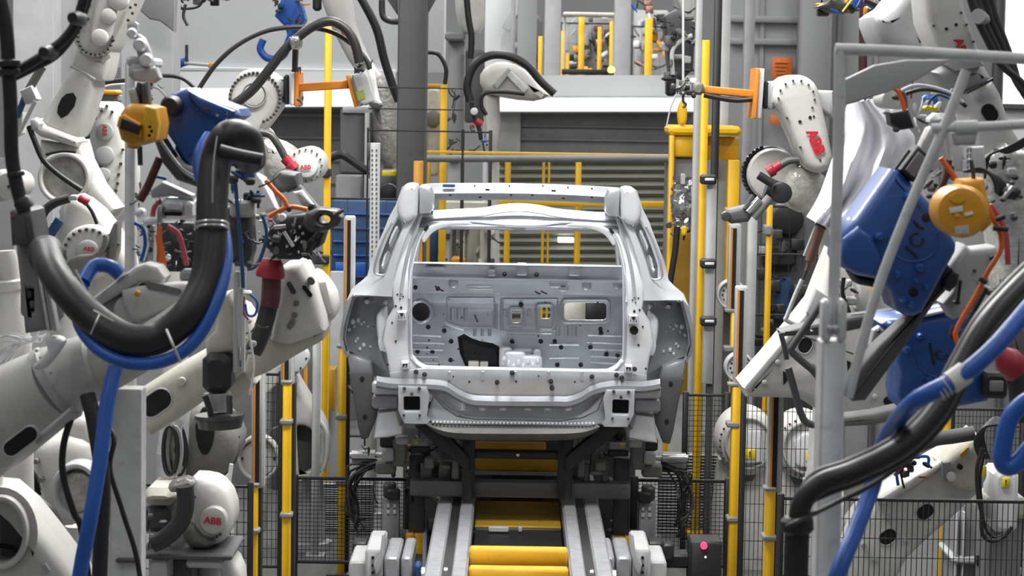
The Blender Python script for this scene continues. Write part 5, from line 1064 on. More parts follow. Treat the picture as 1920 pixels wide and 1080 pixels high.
MB().lathe(P(694, 128, 11.2), P(708, 194, 11.2), [(0, S(6, 11)), (.1, S(8, 11)), (.5, S(6, 11)), (.9, S(6, 11)), (1, S(9, 11))], 14).o('side_cylinder', 'galvp', t); pl(t, 'nozzle_holder', 'dsteel', [(690, 192), (704, 188), (716, 196), (712, 206), (698, 204)], 11.15, .1, .01); MB().lathe(P(704, 200, 11.2), P(714, 232, 11.2), [(0, S(7, 11)), (.5, S(6, 11)), (1, S(2, 11))], 14).o('nozzle', 'dgrey', t)
MB().bx(664, 122, 674, 142, 11.2, .08, .01).o('cable_gland', 'black', t); MB().bx(672, 112, 690, 132, 11.16, .08, .01).o('film_gland', 'foil', t); clutter(t, 660, 120, 700, 146, 11.1, 10, 81, ('black', 'galvp', 'bluedk', 'dsteel'), .08, (6, 13)); clutter(t, 550, 126, 568, 140, 11.1, 4, 82, ('black', 'dsteel'), .05, (6, 12)); clutter(t, 556, 184, 568, 196, 11.1, 4, 83, ('black', 'dsteel'), .05, (6, 12))
hose(t, 'thick_hose', 'rubber', [(432, 200), (470, 172), (502, 134), (530, 98), (556, 72), (590, 48), (622, 40), (650, 56), (666, 84), (674, 118)], 9, 11.0, seg=16); hose(t, 'thin_hose', 'rubber', [(372, 168), (404, 122), (446, 84), (500, 58), (560, 51), (616, 58), (656, 80), (684, 108), (694, 130)], 4.5, 11.05)
pl(t, 'hose_stand', 'black', [(548, 90), (558, 90), (556, 132), (547, 132)], 11.1, .06, .008); pl(t, 'hose_clip', 'foil', [(542, 70), (560, 68), (562, 88), (546, 92)], 10.95, .12, .015, 2)
pl(t, 'neck', 'white', [(470, 246), (492, 236), (512, 262), (506, 300), (484, 300)], 11.3, .22, .04, 2); cap(t, 'round_wrist', 'white', 573, 310, 34, 10.9, .3); cap(t, 'emblem_plate', 'wallw', 574, 312, 22, 10.87, .03); text('ABB', 573, 314, 10.865, 8, -4, 'redlogo', 'maker_lettering', t); bring(t, 573, 310, 10.9, 30, 16, 1.8)
pl(t, 'film_wrapped_joint', 'film', [(486, 268), (510, 262), (540, 276), (562, 300), (556, 340), (520, 352), (494, 330)], 11.0, .3, .06, 2, label='joint wrapped in clear film')
hose(t, 'connector_cable', 'dsteel', [(488, 248), (508, 254), (524, 276), (536, 298)], 7, 10.9); MB().lathe(P(534, 296, 10.85), P(552, 318, 10.85), [(0, S(10, 10.9)), (.5, S(9, 10.9)), (.6, S(12, 10.9)), (1, S(12, 10.9))], 14).o('red_connector', 'red', t); pl(t, 'motor_end', 'dgrey', [(510, 330), (530, 316), (556, 322), (558, 344), (530, 362), (514, 352)], 10.8, .2, .03, 2); base(t, 320, 420, 11.5, 44)
# --- leaf-shaped robot arm behind the left light curtains
t = thing('welding_robot', 'white leaf-shaped robot arm behind the left light curtains', 'robot', spot(580, 900, 13.7), 'welding robots')
pl(t, 'arm_shell', 'white', [(546, 700), (560, 720), (590, 770), (608, 800), (614, 850), (600, 888), (560, 900), (550, 880), (546, 780)], 13.5, .25, .03, 2, [sm([(552, 806), (580, 804), (598, 840), (590, 874), (562, 892), (552, 880)], 3)]); pl(t, 'dark_inside', 'dgrey', [(500, 820), (520, 800), (590, 796), (602, 846), (590, 880), (556, 896), (520, 860)], 13.62, .08, .01, 2)
hose(t, 'white_edge', 'white', [(596, 786), (612, 812), (612, 856), (604, 884)], 5, 13.45); MB().plate(ell(484, 860, 39, 44, n=40), 13.0, .08, [ell(484, 860, 33, 37, n=40)], bev=.012).o('base_ring', 'white', t); cap(t, 'base_cover', 'white', 484, 860, 35, 13.04, .05); bring(t, 484, 860, 13.04, 30, 4, 2.5)
pl(t, 'pale_column', 'white', [(484, 690), (530, 680), (556, 660), (560, 700), (520, 720), (500, 740), (494, 1000), (484, 1000)], 13.4, .2, .02); base(t, 575, 905, 13.6, 36); MB().disc(553, 672, 13.3, 26, .1, 28).o('round_dial', 'wallw', t); bring(t, 553, 672, 13.3, 21, 6, 2)
# ================================================================ RIGHT SIDE
# --- white robot with orange bar facing the car
t = thing('sensor_robot', 'white robot with big red lettering on its arm holding an orange bar', 'robot', spot(1500, 700, 10.7), 'white robots')
pl(t, 'arm', 'white', [(1449, 192), (1454, 162), (1472, 144), (1498, 140), (1520, 150), (1536, 172), (1562, 292), (1552, 320), (1530, 324), (1508, 308), (1488, 258), (1464, 208)], 10.5, .28, .04, 2)
MB().plate(ell(1494, 184, 44, n=40), 10.56, .2, bev=.03, seg=3).o('elbow_housing', 'white', t); pl(t, 'neck', 'lgrey', [(1520, 168), (1563, 170), (1563, 222), (1540, 208), (1526, 200)], 10.6, .2, .02)
text('ABB', 1529, 267, 10.495, 19, 66, 'redlogo', 'maker_lettering', t, bold=.05)
for x, y in ((1500, 228), (1519, 220)): cap(t, 'bolt_hole', 'hole', x, y, 3, 10.495, .02)
bring(t, 1494, 184, 10.5, 34, 9, 2, 180, 390); B = MB()
for x, y in ((1476, 221), (1501, 276), (1526, 218), (1556, 254), (1538, 300)): cap(t, 'cover_bolt', 'dsteel', x, y, 2, 10.495, .02)
MB().bx(1440, 152, 1458, 206, 10.55, .2, .02).o('wrist_neck', 'lgrey', t); MB().bx(1431, 152, 1442, 204, 10.56, .24, .012).o('black_flange', 'black', t); pl(t, 'pale_flange', 'wallw', [(1424, 128), (1434, 129), (1428, 224), (1418, 222)], 10.52, .26, .008); pl(t, 'orange_flange', 'orange', [(1418, 127), (1425, 128), (1419, 223), (1411, 222)], 10.5, .26, .006)
pl(t, 'orange_bar', 'orange', [(1318, 160), (1414, 169), (1412, 184), (1320, 175)], 10.56, .1, .008); hose(t, 'bar_hose', 'rubber', [(1320, 178), (1350, 184), (1380, 188), (1410, 186)], 5, 10.56)
MB().bx(1300, 154, 1320, 178, 10.52, .14, .012).o('tool_block', 'casting', t); clutter(t, 1262, 150, 1302, 180, 10.5, 16, 101, ('dsteel', 'black', 'casting', 'galvp'), .1, (8, 16)); hose(t, 'hanging_wire', 'lgrey', [(1268, 178), (1258, 200), (1250, 236)], 1.5, 10.5)
cap(t, 'round_wrist', 'white', 1452, 328, 50, 10.7, .3); MB().plate(ell(1446, 326, 54, 52, n=36), 10.78, .1, [ell(1446, 326, 46, 44, n=36)], bev=.01).o('toothed_ring', 'dsteel', t); bring(t, 1446, 326, 10.78, 52, 16, 4, 110, 250, 'black')
pl(t, 'film_wrapped_joint', 'film', [(1480, 320), (1510, 314), (1548, 330), (1556, 380), (1520, 400), (1486, 392), (1470, 360)], 10.65, .3, .06, 2, label='joint wrapped in clear film')
hose(t, 'connector_cable', 'dgrey', [(1498, 300), (1478, 302), (1458, 314)], 7, 10.55); MB().lathe(P(1464, 308, 10.52), P(1440, 324, 10.52), [(0, S(9, 10.5)), (.5, S(9, 10.5)), (.6, S(12, 10.5)), (1, S(11, 10.5))], 14).o('red_connector', 'red', t)
pcyl(t, 'dark_plug', 'black', (1422, 328), (1450, 346), 8, 10.5); pcyl(t, 'motor_end', 'dgrey', (1436, 352), (1470, 364), 22, 10.6, 18); cap(t, 'motor_ring', 'black', 1466, 362, 20, 10.5, .08)
pcyl(t, 'chrome_piston', 'steel', (1424, 372), (1402, 398), 6, 10.5); pcyl(t, 'grey_piston', 'casting', (1444, 370), (1412, 408), 9, 10.52); pcyl(t, 'grey_rod', 'dgrey', (1412, 366), (1396, 392), 4, 10.5)
pl(t, 'gun_jaw', 'dgrey', [(1356, 408), (1366, 394), (1400, 386), (1414, 400), (1404, 416), (1372, 420)], 10.5, .14, .02, 1); cap(t, 'jaw_tip', 'dsteel', 1362, 406, 9, 10.48, .06); base(t, 1560, 420, 10.9, 46)
# hanging rope with hook over the yellow frame
t = thing('chain_hoist', 'thin pale rope hanging down to the yellow lifting lug', 'hoist', P(1281, 200, 15.0)); hose(t, 'rope', 'wallw', [(1281, -80), (1281, 60), (1281, 150)], 2.2, 15.0); MB().bx(1274, 150, 1288, 178, 14.95, .06, .01).o('hook_block', 'dgrey', t); hose(t, 'hook', 'dsteel', [(1281, 178), (1281, 190), (1286, 196), (1280, 202)], 2.5, 15.0)
# dials on the round robot bases behind the curtain posts
for (x, y, Y, lab) in ((1372, 553, 15.0, 'upper white graduated dial behind the right light curtain posts'), (1387, 690, 13.9, 'lower white graduated dial behind the right light curtain posts')):
    t = thing('base_dial', lab, 'dial', P(x, y + 28, Y), 'white dials'); MB().plate(ell(x, y, 28, n=36), Y, .1, [ell(x, y, 23, n=36)], bev=.01).o('dial_ring', 'white', t); cap(t, 'dial_face', 'wallw', x, y, 24, Y + .03, .05); bring(t, x, y, Y + .03, 17, 12, 2)
    c = P(x, y + 20, Y + .1); MB().box((c.x, c.y + .03, c.z / 2), (.1, .06, c.z)).o('stand', 'dgrey', t)
# dark machinery behind the coarse fence, its shade also put into the colours
t = thing('machine_cabinet', 'dark machinery cabinet in shade behind the coarse right fence', 'cabinet', spot(1500, 700, 18)); MB().bx(1418, 396, 1660, 780, 18, .5, .02).o('case', 'dgrey', t)
cap(t, 'black_tank', 'black', 1478, 412, 30, 17.9, .3); MB().bx(1430, 460, 1494, 500, 17.85, .2, .02).o('black_box', 'black', t); MB().bx(1458, 520, 1484, 600, 17.85, .15, .02).o('blue_box', 'bluedk', t); MB().bx(1424, 462, 1436, 480, 17.84, .05, .005).o('pale_label', 'lgrey', t)
clutter(t, 1415, 400, 1560, 720, 17.75, 46, 111, ('black', 'dgrey', 'dsteel', 'black', 'casting'), .12, (12, 34))
c = P(1500, 770, 18.2); MB().box((c.x, 18.25, c.z / 2), (.8, .4, c.z)).o('plinth', 'dgrey', t)
# --- cloth covered robot
t = thing('welding_robot', 'robot hidden under a draped white cloth with a copper gun tip', 'robot', spot(1640, 700, 9.2), 'welding robots')
L_ = [(1588, 196), (1582, 230), (1570, 270), (1556, 310), (1542, 350), (1528, 380), (1512, 406)]; R_ = [(1648, 182), (1700, 236), (1716, 262), (1704, 296), (1690, 330), (1650, 372), (1612, 424)]
L2, R2 = sm(L_, 6, False), sm(R_, 6, False); n_ = len(L2); rows = []
for i in range(n_):
    r_ = []; v = i / (n_ - 1)
    for k in range(41):
        u = k / 40; x = L2[i][0] * (1 - u) + R2[i][0] * u; y = L2[i][1] * (1 - u) + R2[i][1] * u + 14 * math.sin(u * PI) * v
        f = .06 * math.sin(u * 15 + 2.2 * v) * (.35 + v) * (.6 + .4 * math.sin(u * 5)) + .02 * math.sin(u * 33 - v * 6) * (.25 + v) + .012 * math.sin(u * 52 + v * 7) * v + .02 * noise.noise(V((u * 7, v * 5, 1)))
        r_.append(P(x, y, 9.05 - .18 * math.sin(u * PI) + f))
    rows.append(r_)
MB().loft(rows).solid(.008).o('cloth_cover', 'cloth', t, ang=60)
pl(t, 'arm_body', 'white', [(1600, 200), (1648, 190), (1700, 250), (1690, 310), (1630, 380), (1560, 400), (1545, 380), (1580, 280)], 9.15, .2, .04); pl(t, 'cloth_tail', 'cloth', [(1600, 400), (1640, 372), (1618, 404), (1582, 430)], 9.0, .03, .005)
MB().lathe(P(1548, 404, 9.1), P(1536, 424, 9.1), [(0, S(22, 9)), (.5, S(20, 9)), (1, S(14, 9))], 18).o('black_socket', 'black', t); MB().lathe(P(1541, 416, 9.1), P(1512, 508, 9.1), [(0, S(11, 9)), (.8, S(9, 9)), (.82, S(5, 9)), (1, S(4, 9))], 16).o('copper_electrode', 'copper', t); pcyl(t, 'guide_rod', 'lgrey', (1530, 424), (1508, 480), 3, 9.05)
pcyl(t, 'electrode_shank', 'dsteel', (1512, 508), (1502, 530), 3, 9.1); hose(t, 'bent_lower_rod', 'galvp', [(1504, 524), (1490, 556), (1476, 592), (1474, 600), (1496, 610), (1520, 612)], 4.2, 9.1); base(t, 1572, 480, 10.3, 34)
# --- diagonal white arm with oval hole
t = thing('welding_robot', 'white diagonal robot arm with black oval hole behind the stair railing post', 'robot', spot(1600, 760, 9.8), 'welding robots')
pl(t, 'lower_arm', 'white', [(1394, 728), (1440, 676), (1500, 604), (1528, 568), (1548, 516), (1566, 470), (1620, 520), (1690, 590), (1720, 680), (1710, 762), (1640, 790), (1566, 792), (1500, 748), (1400, 746)], 9.6, .35, .04, 1)
oval(t, 1510, 648, 30, 23, -60, 9.6); MB().plate([(1468, 696), (1482, 702), (1478, 712), (1469, 722)], 9.595, .02, bev=0).o('triangular_hole', 'hole', t); MB().plate([(1588, 676), (1602, 682), (1590, 698)], 9.595, .02, bev=0).o('triangular_hole', 'hole', t); MB().plate(slot(1678, 748, 44, 18, -20), 9.595, .02, bev=0).o('lower_hole', 'hole', t)
for x, y in ((1459, 680), (1434, 718), (1642, 745), (1616, 636)): cap(t, 'boss', 'lgrey', x, y, 5, 9.58, .04)
pl(t, 'raised_rib', 'white', [(1396, 726), (1528, 568), (1536, 574), (1406, 732)], 9.59, .02, .006); pl(t, 'cover_panel', 'lgrey', [(1512, 586), (1530, 540), (1560, 560), (1545, 600), (1530, 606)], 9.57, .04, .008, 1)
pl(t, 'rear_arm', 'white', [(1600, 520), (1650, 530), (1690, 588), (1688, 612), (1640, 600), (1606, 580)], 9.5, .2, .03, 1); pl(t, 'warning_sticker', 'sticker', [(1631, 538), (1645, 535), (1648, 551), (1634, 552)], 9.49, .01, .001); text('!', 1640, 544, 9.488, 9, 0, 'black', 'warning_mark', t)
hose(t, 'seam', 'dsteel', [(1506, 630), (1560, 650), (1620, 672), (1700, 716)], 1.6, 9.57); clutter(t, 1570, 528, 1606, 580, 9.4, 8, 121, ('black', 'dsteel', 'lgrey'), .1, (10, 22)); hose(t, 'black_cable', 'rubber', [(1582, 520), (1580, 550), (1590, 580), (1598, 600)], 4, 9.4); base(t, 1545, 800, 11.0, 34)
# electrodes arms in front
t = thing('spot_welding_gun', 'dark grey welding gun arms with bent electrode rods behind the railing post', 'welding gun', P(1560, 800, 8.9), 'dark welding guns')
pl(t, 'upper_arm', 'dgrey', [(1462, 622), (1500, 612), (1545, 602), (1600, 592), (1676, 582), (1688, 594), (1680, 602), (1600, 620), (1545, 630), (1500, 630), (1466, 632)], 8.8, .12, .02); MB().hose([(1596, 590), (1640, 585), (1678, 580)], 2, 8.78).o('top_edge', 'lgrey', t)
hose(t, 'bent_rod', 'dgrey', [(1464, 624), (1468, 640), (1472, 656), (1475, 674)], 5, 8.75); hose(t, 'bent_rod', 'dgrey', [(1542, 566), (1526, 590), (1506, 620), (1488, 646), (1484, 658), (1500, 674), (1530, 698), (1546, 706)], 7, 8.7); pl(t, 'rod_block', 'dgrey', [(1512, 690), (1524, 682), (1556, 706), (1552, 724), (1534, 716)], 8.72, .08, .015)
hose(t, 'bent_rod', 'dgrey', [(1478, 690), (1484, 712), (1492, 740), (1500, 770), (1510, 790), (1528, 797), (1548, 797)], 7, 8.7); pl(t, 'lower_arm', 'casting', [(1560, 786), (1640, 776), (1700, 762), (1704, 782), (1640, 798), (1560, 802)], 8.85, .14, .02)
clutter(t, 1505, 600, 1545, 618, 8.7, 6, 131, ('galvp', 'dsteel'), .05, (6, 11))
# --- round robot bases with stickers
def rbase(lab, x, y, Y, stk, xb):
    t = thing('welding_robot', lab, 'robot', spot(xb, 1000, Y + .3), 'welding robots')
    MB().plate(ell(x, y, 58, 62, n=44), Y, .3, bev=.05, seg=4).o('drum', 'white', t); MB().plate(ell(x, y, 46, 50, n=40), Y - .03, .06, [ell(x, y, 40, 44, n=40)], bev=.012).o('drum_ring', 'lgrey', t)
    pl(t, 'gear_cover', 'wallw', [(x - 22, y - 12), (x - 6, y - 28), (x + 24, y - 26), (x + 26, y + 36), (x - 10, y + 38), (x - 20, y + 30)], Y - .04, .06, .014, 1); MB().bx(stk[0] - 10, stk[1] - 10, stk[0] + 10, stk[1] + 9, Y - .05, .01, .001).o('warning_sticker', 'sticker', t); text('!', stk[0] - 2, stk[1], Y - .052, 10, 0, 'black', 'warning_mark', t)
    pl(t, 'foot', 'white', [(x - 50, y + 40), (x + 50, y + 40), (x + 60, y + 120), (x + 70, y + 300), (x - 70, y + 300), (x - 60, y + 120)], Y + .1, .35, .04); bring(t, x, y, Y, 54, 14, 2.4, 100, 260)
    pl(t, 'dark_gap', 'dgrey', [(x - 34, y + 46), (x + 20, y + 46), (x + 8, y + 70), (x - 20, y + 74)], Y + .05, .04, .006); base(t, xb, 1040, Y + .3, 50); return t
rbase('white round robot base with yellow sticker just left of the railing post', 1512, 840, 12.2, (1521, 856), 1512); rbase('white round robot base seen between the right light curtain posts', 1404, 832, 13.2, (1408, 852), 1404)
t = bpy.data.objects['welding_robot.%03d' % 15] if False else None
# --- lower right big arm behind the mesh
t = thing('welding_robot', 'big white robot arm with two oval holes behind the bottom right mesh', 'robot', spot(1640, 1090, 10.6), 'welding robots')
pl(t, 'lower_arm', 'white', [(1500, 1190), (1556, 1090), (1596, 1004), (1640, 946), (1690, 914), (1766, 868), (1800, 850), (1846, 884), (1846, 916), (1800, 960), (1740, 1012), (1700, 1050), (1672, 1110), (1640, 1190)], 10.2, .35, .03)
oval(t, 1735, 960, 34, 25, -35, 10.2); oval(t, 1665, 1007, 34, 25, -35, 10.2); pl(t, 'raised_edge', 'white', [(1642, 940), (1768, 862), (1776, 872), (1660, 948)], 10.16, .06, .014)
for x, y in ((1667, 972), (1700, 1014), (1642, 1050), (1620, 1022)): cap(t, 'boss', 'lgrey', x, y, 5, 10.18, .04)
pl(t, 'elbow_casting', 'cream', [(1766, 872), (1790, 846), (1832, 812), (1850, 830), (1852, 900), (1836, 928), (1800, 918), (1780, 902)], 10.1, .25, .04, 1); MB().disc(1784, 894, 10.06, 9, .05, 20).o('pivot_boss', 'white', t); cap(t, 'plug_hole', 'hole', 1801, 876, 5, 10.07, .04); pl(t, 'grey_wedge', 'grey', [(1768, 868), (1782, 866), (1790, 880), (1776, 904), (1770, 900)], 10.07, .05, .01)
hose(t, 'dark_hose', 'dgrey', [(1716, 838), (1750, 824), (1790, 818), (1826, 812)], 14, 10.05, seg=16); MB().bx(1836, 874, 1850, 896, 10.06, .02, .002).o('warning_sticker', 'sticker', t); pl(t, 'yellow_patch', 'tray', [(1800, 852), (1816, 838), (1818, 842), (1804, 858)], 10.08, .02, .002)
for k in range(6): hose(t, 'cable_coil', 'rubber', [(1838 + k * 3, 860), (1828 + k * 3, 830 - k * 3), (1844 + k * 3, 802 - k * 3), (1880, 796 - k * 2), (1910, 800)], 3, 9.95 + k * .02)
hose(t, 'black_lead', 'black', [(1842, 840), (1832, 880), (1834, 930), (1840, 960), (1842, 1000), (1858, 1014), (1880, 1008), (1898, 988)], 4, 9.9); hose(t, 'black_lead', 'black', [(1846, 850), (1838, 890), (1840, 940), (1848, 990), (1866, 1008), (1890, 996)], 3, 9.92)
hose(t, 'blue_lead', 'bluehose', [(1684, 910), (1682, 880), (1700, 862), (1738, 856), (1740, 872)], 3, 10.0); clutter(t, 1684, 856, 1740, 904, 10.05, 16, 141, ('black', 'dsteel', 'rubber', 'red'), .1, (8, 22)); base(t, 1600, 1080, 10.6, 60)
t = thing('robot_controller_box', 'white box with yellow warning sticker beside the blue hose loop', 'box', spot(1886, 900, 10.4)); MB().bx(1862, 882, 1910, 1000, 10.3, .25, .02).o('case', 'wallw', t); MB().bx(1879, 896, 1893, 914, 10.29, .02, .001).o('warning_sticker', 'sticker', t); text('!', 1886, 905, 10.288, 10, 0, 'black', 'warning_mark', t)
MB().bx(1846, 934, 1930, 974, 10.35, .3, .02).o('cream_ledge', 'cream', t); vbar(MB(), 1886, 970, 10.4, 60, .3, yref=1000).o('stand', 'grey', t)
t = thing('robot_pedestal', 'grey ribbed pedestal behind the bottom right mesh', 'pedestal', spot(1822, 1000, 11)); vbar(MB(), 1826, 930, 11, 66, .4, yref=1000, bev=.03).o('body', 'grey', t); MB().bx(1786, 1046, 1860, 1058, 10.95, .4, .01).o('ledge', 'lgrey', t); clutter(t, 1840, 1040, 1915, 1080, 10.6, 14, 142, ('black', 'rubber', 'dsteel', 'red', 'white'), .2, (10, 26))
for x in (1794, 1808, 1836, 1848): vbar(MB(), x, 960, 10.96, 4, .05, yref=1000).o('rib', 'lgrey', t)
# --- upper right robot
t = thing('welding_robot', 'white robot arm with red lettering at the upper right corner', 'robot', spot(1880, 600, 8.4), 'welding robots')
pl(t, 'upper_arm', 'white', [(1730, -60), (1800, -60), (1812, 20), (1836, 88), (1850, 124), (1800, 132), (1770, 112), (1740, 40)], 8.2, .3, .04, 1); text('ABB', 1802, 92, 8.195, 16, 68, 'redlogo', 'maker_lettering', t, bold=.05)
for x, y in ((1775, 54), (1793, 46)): cap(t, 'bolt_hole', 'hole', x, y, 3, 8.195, .02)
for x, y in ((1751, 48), (1803, 24), (1813, 46), (1826, 78)): cap(t, 'cover_bolt', 'dsteel', x, y, 2.2, 8.195, .02)
pl(t, 'elbow_cone', 'lgrey', [(1746, 134), (1788, 116), (1846, 118), (1862, 146), (1850, 160), (1812, 172), (1784, 184)], 8.3, .3, .05, 1); pl(t, 'forearm', 'white', [(1812, 176), (1862, 148), (1878, 176), (1898, 236), (1930, 290), (1930, 340), (1870, 340), (1838, 300), (1824, 230)], 8.28, .3, .04, 1); oval(t, 1856, 212, 36, 27, 55, 8.28); cap(t, 'arm_boss', 'lgrey', 1840, 181, 7, 8.26, .04)
MB().hose([(1812, 174), (1836, 162), (1862, 148)], 3, 8.25).o('seam_flange', 'dsteel', t)
pl(t, 'grey_body', 'lgrey', [(1640, 30), (1670, 10), (1704, -30), (1734, -30), (1748, 60), (1768, 118), (1720, 110), (1664, 88), (1646, 60)], 8.7, .4, .06, 2)
for k, (r_, o_) in enumerate(((7, 0), (6, 14), (8, 26), (6, 40))): hose(t, 'dress_hose', ('rubber', 'rubberg')[k % 2], [(1808 + o_, -40), (1830 + o_ * .9, 30), (1852 + o_ * .8, 76), (1876 + o_ * .6, 120), (1910 + o_ * .2, 150 + k * 8), (1960, 200 + k * 8)], r_, 8.05 + k * .04)
MB().lathe(P(1834, 30, 8.0), P(1848, 42, 8.2), [(0, S(14, 8)), (1, S(14, 8))], 12).o('hose_tie', 'lgrey', t); base(t, 2010, 500, 8.9, 60)
clutter(t, 1846, 296, 1920, 420, 8.1, 12, 151, ('white', 'lgrey', 'dsteel', 'black'), .1, (10, 26)); pl(t, 'film_wrapped_body', 'film', [(1846, 300), (1930, 284), (1930, 580), (1890, 570), (1880, 470), (1862, 390)], 8.2, .3, .05, 2, label='body wrapped in clear film')
for k in range(6): hose(t, 'cable', 'rubber', [(1930, 254 + k * 3), (1890, 276 + k * 2), (1860, 288 - k), (1846, 300 + k * 7)], 2.6, 7.95 + k * .02)
# gripper hanging in from the top
t = thing('cable_gripper', 'dark gripper with yellow wires hanging in at the top edge, right', 'gripper', P(1600, 30, 9.5)); clutter(t, 1536, -20, 1670, 26, 9.4, 34, 161, ('black', 'dsteel', 'galvp', 'oyellow', 'dsteel', 'bluehose'), .15, (12, 30)); pl(t, 'jaw', 'dsteel', [(1530, 12), (1560, 0), (1600, 6), (1584, 26), (1552, 24)], 9.4, .1, .015); hose(t, 'yellow_wire', 'sticker', [(1580, 22), (1594, 4), (1606, -10)], 2, 9.35); hose(t, 'dark_coil', 'rubber', [(1620, 0), (1648, 14), (1646, 34), (1630, 30)], 5, 9.35)
# --- stair railing in the foreground
YR = 5.6
t = thing('stair_railing', 'pale galvanised stair railing tubes in the right foreground', 'railing', spot(1562, 900, YR))
def rail(nm, pts, r): return hose(t, nm, 'galvp', pts, r, YR, seg=18)
rail('top_rail', [(1566, 92), (1680, 96), (1800, 103), (1990, 114)], 11); rail('post', [(1575, 96), (1573, 250), (1568, 400), (1563, 560), (1560, 620)], 11); rail('middle_rail', [(1746, 241), (1830, 238), (1990, 230)], 9); rail('brace', [(1812, 132), (1770, 240), (1700, 400), (1640, 560), (1590, 745)], 9.5)
pcyl(t, 'coupling', 'galvp', (1790, 240), (1832, 238), 13, YR); pl(t, 'coupling_saddle', 'lgrey', [(1786, 250), (1834, 248), (1830, 272), (1790, 274)], YR - .01, .05, .01)
for x in (1551, 1580): vbar(MB(), x, 563, YR - .03, 17, .07, 642, bev=.008).o('clamp_cheek', 'galvp', t)
vbar(MB(), 1558, 640, YR - .02, 46, .1, yref=860, bev=.005).o('lower_post', 'galvp', t)
for x in (1556, 1567): MB().lathe(P(x, 610, YR - .06), P(x, 628, YR - .06), [(0, S(5, YR)), (.2, S(7, YR)), (.8, S(7, YR)), (1, S(5, YR))], 10).o('clamp_bolt', 'steel', t)
foot(t, 1558, YR, .2, 'galvp', 860)
t = thing('guard_plate', 'flat pale grey plate slanting under the top railing tube', 'plate', P(1680, 190, 6.4)); pl(t, 'plate', 'lgrey', [(1582, 150), (1640, 122), (1700, 112), (1784, 112), (1720, 150), (1660, 175), (1582, 197)], 6.4, .03, .006)
# --- valve cluster above the cloth
t = thing('valve_cluster', 'white valve blocks with yellow fittings above the upper blue gun', 'valve cluster', P(1750, 260, 7.6)); clutter(t, 1660, 170, 1810, 250, 7.6, 34, 171, ('white', 'lgrey', 'dsteel', 'black', 'galvp', 'wallw'), .15, (10, 26))
for k in range(3): MB().disc(1740 + k * 8, 203 + k, 7.5, 5, .06, 12).o('yellow_fitting', 'sticker', t)
MB().bx(1746, 212, 1786, 240, 7.55, .12, .02).o('white_block', 'wallw', t); hose(t, 'orange_cable', 'orcable', [(1672, 164), (1684, 172), (1692, 192), (1696, 208)], 4, 7.4); hose(t, 'copper_cable', 'copper', [(1664, 166), (1680, 162), (1696, 180), (1698, 204)], 4, 7.42); hose(t, 'white_lead', 'wallw', [(1690, 170), (1716, 160), (1750, 164), (1786, 176), (1806, 192)], 3, 7.4); hose(t, 'black_lead', 'rubber', [(1692, 178), (1730, 168), (1780, 176), (1812, 200)], 4, 7.5)
hose(t, 'blue_lead', 'bluedk', [(1740, 196), (1748, 184), (1762, 178), (1790, 190)], 2.5, 7.4); MB().bx(1732, 178, 1760, 196, 7.7, .06, .01).o('blue_tag', 'bluehose', t); cap(t, 'round_motor', 'white', 1672, 186, 18, 7.7, .2); pl(t, 'dark_block', 'black', [(1668, 210), (1704, 204), (1716, 240), (1690, 244), (1672, 234)], 7.5, .1, .015)
pl(t, 'white_bracket', 'white', [(1742, 240), (1768, 230), (1780, 300), (1740, 330), (1716, 296)], 7.7, .08, .015); pl(t, 'hanging_plate', 'white', [(1822, 276), (1846, 274), (1850, 318), (1826, 326)], 7.5, .06, .01); pl(t, 'hanging_plate', 'white', [(1786, 270), (1808, 272), (1806, 322), (1788, 320)], 7.55, .06, .01)
for k in range(4): MB().ring([P(1817 + 3 * math.cos(a), 282 + k * 11 + 6 * math.sin(a), 7.45 + (k % 2) * .01) for a in (2 * PI * q / 12 for q in range(12))], S(2, 7.5), 6, True).o('chain_link', 'steel', t)
# --- upper and lower blue guns
def bosses(t, pts, Y):
    for x, y, r in pts:
        B = MB(); c = P(x, y, Y); R = S(r, Y); B.lathe(c + V((0, .02, 0)), c - V((0, .03, 0)), [(0, R * 1.15), (.25, R * 1.1), (.4, R), (.8, R * .9), (1, R * .55)], 20); B.o('bolt_boss', 'blue', t)
t = thing('spot_welding_gun', 'upper big blue welding gun body with hand painted mark, right', 'welding gun', P(1720, 600, 6.9), 'blue welding guns')
pl(t, 'blue_body', 'blue', [(1673, 317), (1690, 320), (1760, 397), (1796, 460), (1794, 474), (1732, 587), (1717, 594), (1700, 594), (1683, 583), (1672, 548), (1653, 530), (1640, 523), (1607, 517), (1580, 502), (1573, 487), (1577, 442), (1607, 410)], 6.85, .26, .035, 0)
pl(t, 'side_bulge', 'blue', [(1610, 424), (1636, 440), (1654, 480), (1658, 526), (1640, 520), (1606, 514), (1582, 498), (1577, 482), (1582, 448)], 6.83, .06, .02, 1)
bosses(t, ((1702, 368, 10), (1648, 444, 10), (1723, 502, 10), (1682, 514, 8), (1716, 526, 6), (1735, 537, 5), (1692, 561, 7), (1708, 570, 7), (1662, 512, 5)), 6.85)
MB().ring([P(1713 + 48 * math.cos(a), 444 + 47 * math.sin(a), 6.85) for a in (math.radians(q) for q in range(-10, 200, 8))], S(2.2, 6.85), 8).o('round_rim', 'blue', t)
cap(t, 'black_mark', 'black', 1737, 408, 8, 6.845, .02); B = MB(); B.ring([P(1719 + 12 * math.cos(a), 448 + 12 * math.sin(a), 6.848) for a in (2 * PI * q / 20 for q in range(17))], S(2.4, 6.85), 6); B.o('painted_mark', 'black', t)
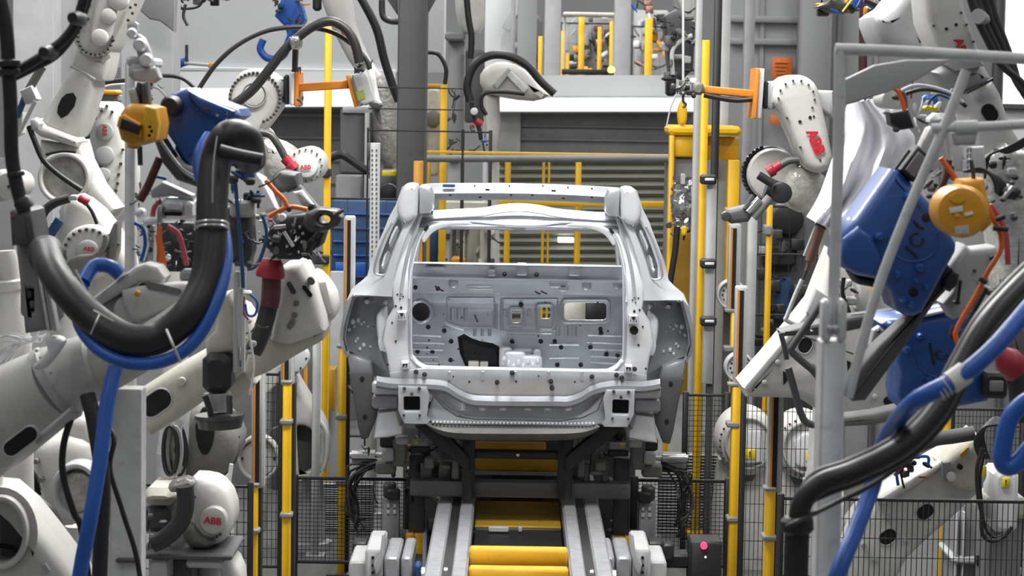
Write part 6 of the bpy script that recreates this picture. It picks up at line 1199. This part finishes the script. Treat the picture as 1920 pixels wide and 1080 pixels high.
MB().hose([(1699, 462), (1710, 472), (1720, 482)], 2.6, 6.848).o('painted_mark', 'black', t); MB().hose([(1714, 414), (1722, 424), (1732, 428)], 2.6, 6.848).o('painted_mark', 'black', t); cap(t, 'dark_port', 'hole', 1713, 548, 9, 6.845, .02); pl(t, 'under_shadow_block', 'black', [(1596, 512), (1640, 522), (1656, 532), (1640, 540), (1610, 534)], 6.95, .14, .02)
pl(t, 'screen_case', 'black', [(1688, 318), (1722, 272), (1748, 296), (1714, 342)], 6.84, .1, .012); pl(t, 'screen', 'screen', [(1698, 318), (1723, 284), (1740, 300), (1714, 333)], 6.832, .02, .003); hose(t, 'black_edge', 'black', [(1680, 318), (1706, 282)], 4, 6.9)
pl(t, 'gun_arm', 'dgrey', [(1586, 742), (1602, 702), (1650, 646), (1710, 592), (1780, 498), (1794, 514), (1790, 530), (1756, 566), (1690, 662), (1624, 752), (1600, 754)], 6.98, .12, .02); MB().hose([(1602, 738), (1680, 640), (1768, 540)], 1.8, 6.97).o('arm_seam', 'black', t); pl(t, 'arm_block', 'black', [(1772, 520), (1786, 504), (1800, 514), (1796, 534), (1782, 548), (1768, 540)], 6.94, .1, .012)
pl(t, 'link_tab', 'lgrey', [(1638, 620), (1650, 612), (1658, 620), (1646, 644), (1632, 650)], 7.15, .05, .01); cap(t, 'tab_pin', 'dsteel', 1648, 622, 3, 7.14, .02)
t = thing('spot_welding_gun', 'lower blue welding gun body behind the crossing blue hose, right', 'welding gun', P(1780, 766, 7.4), 'blue welding guns')
pl(t, 'blue_body', 'blue', [(1650, 606), (1664, 598), (1700, 596), (1726, 594), (1810, 578), (1834, 600), (1846, 680), (1856, 754), (1800, 764), (1690, 768), (1684, 740), (1690, 700), (1682, 680), (1690, 640), (1656, 622)], 7.35, .26, .03, 0); pl(t, 'top_edge', 'lgrey', [(1726, 590), (1802, 574), (1804, 580), (1726, 597)], 7.33, .06, .008)
bosses(t, ((1723, 630, 8), (1700, 655, 9), (1741, 712, 8), (1714, 732, 5), (1800, 622, 8), (1668, 608, 7)), 7.35); MB().hose([(1744, 644), (1748, 664), (1752, 684)], 2.6, 7.348).o('painted_mark', 'black', t); MB().ring([P(1766 + 10 * math.cos(a), 664 + 8 * math.sin(a), 7.348) for a in (2 * PI * q / 20 for q in range(16))], S(2.4, 7.3), 6).o('painted_mark', 'black', t)
MB().ring([P(1764 + 46 * math.cos(a), 666 + 42 * math.sin(a), 7.35) for a in (math.radians(q) for q in range(90, 250, 8))], S(2, 7.3), 8).o('round_rim', 'blue', t); MB().bx(1846, 700, 1890, 748, 7.3, .08, .01).o('black_frame', 'black', t); MB().bx(1856, 714, 1882, 734, 7.29, .03, .003).o('grey_plate', 'grey', t)
# grey casting bracket and amber balancer
t = thing('gun_bracket', 'pale grey cast bracket under the amber disc balancer', 'bracket', P(1820, 590, 7.1)); pl(t, 'casting', 'lgrey', [(1778, 504), (1810, 458), (1822, 468), (1868, 462), (1874, 480), (1850, 520), (1836, 560), (1812, 590), (1790, 600), (1770, 570), (1790, 548), (1796, 530)], 7.05, .14, .02, 0)
hose(t, 'black_pin', 'black', [(1801, 526), (1797, 558), (1796, 568)], 3, 7.0); MB().bx(1790, 564, 1802, 572, 7.0, .05, .006).o('pin_clip', 'black', t); cap(t, 'bolt_hole', 'dsteel', 1828, 508, 3, 7.04, .02); cap(t, 'cable_clamp', 'black', 1861, 484, 4, 7.03, .03)
t = thing('spring_balancer', 'amber round spring balancer disc hanging at the right', 'balancer', P(1806, 446, 6.4)); cap(t, 'drum', 'oyellow', 1804, 397, 48, 6.35, .12, .3); cap(t, 'drum_rim', 'tray', 1806, 397, 50, 6.39, .08, .2); pl(t, 'neck', 'oyellow', [(1800, 356), (1806, 338), (1846, 334), (1856, 380), (1862, 420), (1846, 436), (1830, 420)], 6.42, .12, .02, 1)
pl(t, 'white_label', 'wallw', [(1780, 390), (1805, 386), (1806, 396), (1782, 400)], 6.345, .01, .001); pl(t, 'white_label', 'wallw', [(1808, 400), (1824, 396), (1825, 402), (1810, 406)], 6.345, .01, .001); pl(t, 'grey_label', 'lgrey', [(1790, 426), (1816, 422), (1818, 438), (1792, 440)], 6.345, .01, .001); cap(t, 'hub', 'tray', 1795, 404, 4, 6.34, .03); MB().plate(ell(1796, 372, 14, 9), 6.345, .01, bev=0).o('stamped_oval', 'tray', t); hose(t, 'hanger', 'dsteel', [(1826, 340), (1824, 320), (1820, 300)], 4, 6.45)
# loose cable bundle hanging behind the balancer
t = thing('cable_bundle', 'orange and faded red cables looping down past the amber disc', 'cables', P(1790, 646, 6.6)); hose(t, 'orange_cable', 'orcable', [(1846, 372), (1862, 410), (1876, 440), (1876, 470), (1852, 510), (1832, 550), (1806, 594), (1792, 624), (1796, 644)], 5, 6.5); hose(t, 'faded_red_cable', 'pinkc', [(1856, 384), (1874, 410), (1886, 440), (1890, 496)], 5.5, 6.55); hose(t, 'orange_stub', 'orcable', [(1764, 296), (1780, 318), (1798, 342)], 5, 6.6)
hose(t, 'red_cable', 'red', [(1842, 536), (1824, 570), (1800, 606), (1788, 628)], 3.5, 6.52); hose(t, 'maroon_cable', 'maroon', [(1780, 300), (1774, 330), (1764, 352)], 6, 6.7); hose(t, 'black_cable', 'rubber', [(1850, 540), (1826, 584), (1800, 640)], 5, 6.56); hose(t, 'dark_loop', 'maroon', [(1794, 640), (1784, 630), (1788, 612)], 5, 6.54)
for k in range(9): hose(t, 'black_lead', 'rubber', [(1806 + k * 5, 322), (1840 + k * 4, 316 + k * 2), (1862 + k * 3, 336 + k * 2), (1868 + k, 362 + k)], 2.6, 6.55 + k * .015)
for a, b in (((1862, 428), (1890, 430)), ((1836, 522), (1850, 530)), ((1868, 412), (1884, 406))): pcyl(t, 'cable_tie', 'black', a, b, 5, 6.48)
clutter(t, 1740, 318, 1800, 372, 6.7, 16, 181, ('black', 'dsteel', 'rubber', 'casting', 'white'), .1, (8, 22)); clutter(t, 1860, 340, 1916, 380, 6.7, 10, 182, ('black', 'dsteel', 'steel', 'rubber'), .1, (10, 24)); clutter(t, 1830, 520, 1900, 620, 6.75, 18, 183, ('black', 'dsteel', 'rubberg', 'lgrey'), .1, (10, 26)); MB().bx(1884, 352, 1912, 374, 6.6, .1, .01).o('black_sensor', 'black', t); pcyl(t, 'chrome_rod', 'steel', (1880, 372), (1900, 350), 4, 6.55)
# foreground hoses at the right
t = thing('dress_pack', 'thick black hose bundle sweeping down across the railing post', 'hose', P(1498, 1090, 5.3)); PTS = [(1950, 500, 5.6), (1900, 548, 5.5), (1846, 610, 5.4), (1800, 690, 5.35), (1756, 772, 5.3), (1690, 838, 5.25), (1600, 884, 5.2), (1540, 906, 5.2), (1506, 940, 5.2), (1496, 990, 5.2)]
for dx, dy, r, m_ in ((0, 0, 20, 'rubber'), (-10, -14, 11, 'rubberg'), (14, 14, 10, 'rubber')): hose(t, 'hose', m_, [(x + dx * (1 if k < 8 else .4), y + dy * (1 if k < 8 else .3), Y + abs(dx) * .003) for k, (x, y, Y) in enumerate(PTS)], r, None, seg=16)
hose(t, 'thin_hose', 'rubberg', [(1720, 850, 5.4), (1640, 906, 5.35), (1560, 946, 5.3), (1500, 976, 5.15), (1476, 988, 5.15)], 5, None); hose(t, 'sleeve', 'black', [(1496, 980), (1494, 1020), (1492, 1100), (1490, 1300)], 24, 5.22, seg=16); MB().lathe(P(1494, 968, 5.2), P(1496, 1000, 5.2), [(0, S(24, 5.2)), (.2, S(31, 5.2)), (.8, S(31, 5.2)), (1, S(25, 5.2))], 20).o('hose_clamp', 'black', t)
t = thing('blue_hose', 'bright blue hose crossing the black bundle with a white tape wrap', 'hose', P(1560, 1090, 5.1)); hose(t, 'hose', 'bluehose', [(1960, 540, 5.2), (1910, 600, 5.15), (1856, 660, 5.1), (1792, 712, 5.08), (1720, 750, 5.1), (1680, 792, 5.3), (1650, 850, 5.45), (1636, 910, 5.5), (1606, 990, 5.4), (1566, 1090, 5.3), (1500, 1300, 5.3)], 17, None, seg=20)
a, b = P(1812, 697, 5.09), P(1780, 720, 5.08); MB().lathe(a, b, [(0, S(17, 5.1)), (.05, S(22, 5.1)), (.95, S(22, 5.1)), (1, S(18, 5.1))], 20).o('tape_wrap', 'tie', t)
for k in range(3):
    a, b = P(1776 - k * 7, 722 + k * 5, 5.08), P(1773 - k * 7, 724 + k * 5, 5.08); MB().lathe(a, b, [(0, S(18, 5.1)), (.3, S(20.5, 5.1)), (.7, S(20.5, 5.1)), (1, S(18, 5.1))], 20).o('strap', 'tie', t)
t = thing('blue_hose', 'blue hose loop hanging at the right edge above the mesh', 'hose', P(1896, 890, 6.2)); hose(t, 'hose', 'bluehose', [(1960, 740), (1924, 752), (1896, 780), (1884, 820), (1878, 862), (1890, 876), (1910, 866), (1940, 830), (1980, 800)], 17, 6.2, seg=20)
t = thing('cable_boot', 'red rubber boot on a dark cable end at the right edge', 'connector', P(1900, 790, 6.6)); MB().lathe(P(1876, 660, 6.6), P(1912, 700, 6.6), [(0, S(14, 6.6)), (.3, S(26, 6.6)), (.8, S(28, 6.6)), (1, S(22, 6.6))], 20).o('red_boot', 'red', t); hose(t, 'dark_cable', 'rubberg', [(1900, 690), (1910, 730), (1914, 790)], 20, 6.65); pl(t, 'grey_body', 'casting', [(1880, 620), (1930, 590), (1930, 690), (1900, 690)], 6.75, .2, .03, 1)
# ================================================================ DISTANT MACHINERY
# film covered robot right of the orange tool, left of the dark column
t = thing('distant_robot', 'film wrapped white robot standing just left of the dark column', 'robot', spot(718, 330, 21), 'distant robots')
pl(t, 'upper_arm', 'white', [(588, -60), (640, -60), (660, 40), (688, 110), (720, 150), (700, 170), (664, 130), (640, 90), (612, 30)], 20.6, .5, .08, 2); pl(t, 'wrapped_body', 'film', [(700, 150), (726, 140), (745, 170), (746, 300), (724, 312), (706, 300), (694, 250), (690, 190)], 20.4, .5, .08, 2, label='body wrapped in clear film')
hose(t, 'hose', 'rubber', [(656, -40), (690, 20), (708, 60), (720, 110), (736, 160), (748, 190)], 8, 20.2); hose(t, 'hose', 'dsteel', [(716, 0), (718, 30), (734, 40), (760, 40)], 6, 20.3); MB().bx(586, -20, 602, 20, 20.3, .1, .02).o('side_box', 'black', t); cap(t, 'red_mark', 'pinkc', 645, 60, 6, 20.55, .02); base(t, 722, 310, 20.6, 24)
# two blue grippers hanging far back
t = thing('blue_gripper', 'bright blue hook gripper hanging far behind the thin black hose', 'gripper', P(510, 116, 23), 'blue grippers')
hose(t, 'hook', 'bluehose', [(494, 74), (488, 92), (500, 108), (520, 110), (534, 100), (538, 84)], 7, 23); pl(t, 'body', 'bluehose', [(514, 30), (530, -10), (560, -10), (572, 36), (556, 64), (540, 76), (534, 50)], 23, .3, .04, 1); hose(t, 'arm', 'bluehose', [(536, 84), (546, 60), (556, 30)], 5, 22.9); hose(t, 'top_bar', 'dgrey', [(540, -100), (544, 0)], 8, 23.1); clutter(t, 514, -10, 575, 40, 22.8, 14, 201, ('bluehose', 'oyellow', 'dsteel', 'bluedk'), .2, (8, 18))
t = thing('blue_gripper', 'small blue gripper with yellow rod just right of the grey column', 'gripper', P(340, 126, 22), 'blue grippers'); pl(t, 'body', 'bluehose', [(326, 112), (346, 106), (352, 120), (330, 128)], 22, .2, .03); hose(t, 'rod', 'lgrey', [(346, 118), (380, 121), (392, 122)], 3, 22); MB().bx(390, 117, 400, 128, 22, .1, .01).o('yellow_end', 'oyellow', t); hose(t, 'upright_pin', 'dsteel', [(350, 84), (350, 116)], 3, 22)
t = thing('cable_gripper', 'dark cable gripper hanging in at the top edge, left', 'gripper', P(350, 44, 20)); clutter(t, 320, -30, 450, 8, 20, 24, 202, ('dsteel', 'black', 'rubber', 'casting'), .2, (10, 24)); hose(t, 'cable_loop', 'rubber', [(320, 6), (340, 16), (372, 12), (384, -10)], 2.5, 19.9); hose(t, 'hanging_lead', 'dsteel', [(348, 8), (344, 30), (352, 48)], 3, 19.9)
# robot right of the column
t = thing('distant_robot', 'white robot with arched black hose right of the dark column', 'robot', spot(900, 330, 22), 'distant robots')
pl(t, 'arm', 'white', [(906, 170), (900, 140), (920, 120), (950, 116), (984, 130), (1014, 164), (1030, 178), (1000, 190), (940, 182)], 21.8, .5, .08, 2); pl(t, 'lower_arm', 'white', [(906, 176), (936, 180), (938, 240), (930, 300), (908, 300)], 21.9, .4, .06, 1); pl(t, 'grey_stripe', 'lgrey', [(924, 158), (952, 126), (960, 132), (932, 168)], 21.75, .05, .01); pl(t, 'grey_stripe', 'galvp', [(956, 130), (990, 166), (982, 176), (948, 140)], 21.75, .05, .01)
hose(t, 'arched_hose', 'rubber', [(882, 190), (876, 160), (890, 122), (920, 104), (956, 106), (990, 124), (1012, 150), (1040, 176)], 8, 21.5, seg=14); hose(t, 'hose_loop', 'rubber', [(912, 216), (902, 196), (908, 176), (940, 172), (984, 176)], 4, 21.6); hose(t, 'red_plug', 'red', [(892, 226), (904, 234)], 7, 21.5); hose(t, 'lead', 'rubber', [(884, 192), (888, 216), (898, 240), (902, 262)], 4, 21.5); cap(t, 'white_joint', 'wallw', 889, 209, 7, 21.4, .1); base(t, 918, 300, 22, 22)
clutter(t, 878, 236, 918, 292, 21.6, 12, 203, ('maroon', 'bluehose', 'dsteel', 'pinkc'), .2, (6, 14))
fence('thin distant wire fence around the arched hose robot', 868, 248, 920, 248, 20.8, .5, .9, bw=3, posts=True)
# upper robot / post stack above it
t = thing('distant_robot', 'pale robot wrist with dark cables above the arched black hose', 'robot', spot(880, 330, 24), 'distant robots'); pl(t, 'wrist', 'white', [(858, -30), (900, -30), (908, 30), (900, 60), (868, 62), (854, 20)], 24, .4, .06, 2); hose(t, 'dark_cable', 'rubber', [(872, -40), (878, 30), (884, 70), (882, 110)], 6, 23.7); MB().bx(834, 60, 872, 76, 24, .3, .02).o('grey_arm', 'grey', t); MB().bx(838, 76, 870, 300, 24.2, .3, .02).o('grey_column', 'wallg', t); MB().bx(872, 94, 908, 230, 24.0, .2, .02).o('dark_box', 'dgrey', t); vbar(MB(), 854, 300, 24.3, 30, .2, yref=310).o('foot_column', 'wallg', t)
# yellow frame cabinet right of the column
t = thing('safety_enclosure', 'yellow framed safety enclosure beside the dark column', 'frame', spot(820, 330, 20.5)); vbar(MB(), 831, 158, 20.4, 13, .2, yref=230).o('post', 'yellow', t); MB().bx(800, 157, 838, 165, 20.4, .1).o('top_bar', 'oyellow', t); MB().bx(800, 166, 824, 330, 20.8, .2, .02).o('pale_panel', 'cream', t); cap(t, 'round_window', 'casting', 812, 222, 16, 20.75, .05); vbar(MB(), 804, 300, 20.6, 6, .1, yref=310).o('back_post', 'yellow', t); hose(t, 'cable_arc', 'rubber', [(800, 98), (822, 102), (836, 128), (834, 158)], 4, 20.2)
clutter(t, 838, 156, 860, 300, 20.5, 14, 204, ('black', 'dgrey', 'dsteel'), .2, (8, 18))
post('yellow post low between the dark column and the car roof corner', 784, 302, 18.5, 18, 'oyellow', yref=330)
# far hall bays seen above the white beam
for (x, w_, m_, lab, Y) in ((935, 52, 'beam', 'pale post at the far end of the hall, left of the blue grey column', 33), (988, 36, 'wallg', 'blue grey column in the far bay, left of the yellow guards', 32), (1036, 30, 'lgrey', 'grey column left of the far yellow guards', 31), (1167, 30, 'lgrey', 'grey column right of the far yellow guards', 31), (962, 8, 'lgrey', 'thin pale upright between two far columns', 32.4)):
    post(lab, x, -90, Y, w_, m_, 'steel_column', 'column', yref=70)
t = thing('roof_brace', 'pale diagonal brace high in the far bay', 'brace', P(960, 60, 32.6)); pl(t, 'brace_plate', 'beam', [(940, 50), (985, -40), (1000, -40), (955, 60)], 32.6, .2)
def guard(x, y0, y1, w_, lab, m_='yellow', Y=35): post(lab, x, y0, Y, w_, m_, 'guard_post', 'post', 'far yellow guard posts', yref=(y0 + y1) / 2)
for a in ((1013, 68, 140, 8, 'far yellow guard post left of the grey columns'), (1056, 58, 140, 9, 'first far yellow guard post right of the grey column'), (1064, 100, 140, 7, 'short far yellow guard post in front of its neighbour'), (1090, 30, 140, 11, 'tallest far yellow guard post under the pale bar'), (1124, 50, 140, 8, 'far yellow guard post with broken stripes'), (1147, 40, 140, 9, 'rightmost far yellow guard post of the middle bay'), (1216, 34, 140, 14, 'far yellow guard post in the right bay')): guard(*a)
t = thing('guard_bar', 'pale yellow bar across the top of the far guard posts', 'bar', P(1105, 30, 34.5)); MB().bx(1056, 23, 1153, 31, 34.5, .2, .02).o('bar', 'cream', t); MB().bx(1054, 130, 1156, 140, 34.5, .2).o('dark_base', 'black', t)
for x in (1058, 1151): vbar(MB(), x, 31, 34.6, 4, .06, yref=80).o('bar_post', 'cream', t)
t = thing('machine_cabinet', 'far machinery in the middle bay behind yellow guards', 'machine', spot(1100, 200, 38)); MB().bx(1048, 34, 1152, 300, 38, .4, .02).o('case', 'grey', t); clutter(t, 1050, 34, 1152, 136, 37.5, 44, 205, ('dgrey', 'black', 'grey', 'lgrey', 'maroon', 'oyellow', 'wallw', 'copper'), .3, (10, 26)); c = P(1100, 300, 38); MB().box((c.x, 38.2, c.z / 2), (.8, .3, c.z)).o('plinth', 'dgrey', t)
t = thing('machine_cabinet', 'far machinery in the right bay beside the hanging rope', 'machine', spot(1225, 200, 38)); MB().bx(1186, 20, 1250, 300, 38, .4, .02).o('case', 'lgrey', t); clutter(t, 1186, 0, 1250, 136, 37.5, 40, 206, ('dgrey', 'black', 'grey', 'lgrey', 'wallw', 'oyellow', 'copper', 'bluehose'), .3, (10, 24)); c = P(1225, 300, 38); MB().box((c.x, 38.2, c.z / 2), (.5, .3, c.z)).o('plinth', 'dgrey', t)
t = thing('machine_cabinet', 'far dark machinery left of the first yellow guard', 'machine', spot(1005, 200, 38)); MB().bx(944, 36, 1016, 300, 38, .4, .02).o('case', 'dgrey', t); clutter(t, 946, 0, 1016, 136, 37.5, 22, 207, ('dgrey', 'black', 'grey', 'casting', 'oyellow'), .3, (10, 24)); c = P(985, 300, 38); MB().box((c.x, 38.2, c.z / 2), (.5, .3, c.z)).o('plinth', 'dgrey', t)
fence('far mesh fence before the middle bay machinery', 1052, 44, 1156, 44, 36, .12, .3, bw=3, posts=False)
fence('far mesh fence in the right bay', 1186, 50, 1256, 50, 36, .12, .3, bw=3, posts=False)
t = thing('beacon', 'small glowing yellow beacon on the white beam', 'lamp', P(1147, 140, 25.2)); c = P(1146, 131, 25.1); MB().ball(c, S(7, 25)).o('lamp_globe', 'lampy', t); MB().bx(1141, 136, 1151, 142, 25.08, .06).o('lamp_base', 'black', t)
# dark gripper robot at right behind the rope
t = thing('distant_robot', 'dark robot tool with white cable left of the tall posts', 'robot', spot(1290, 400, 18), 'distant robots'); pl(t, 'dark_body', 'dgrey', [(1244, 30), (1270, 16), (1304, 40), (1300, 130), (1280, 150), (1256, 140), (1250, 90)], 17.6, .3, .04, 1); hose(t, 'white_cable', 'wallw', [(1262, 140), (1260, 100), (1272, 80), (1298, 66)], 4, 17.4); clutter(t, 1240, 10, 1306, 150, 17.3, 26, 208, ('black', 'black', 'dsteel', 'lgrey', 'casting'), .2, (10, 26)); MB().bx(1250, 140, 1268, 180, 17.4, .2, .02).o('black_end', 'black', t); pl(t, 'white_arm', 'white', [(1256, -40), (1306, -40), (1304, 50), (1280, 40)], 17.8, .3, .05, 1); base(t, 1306, 300, 18, 16)
# blue board and grey cabinets left of the car behind the fence
t = thing('blue_crate', 'dark blue crate wall seen behind the fence left of the car', 'crate', spot(690, 450, 18.6)); B = MB(); vbar(B, 690, 378, 18.6, 136, .3, 535, yref=440); B.o('side_board', 'bluedk', t)
for x in (632, 748): vbar(MB(), x, 535, 18.65, 10, .2, yref=560).o('leg', 'dgrey', t)
for k in range(4): MB().bx(624, 400 + k * 26, 758, 404 + k * 26, 18.57, .05, .006).o('batten', 'blue', t)
MB().bx(628, 492, 690, 520, 18.55, .05).o('printed_panel', 'bluehose', t)
t = thing('control_cabinet', 'grey control cabinet behind the tall yellow post, left', 'cabinet', spot(660, 420, 20)); vbar(MB(), 664, 206, 20, 54, .5, yref=300).o('case', 'dgrey', t); MB().bx(642, 200, 692, 212, 19.97, .5).o('pale_top', 'lgrey', t); vbar(MB(), 687, 212, 19.95, 8, .1, yref=300).o('side_edge', 'lgrey', t); MB().bx(640, 322, 692, 328, 19.96, .05).o('shelf_line', 'black', t); hose(t, 'black_pipe', 'rubber', [(618, 296), (640, 290), (664, 304), (690, 322)], 8, 19.6)
t = thing('control_cabinet', 'lower grey control cabinet standing under a black pipe, left', 'cabinet', spot(660, 480, 19.2)); vbar(MB(), 652, 330, 19.2, 46, .4, yref=360).o('case', 'grey', t); vbar(MB(), 690, 336, 19.25, 5, .1, yref=360).o('bright_edge', 'wallw', t); cap(t, 'fan', 'black', 728, 362, 18, 19.3, .1); MB().bx(716, 320, 746, 330, 19.2, .1).o('green_label', 'sticker', t); MB().bx(700, 318, 750, 400, 19.5, .2, .02).o('dark_back', 'dgrey', t)
t = thing('machine_cabinet', 'pale control panels seen through the left of the car rear opening', 'machine', spot(870, 430, 21.5)); vbar(MB(), 868, 380, 21.6, 92, .4, yref=440).o('case', 'cream', t)
for x, w_, m_ in ((838, 12, 'lgrey'), (852, 6, 'dgrey'), (866, 10, 'wallw'), (884, 18, 'shut'), (904, 10, 'cream')): MB().bx(x - w_ / 2, 400, x + w_ / 2, 500, 21.5, .1, .01).o('panel', m_, t)
cap(t, 'gauge', 'wallw', 921, 435, 6, 21.4, .05); MB().bx(912, 424, 930, 450, 21.45, .1, .01).o('gauge_box', 'cream', t); MB().bx(846, 482, 872, 496, 21.3, .2, .02).o('yellow_box', 'oyellow', t); clutter(t, 830, 420, 930, 496, 21.4, 20, 209, ('lgrey', 'dgrey', 'cream', 'dsteel', 'wallw'), .2, (8, 18)); MB().bx(786, 432, 836, 500, 21.7, .2, .02).o('dark_side', 'bluedk', t)
# low robots and cable trays between left posts and the car (seen through mesh)
t = thing('storage_rack', 'grey rack behind the left light curtains with amber lower bin', 'rack', spot(640, 700, 15.5)); vbar(MB(), 600, 480, 16.2, 26, .1, yref=560).o('white_panel', 'wallw', t); vbar(MB(), 634, 510, 15.9, 32, .1, yref=560).o('pale_panel', 'lgrey', t); vbar(MB(), 619, 692, 15.6, 18, .2, 770, yref=730).o('yellow_bin', 'ochre_shaded', t); vbar(MB(), 598, 640, 15.4, 14, .1, yref=760).o('pale_post', 'wallw', t); cap(t, 'round_hole', 'dsteel', 629, 548, 4, 15.88, .03)
# cladding behind the lower left and right robots so the far floor stays hidden
t = thing('machine_screen', 'grey welding screen standing behind the lower left robots', 'screen', spot(250, 600, 15.8)); vbar(MB(), 230, 300, 15.8, 760, .06, yref=600).o('sheet', 'grey', t)
for x in (-60, 120, 330, 520): vbar(MB(), x, 298, 15.74, 10, .06, yref=600).o('rib', 'dgrey', t)
t = thing('machine_screen', 'dark welding screen standing behind the lower right robots', 'screen', spot(1780, 600, 15.9)); vbar(MB(), 1790, 300, 15.9, 400, .06, yref=600).o('sheet', 'grey', t)
for x in (1640, 1760, 1880): vbar(MB(), x, 298, 15.84, 10, .06, yref=600).o('rib', 'dgrey', t)
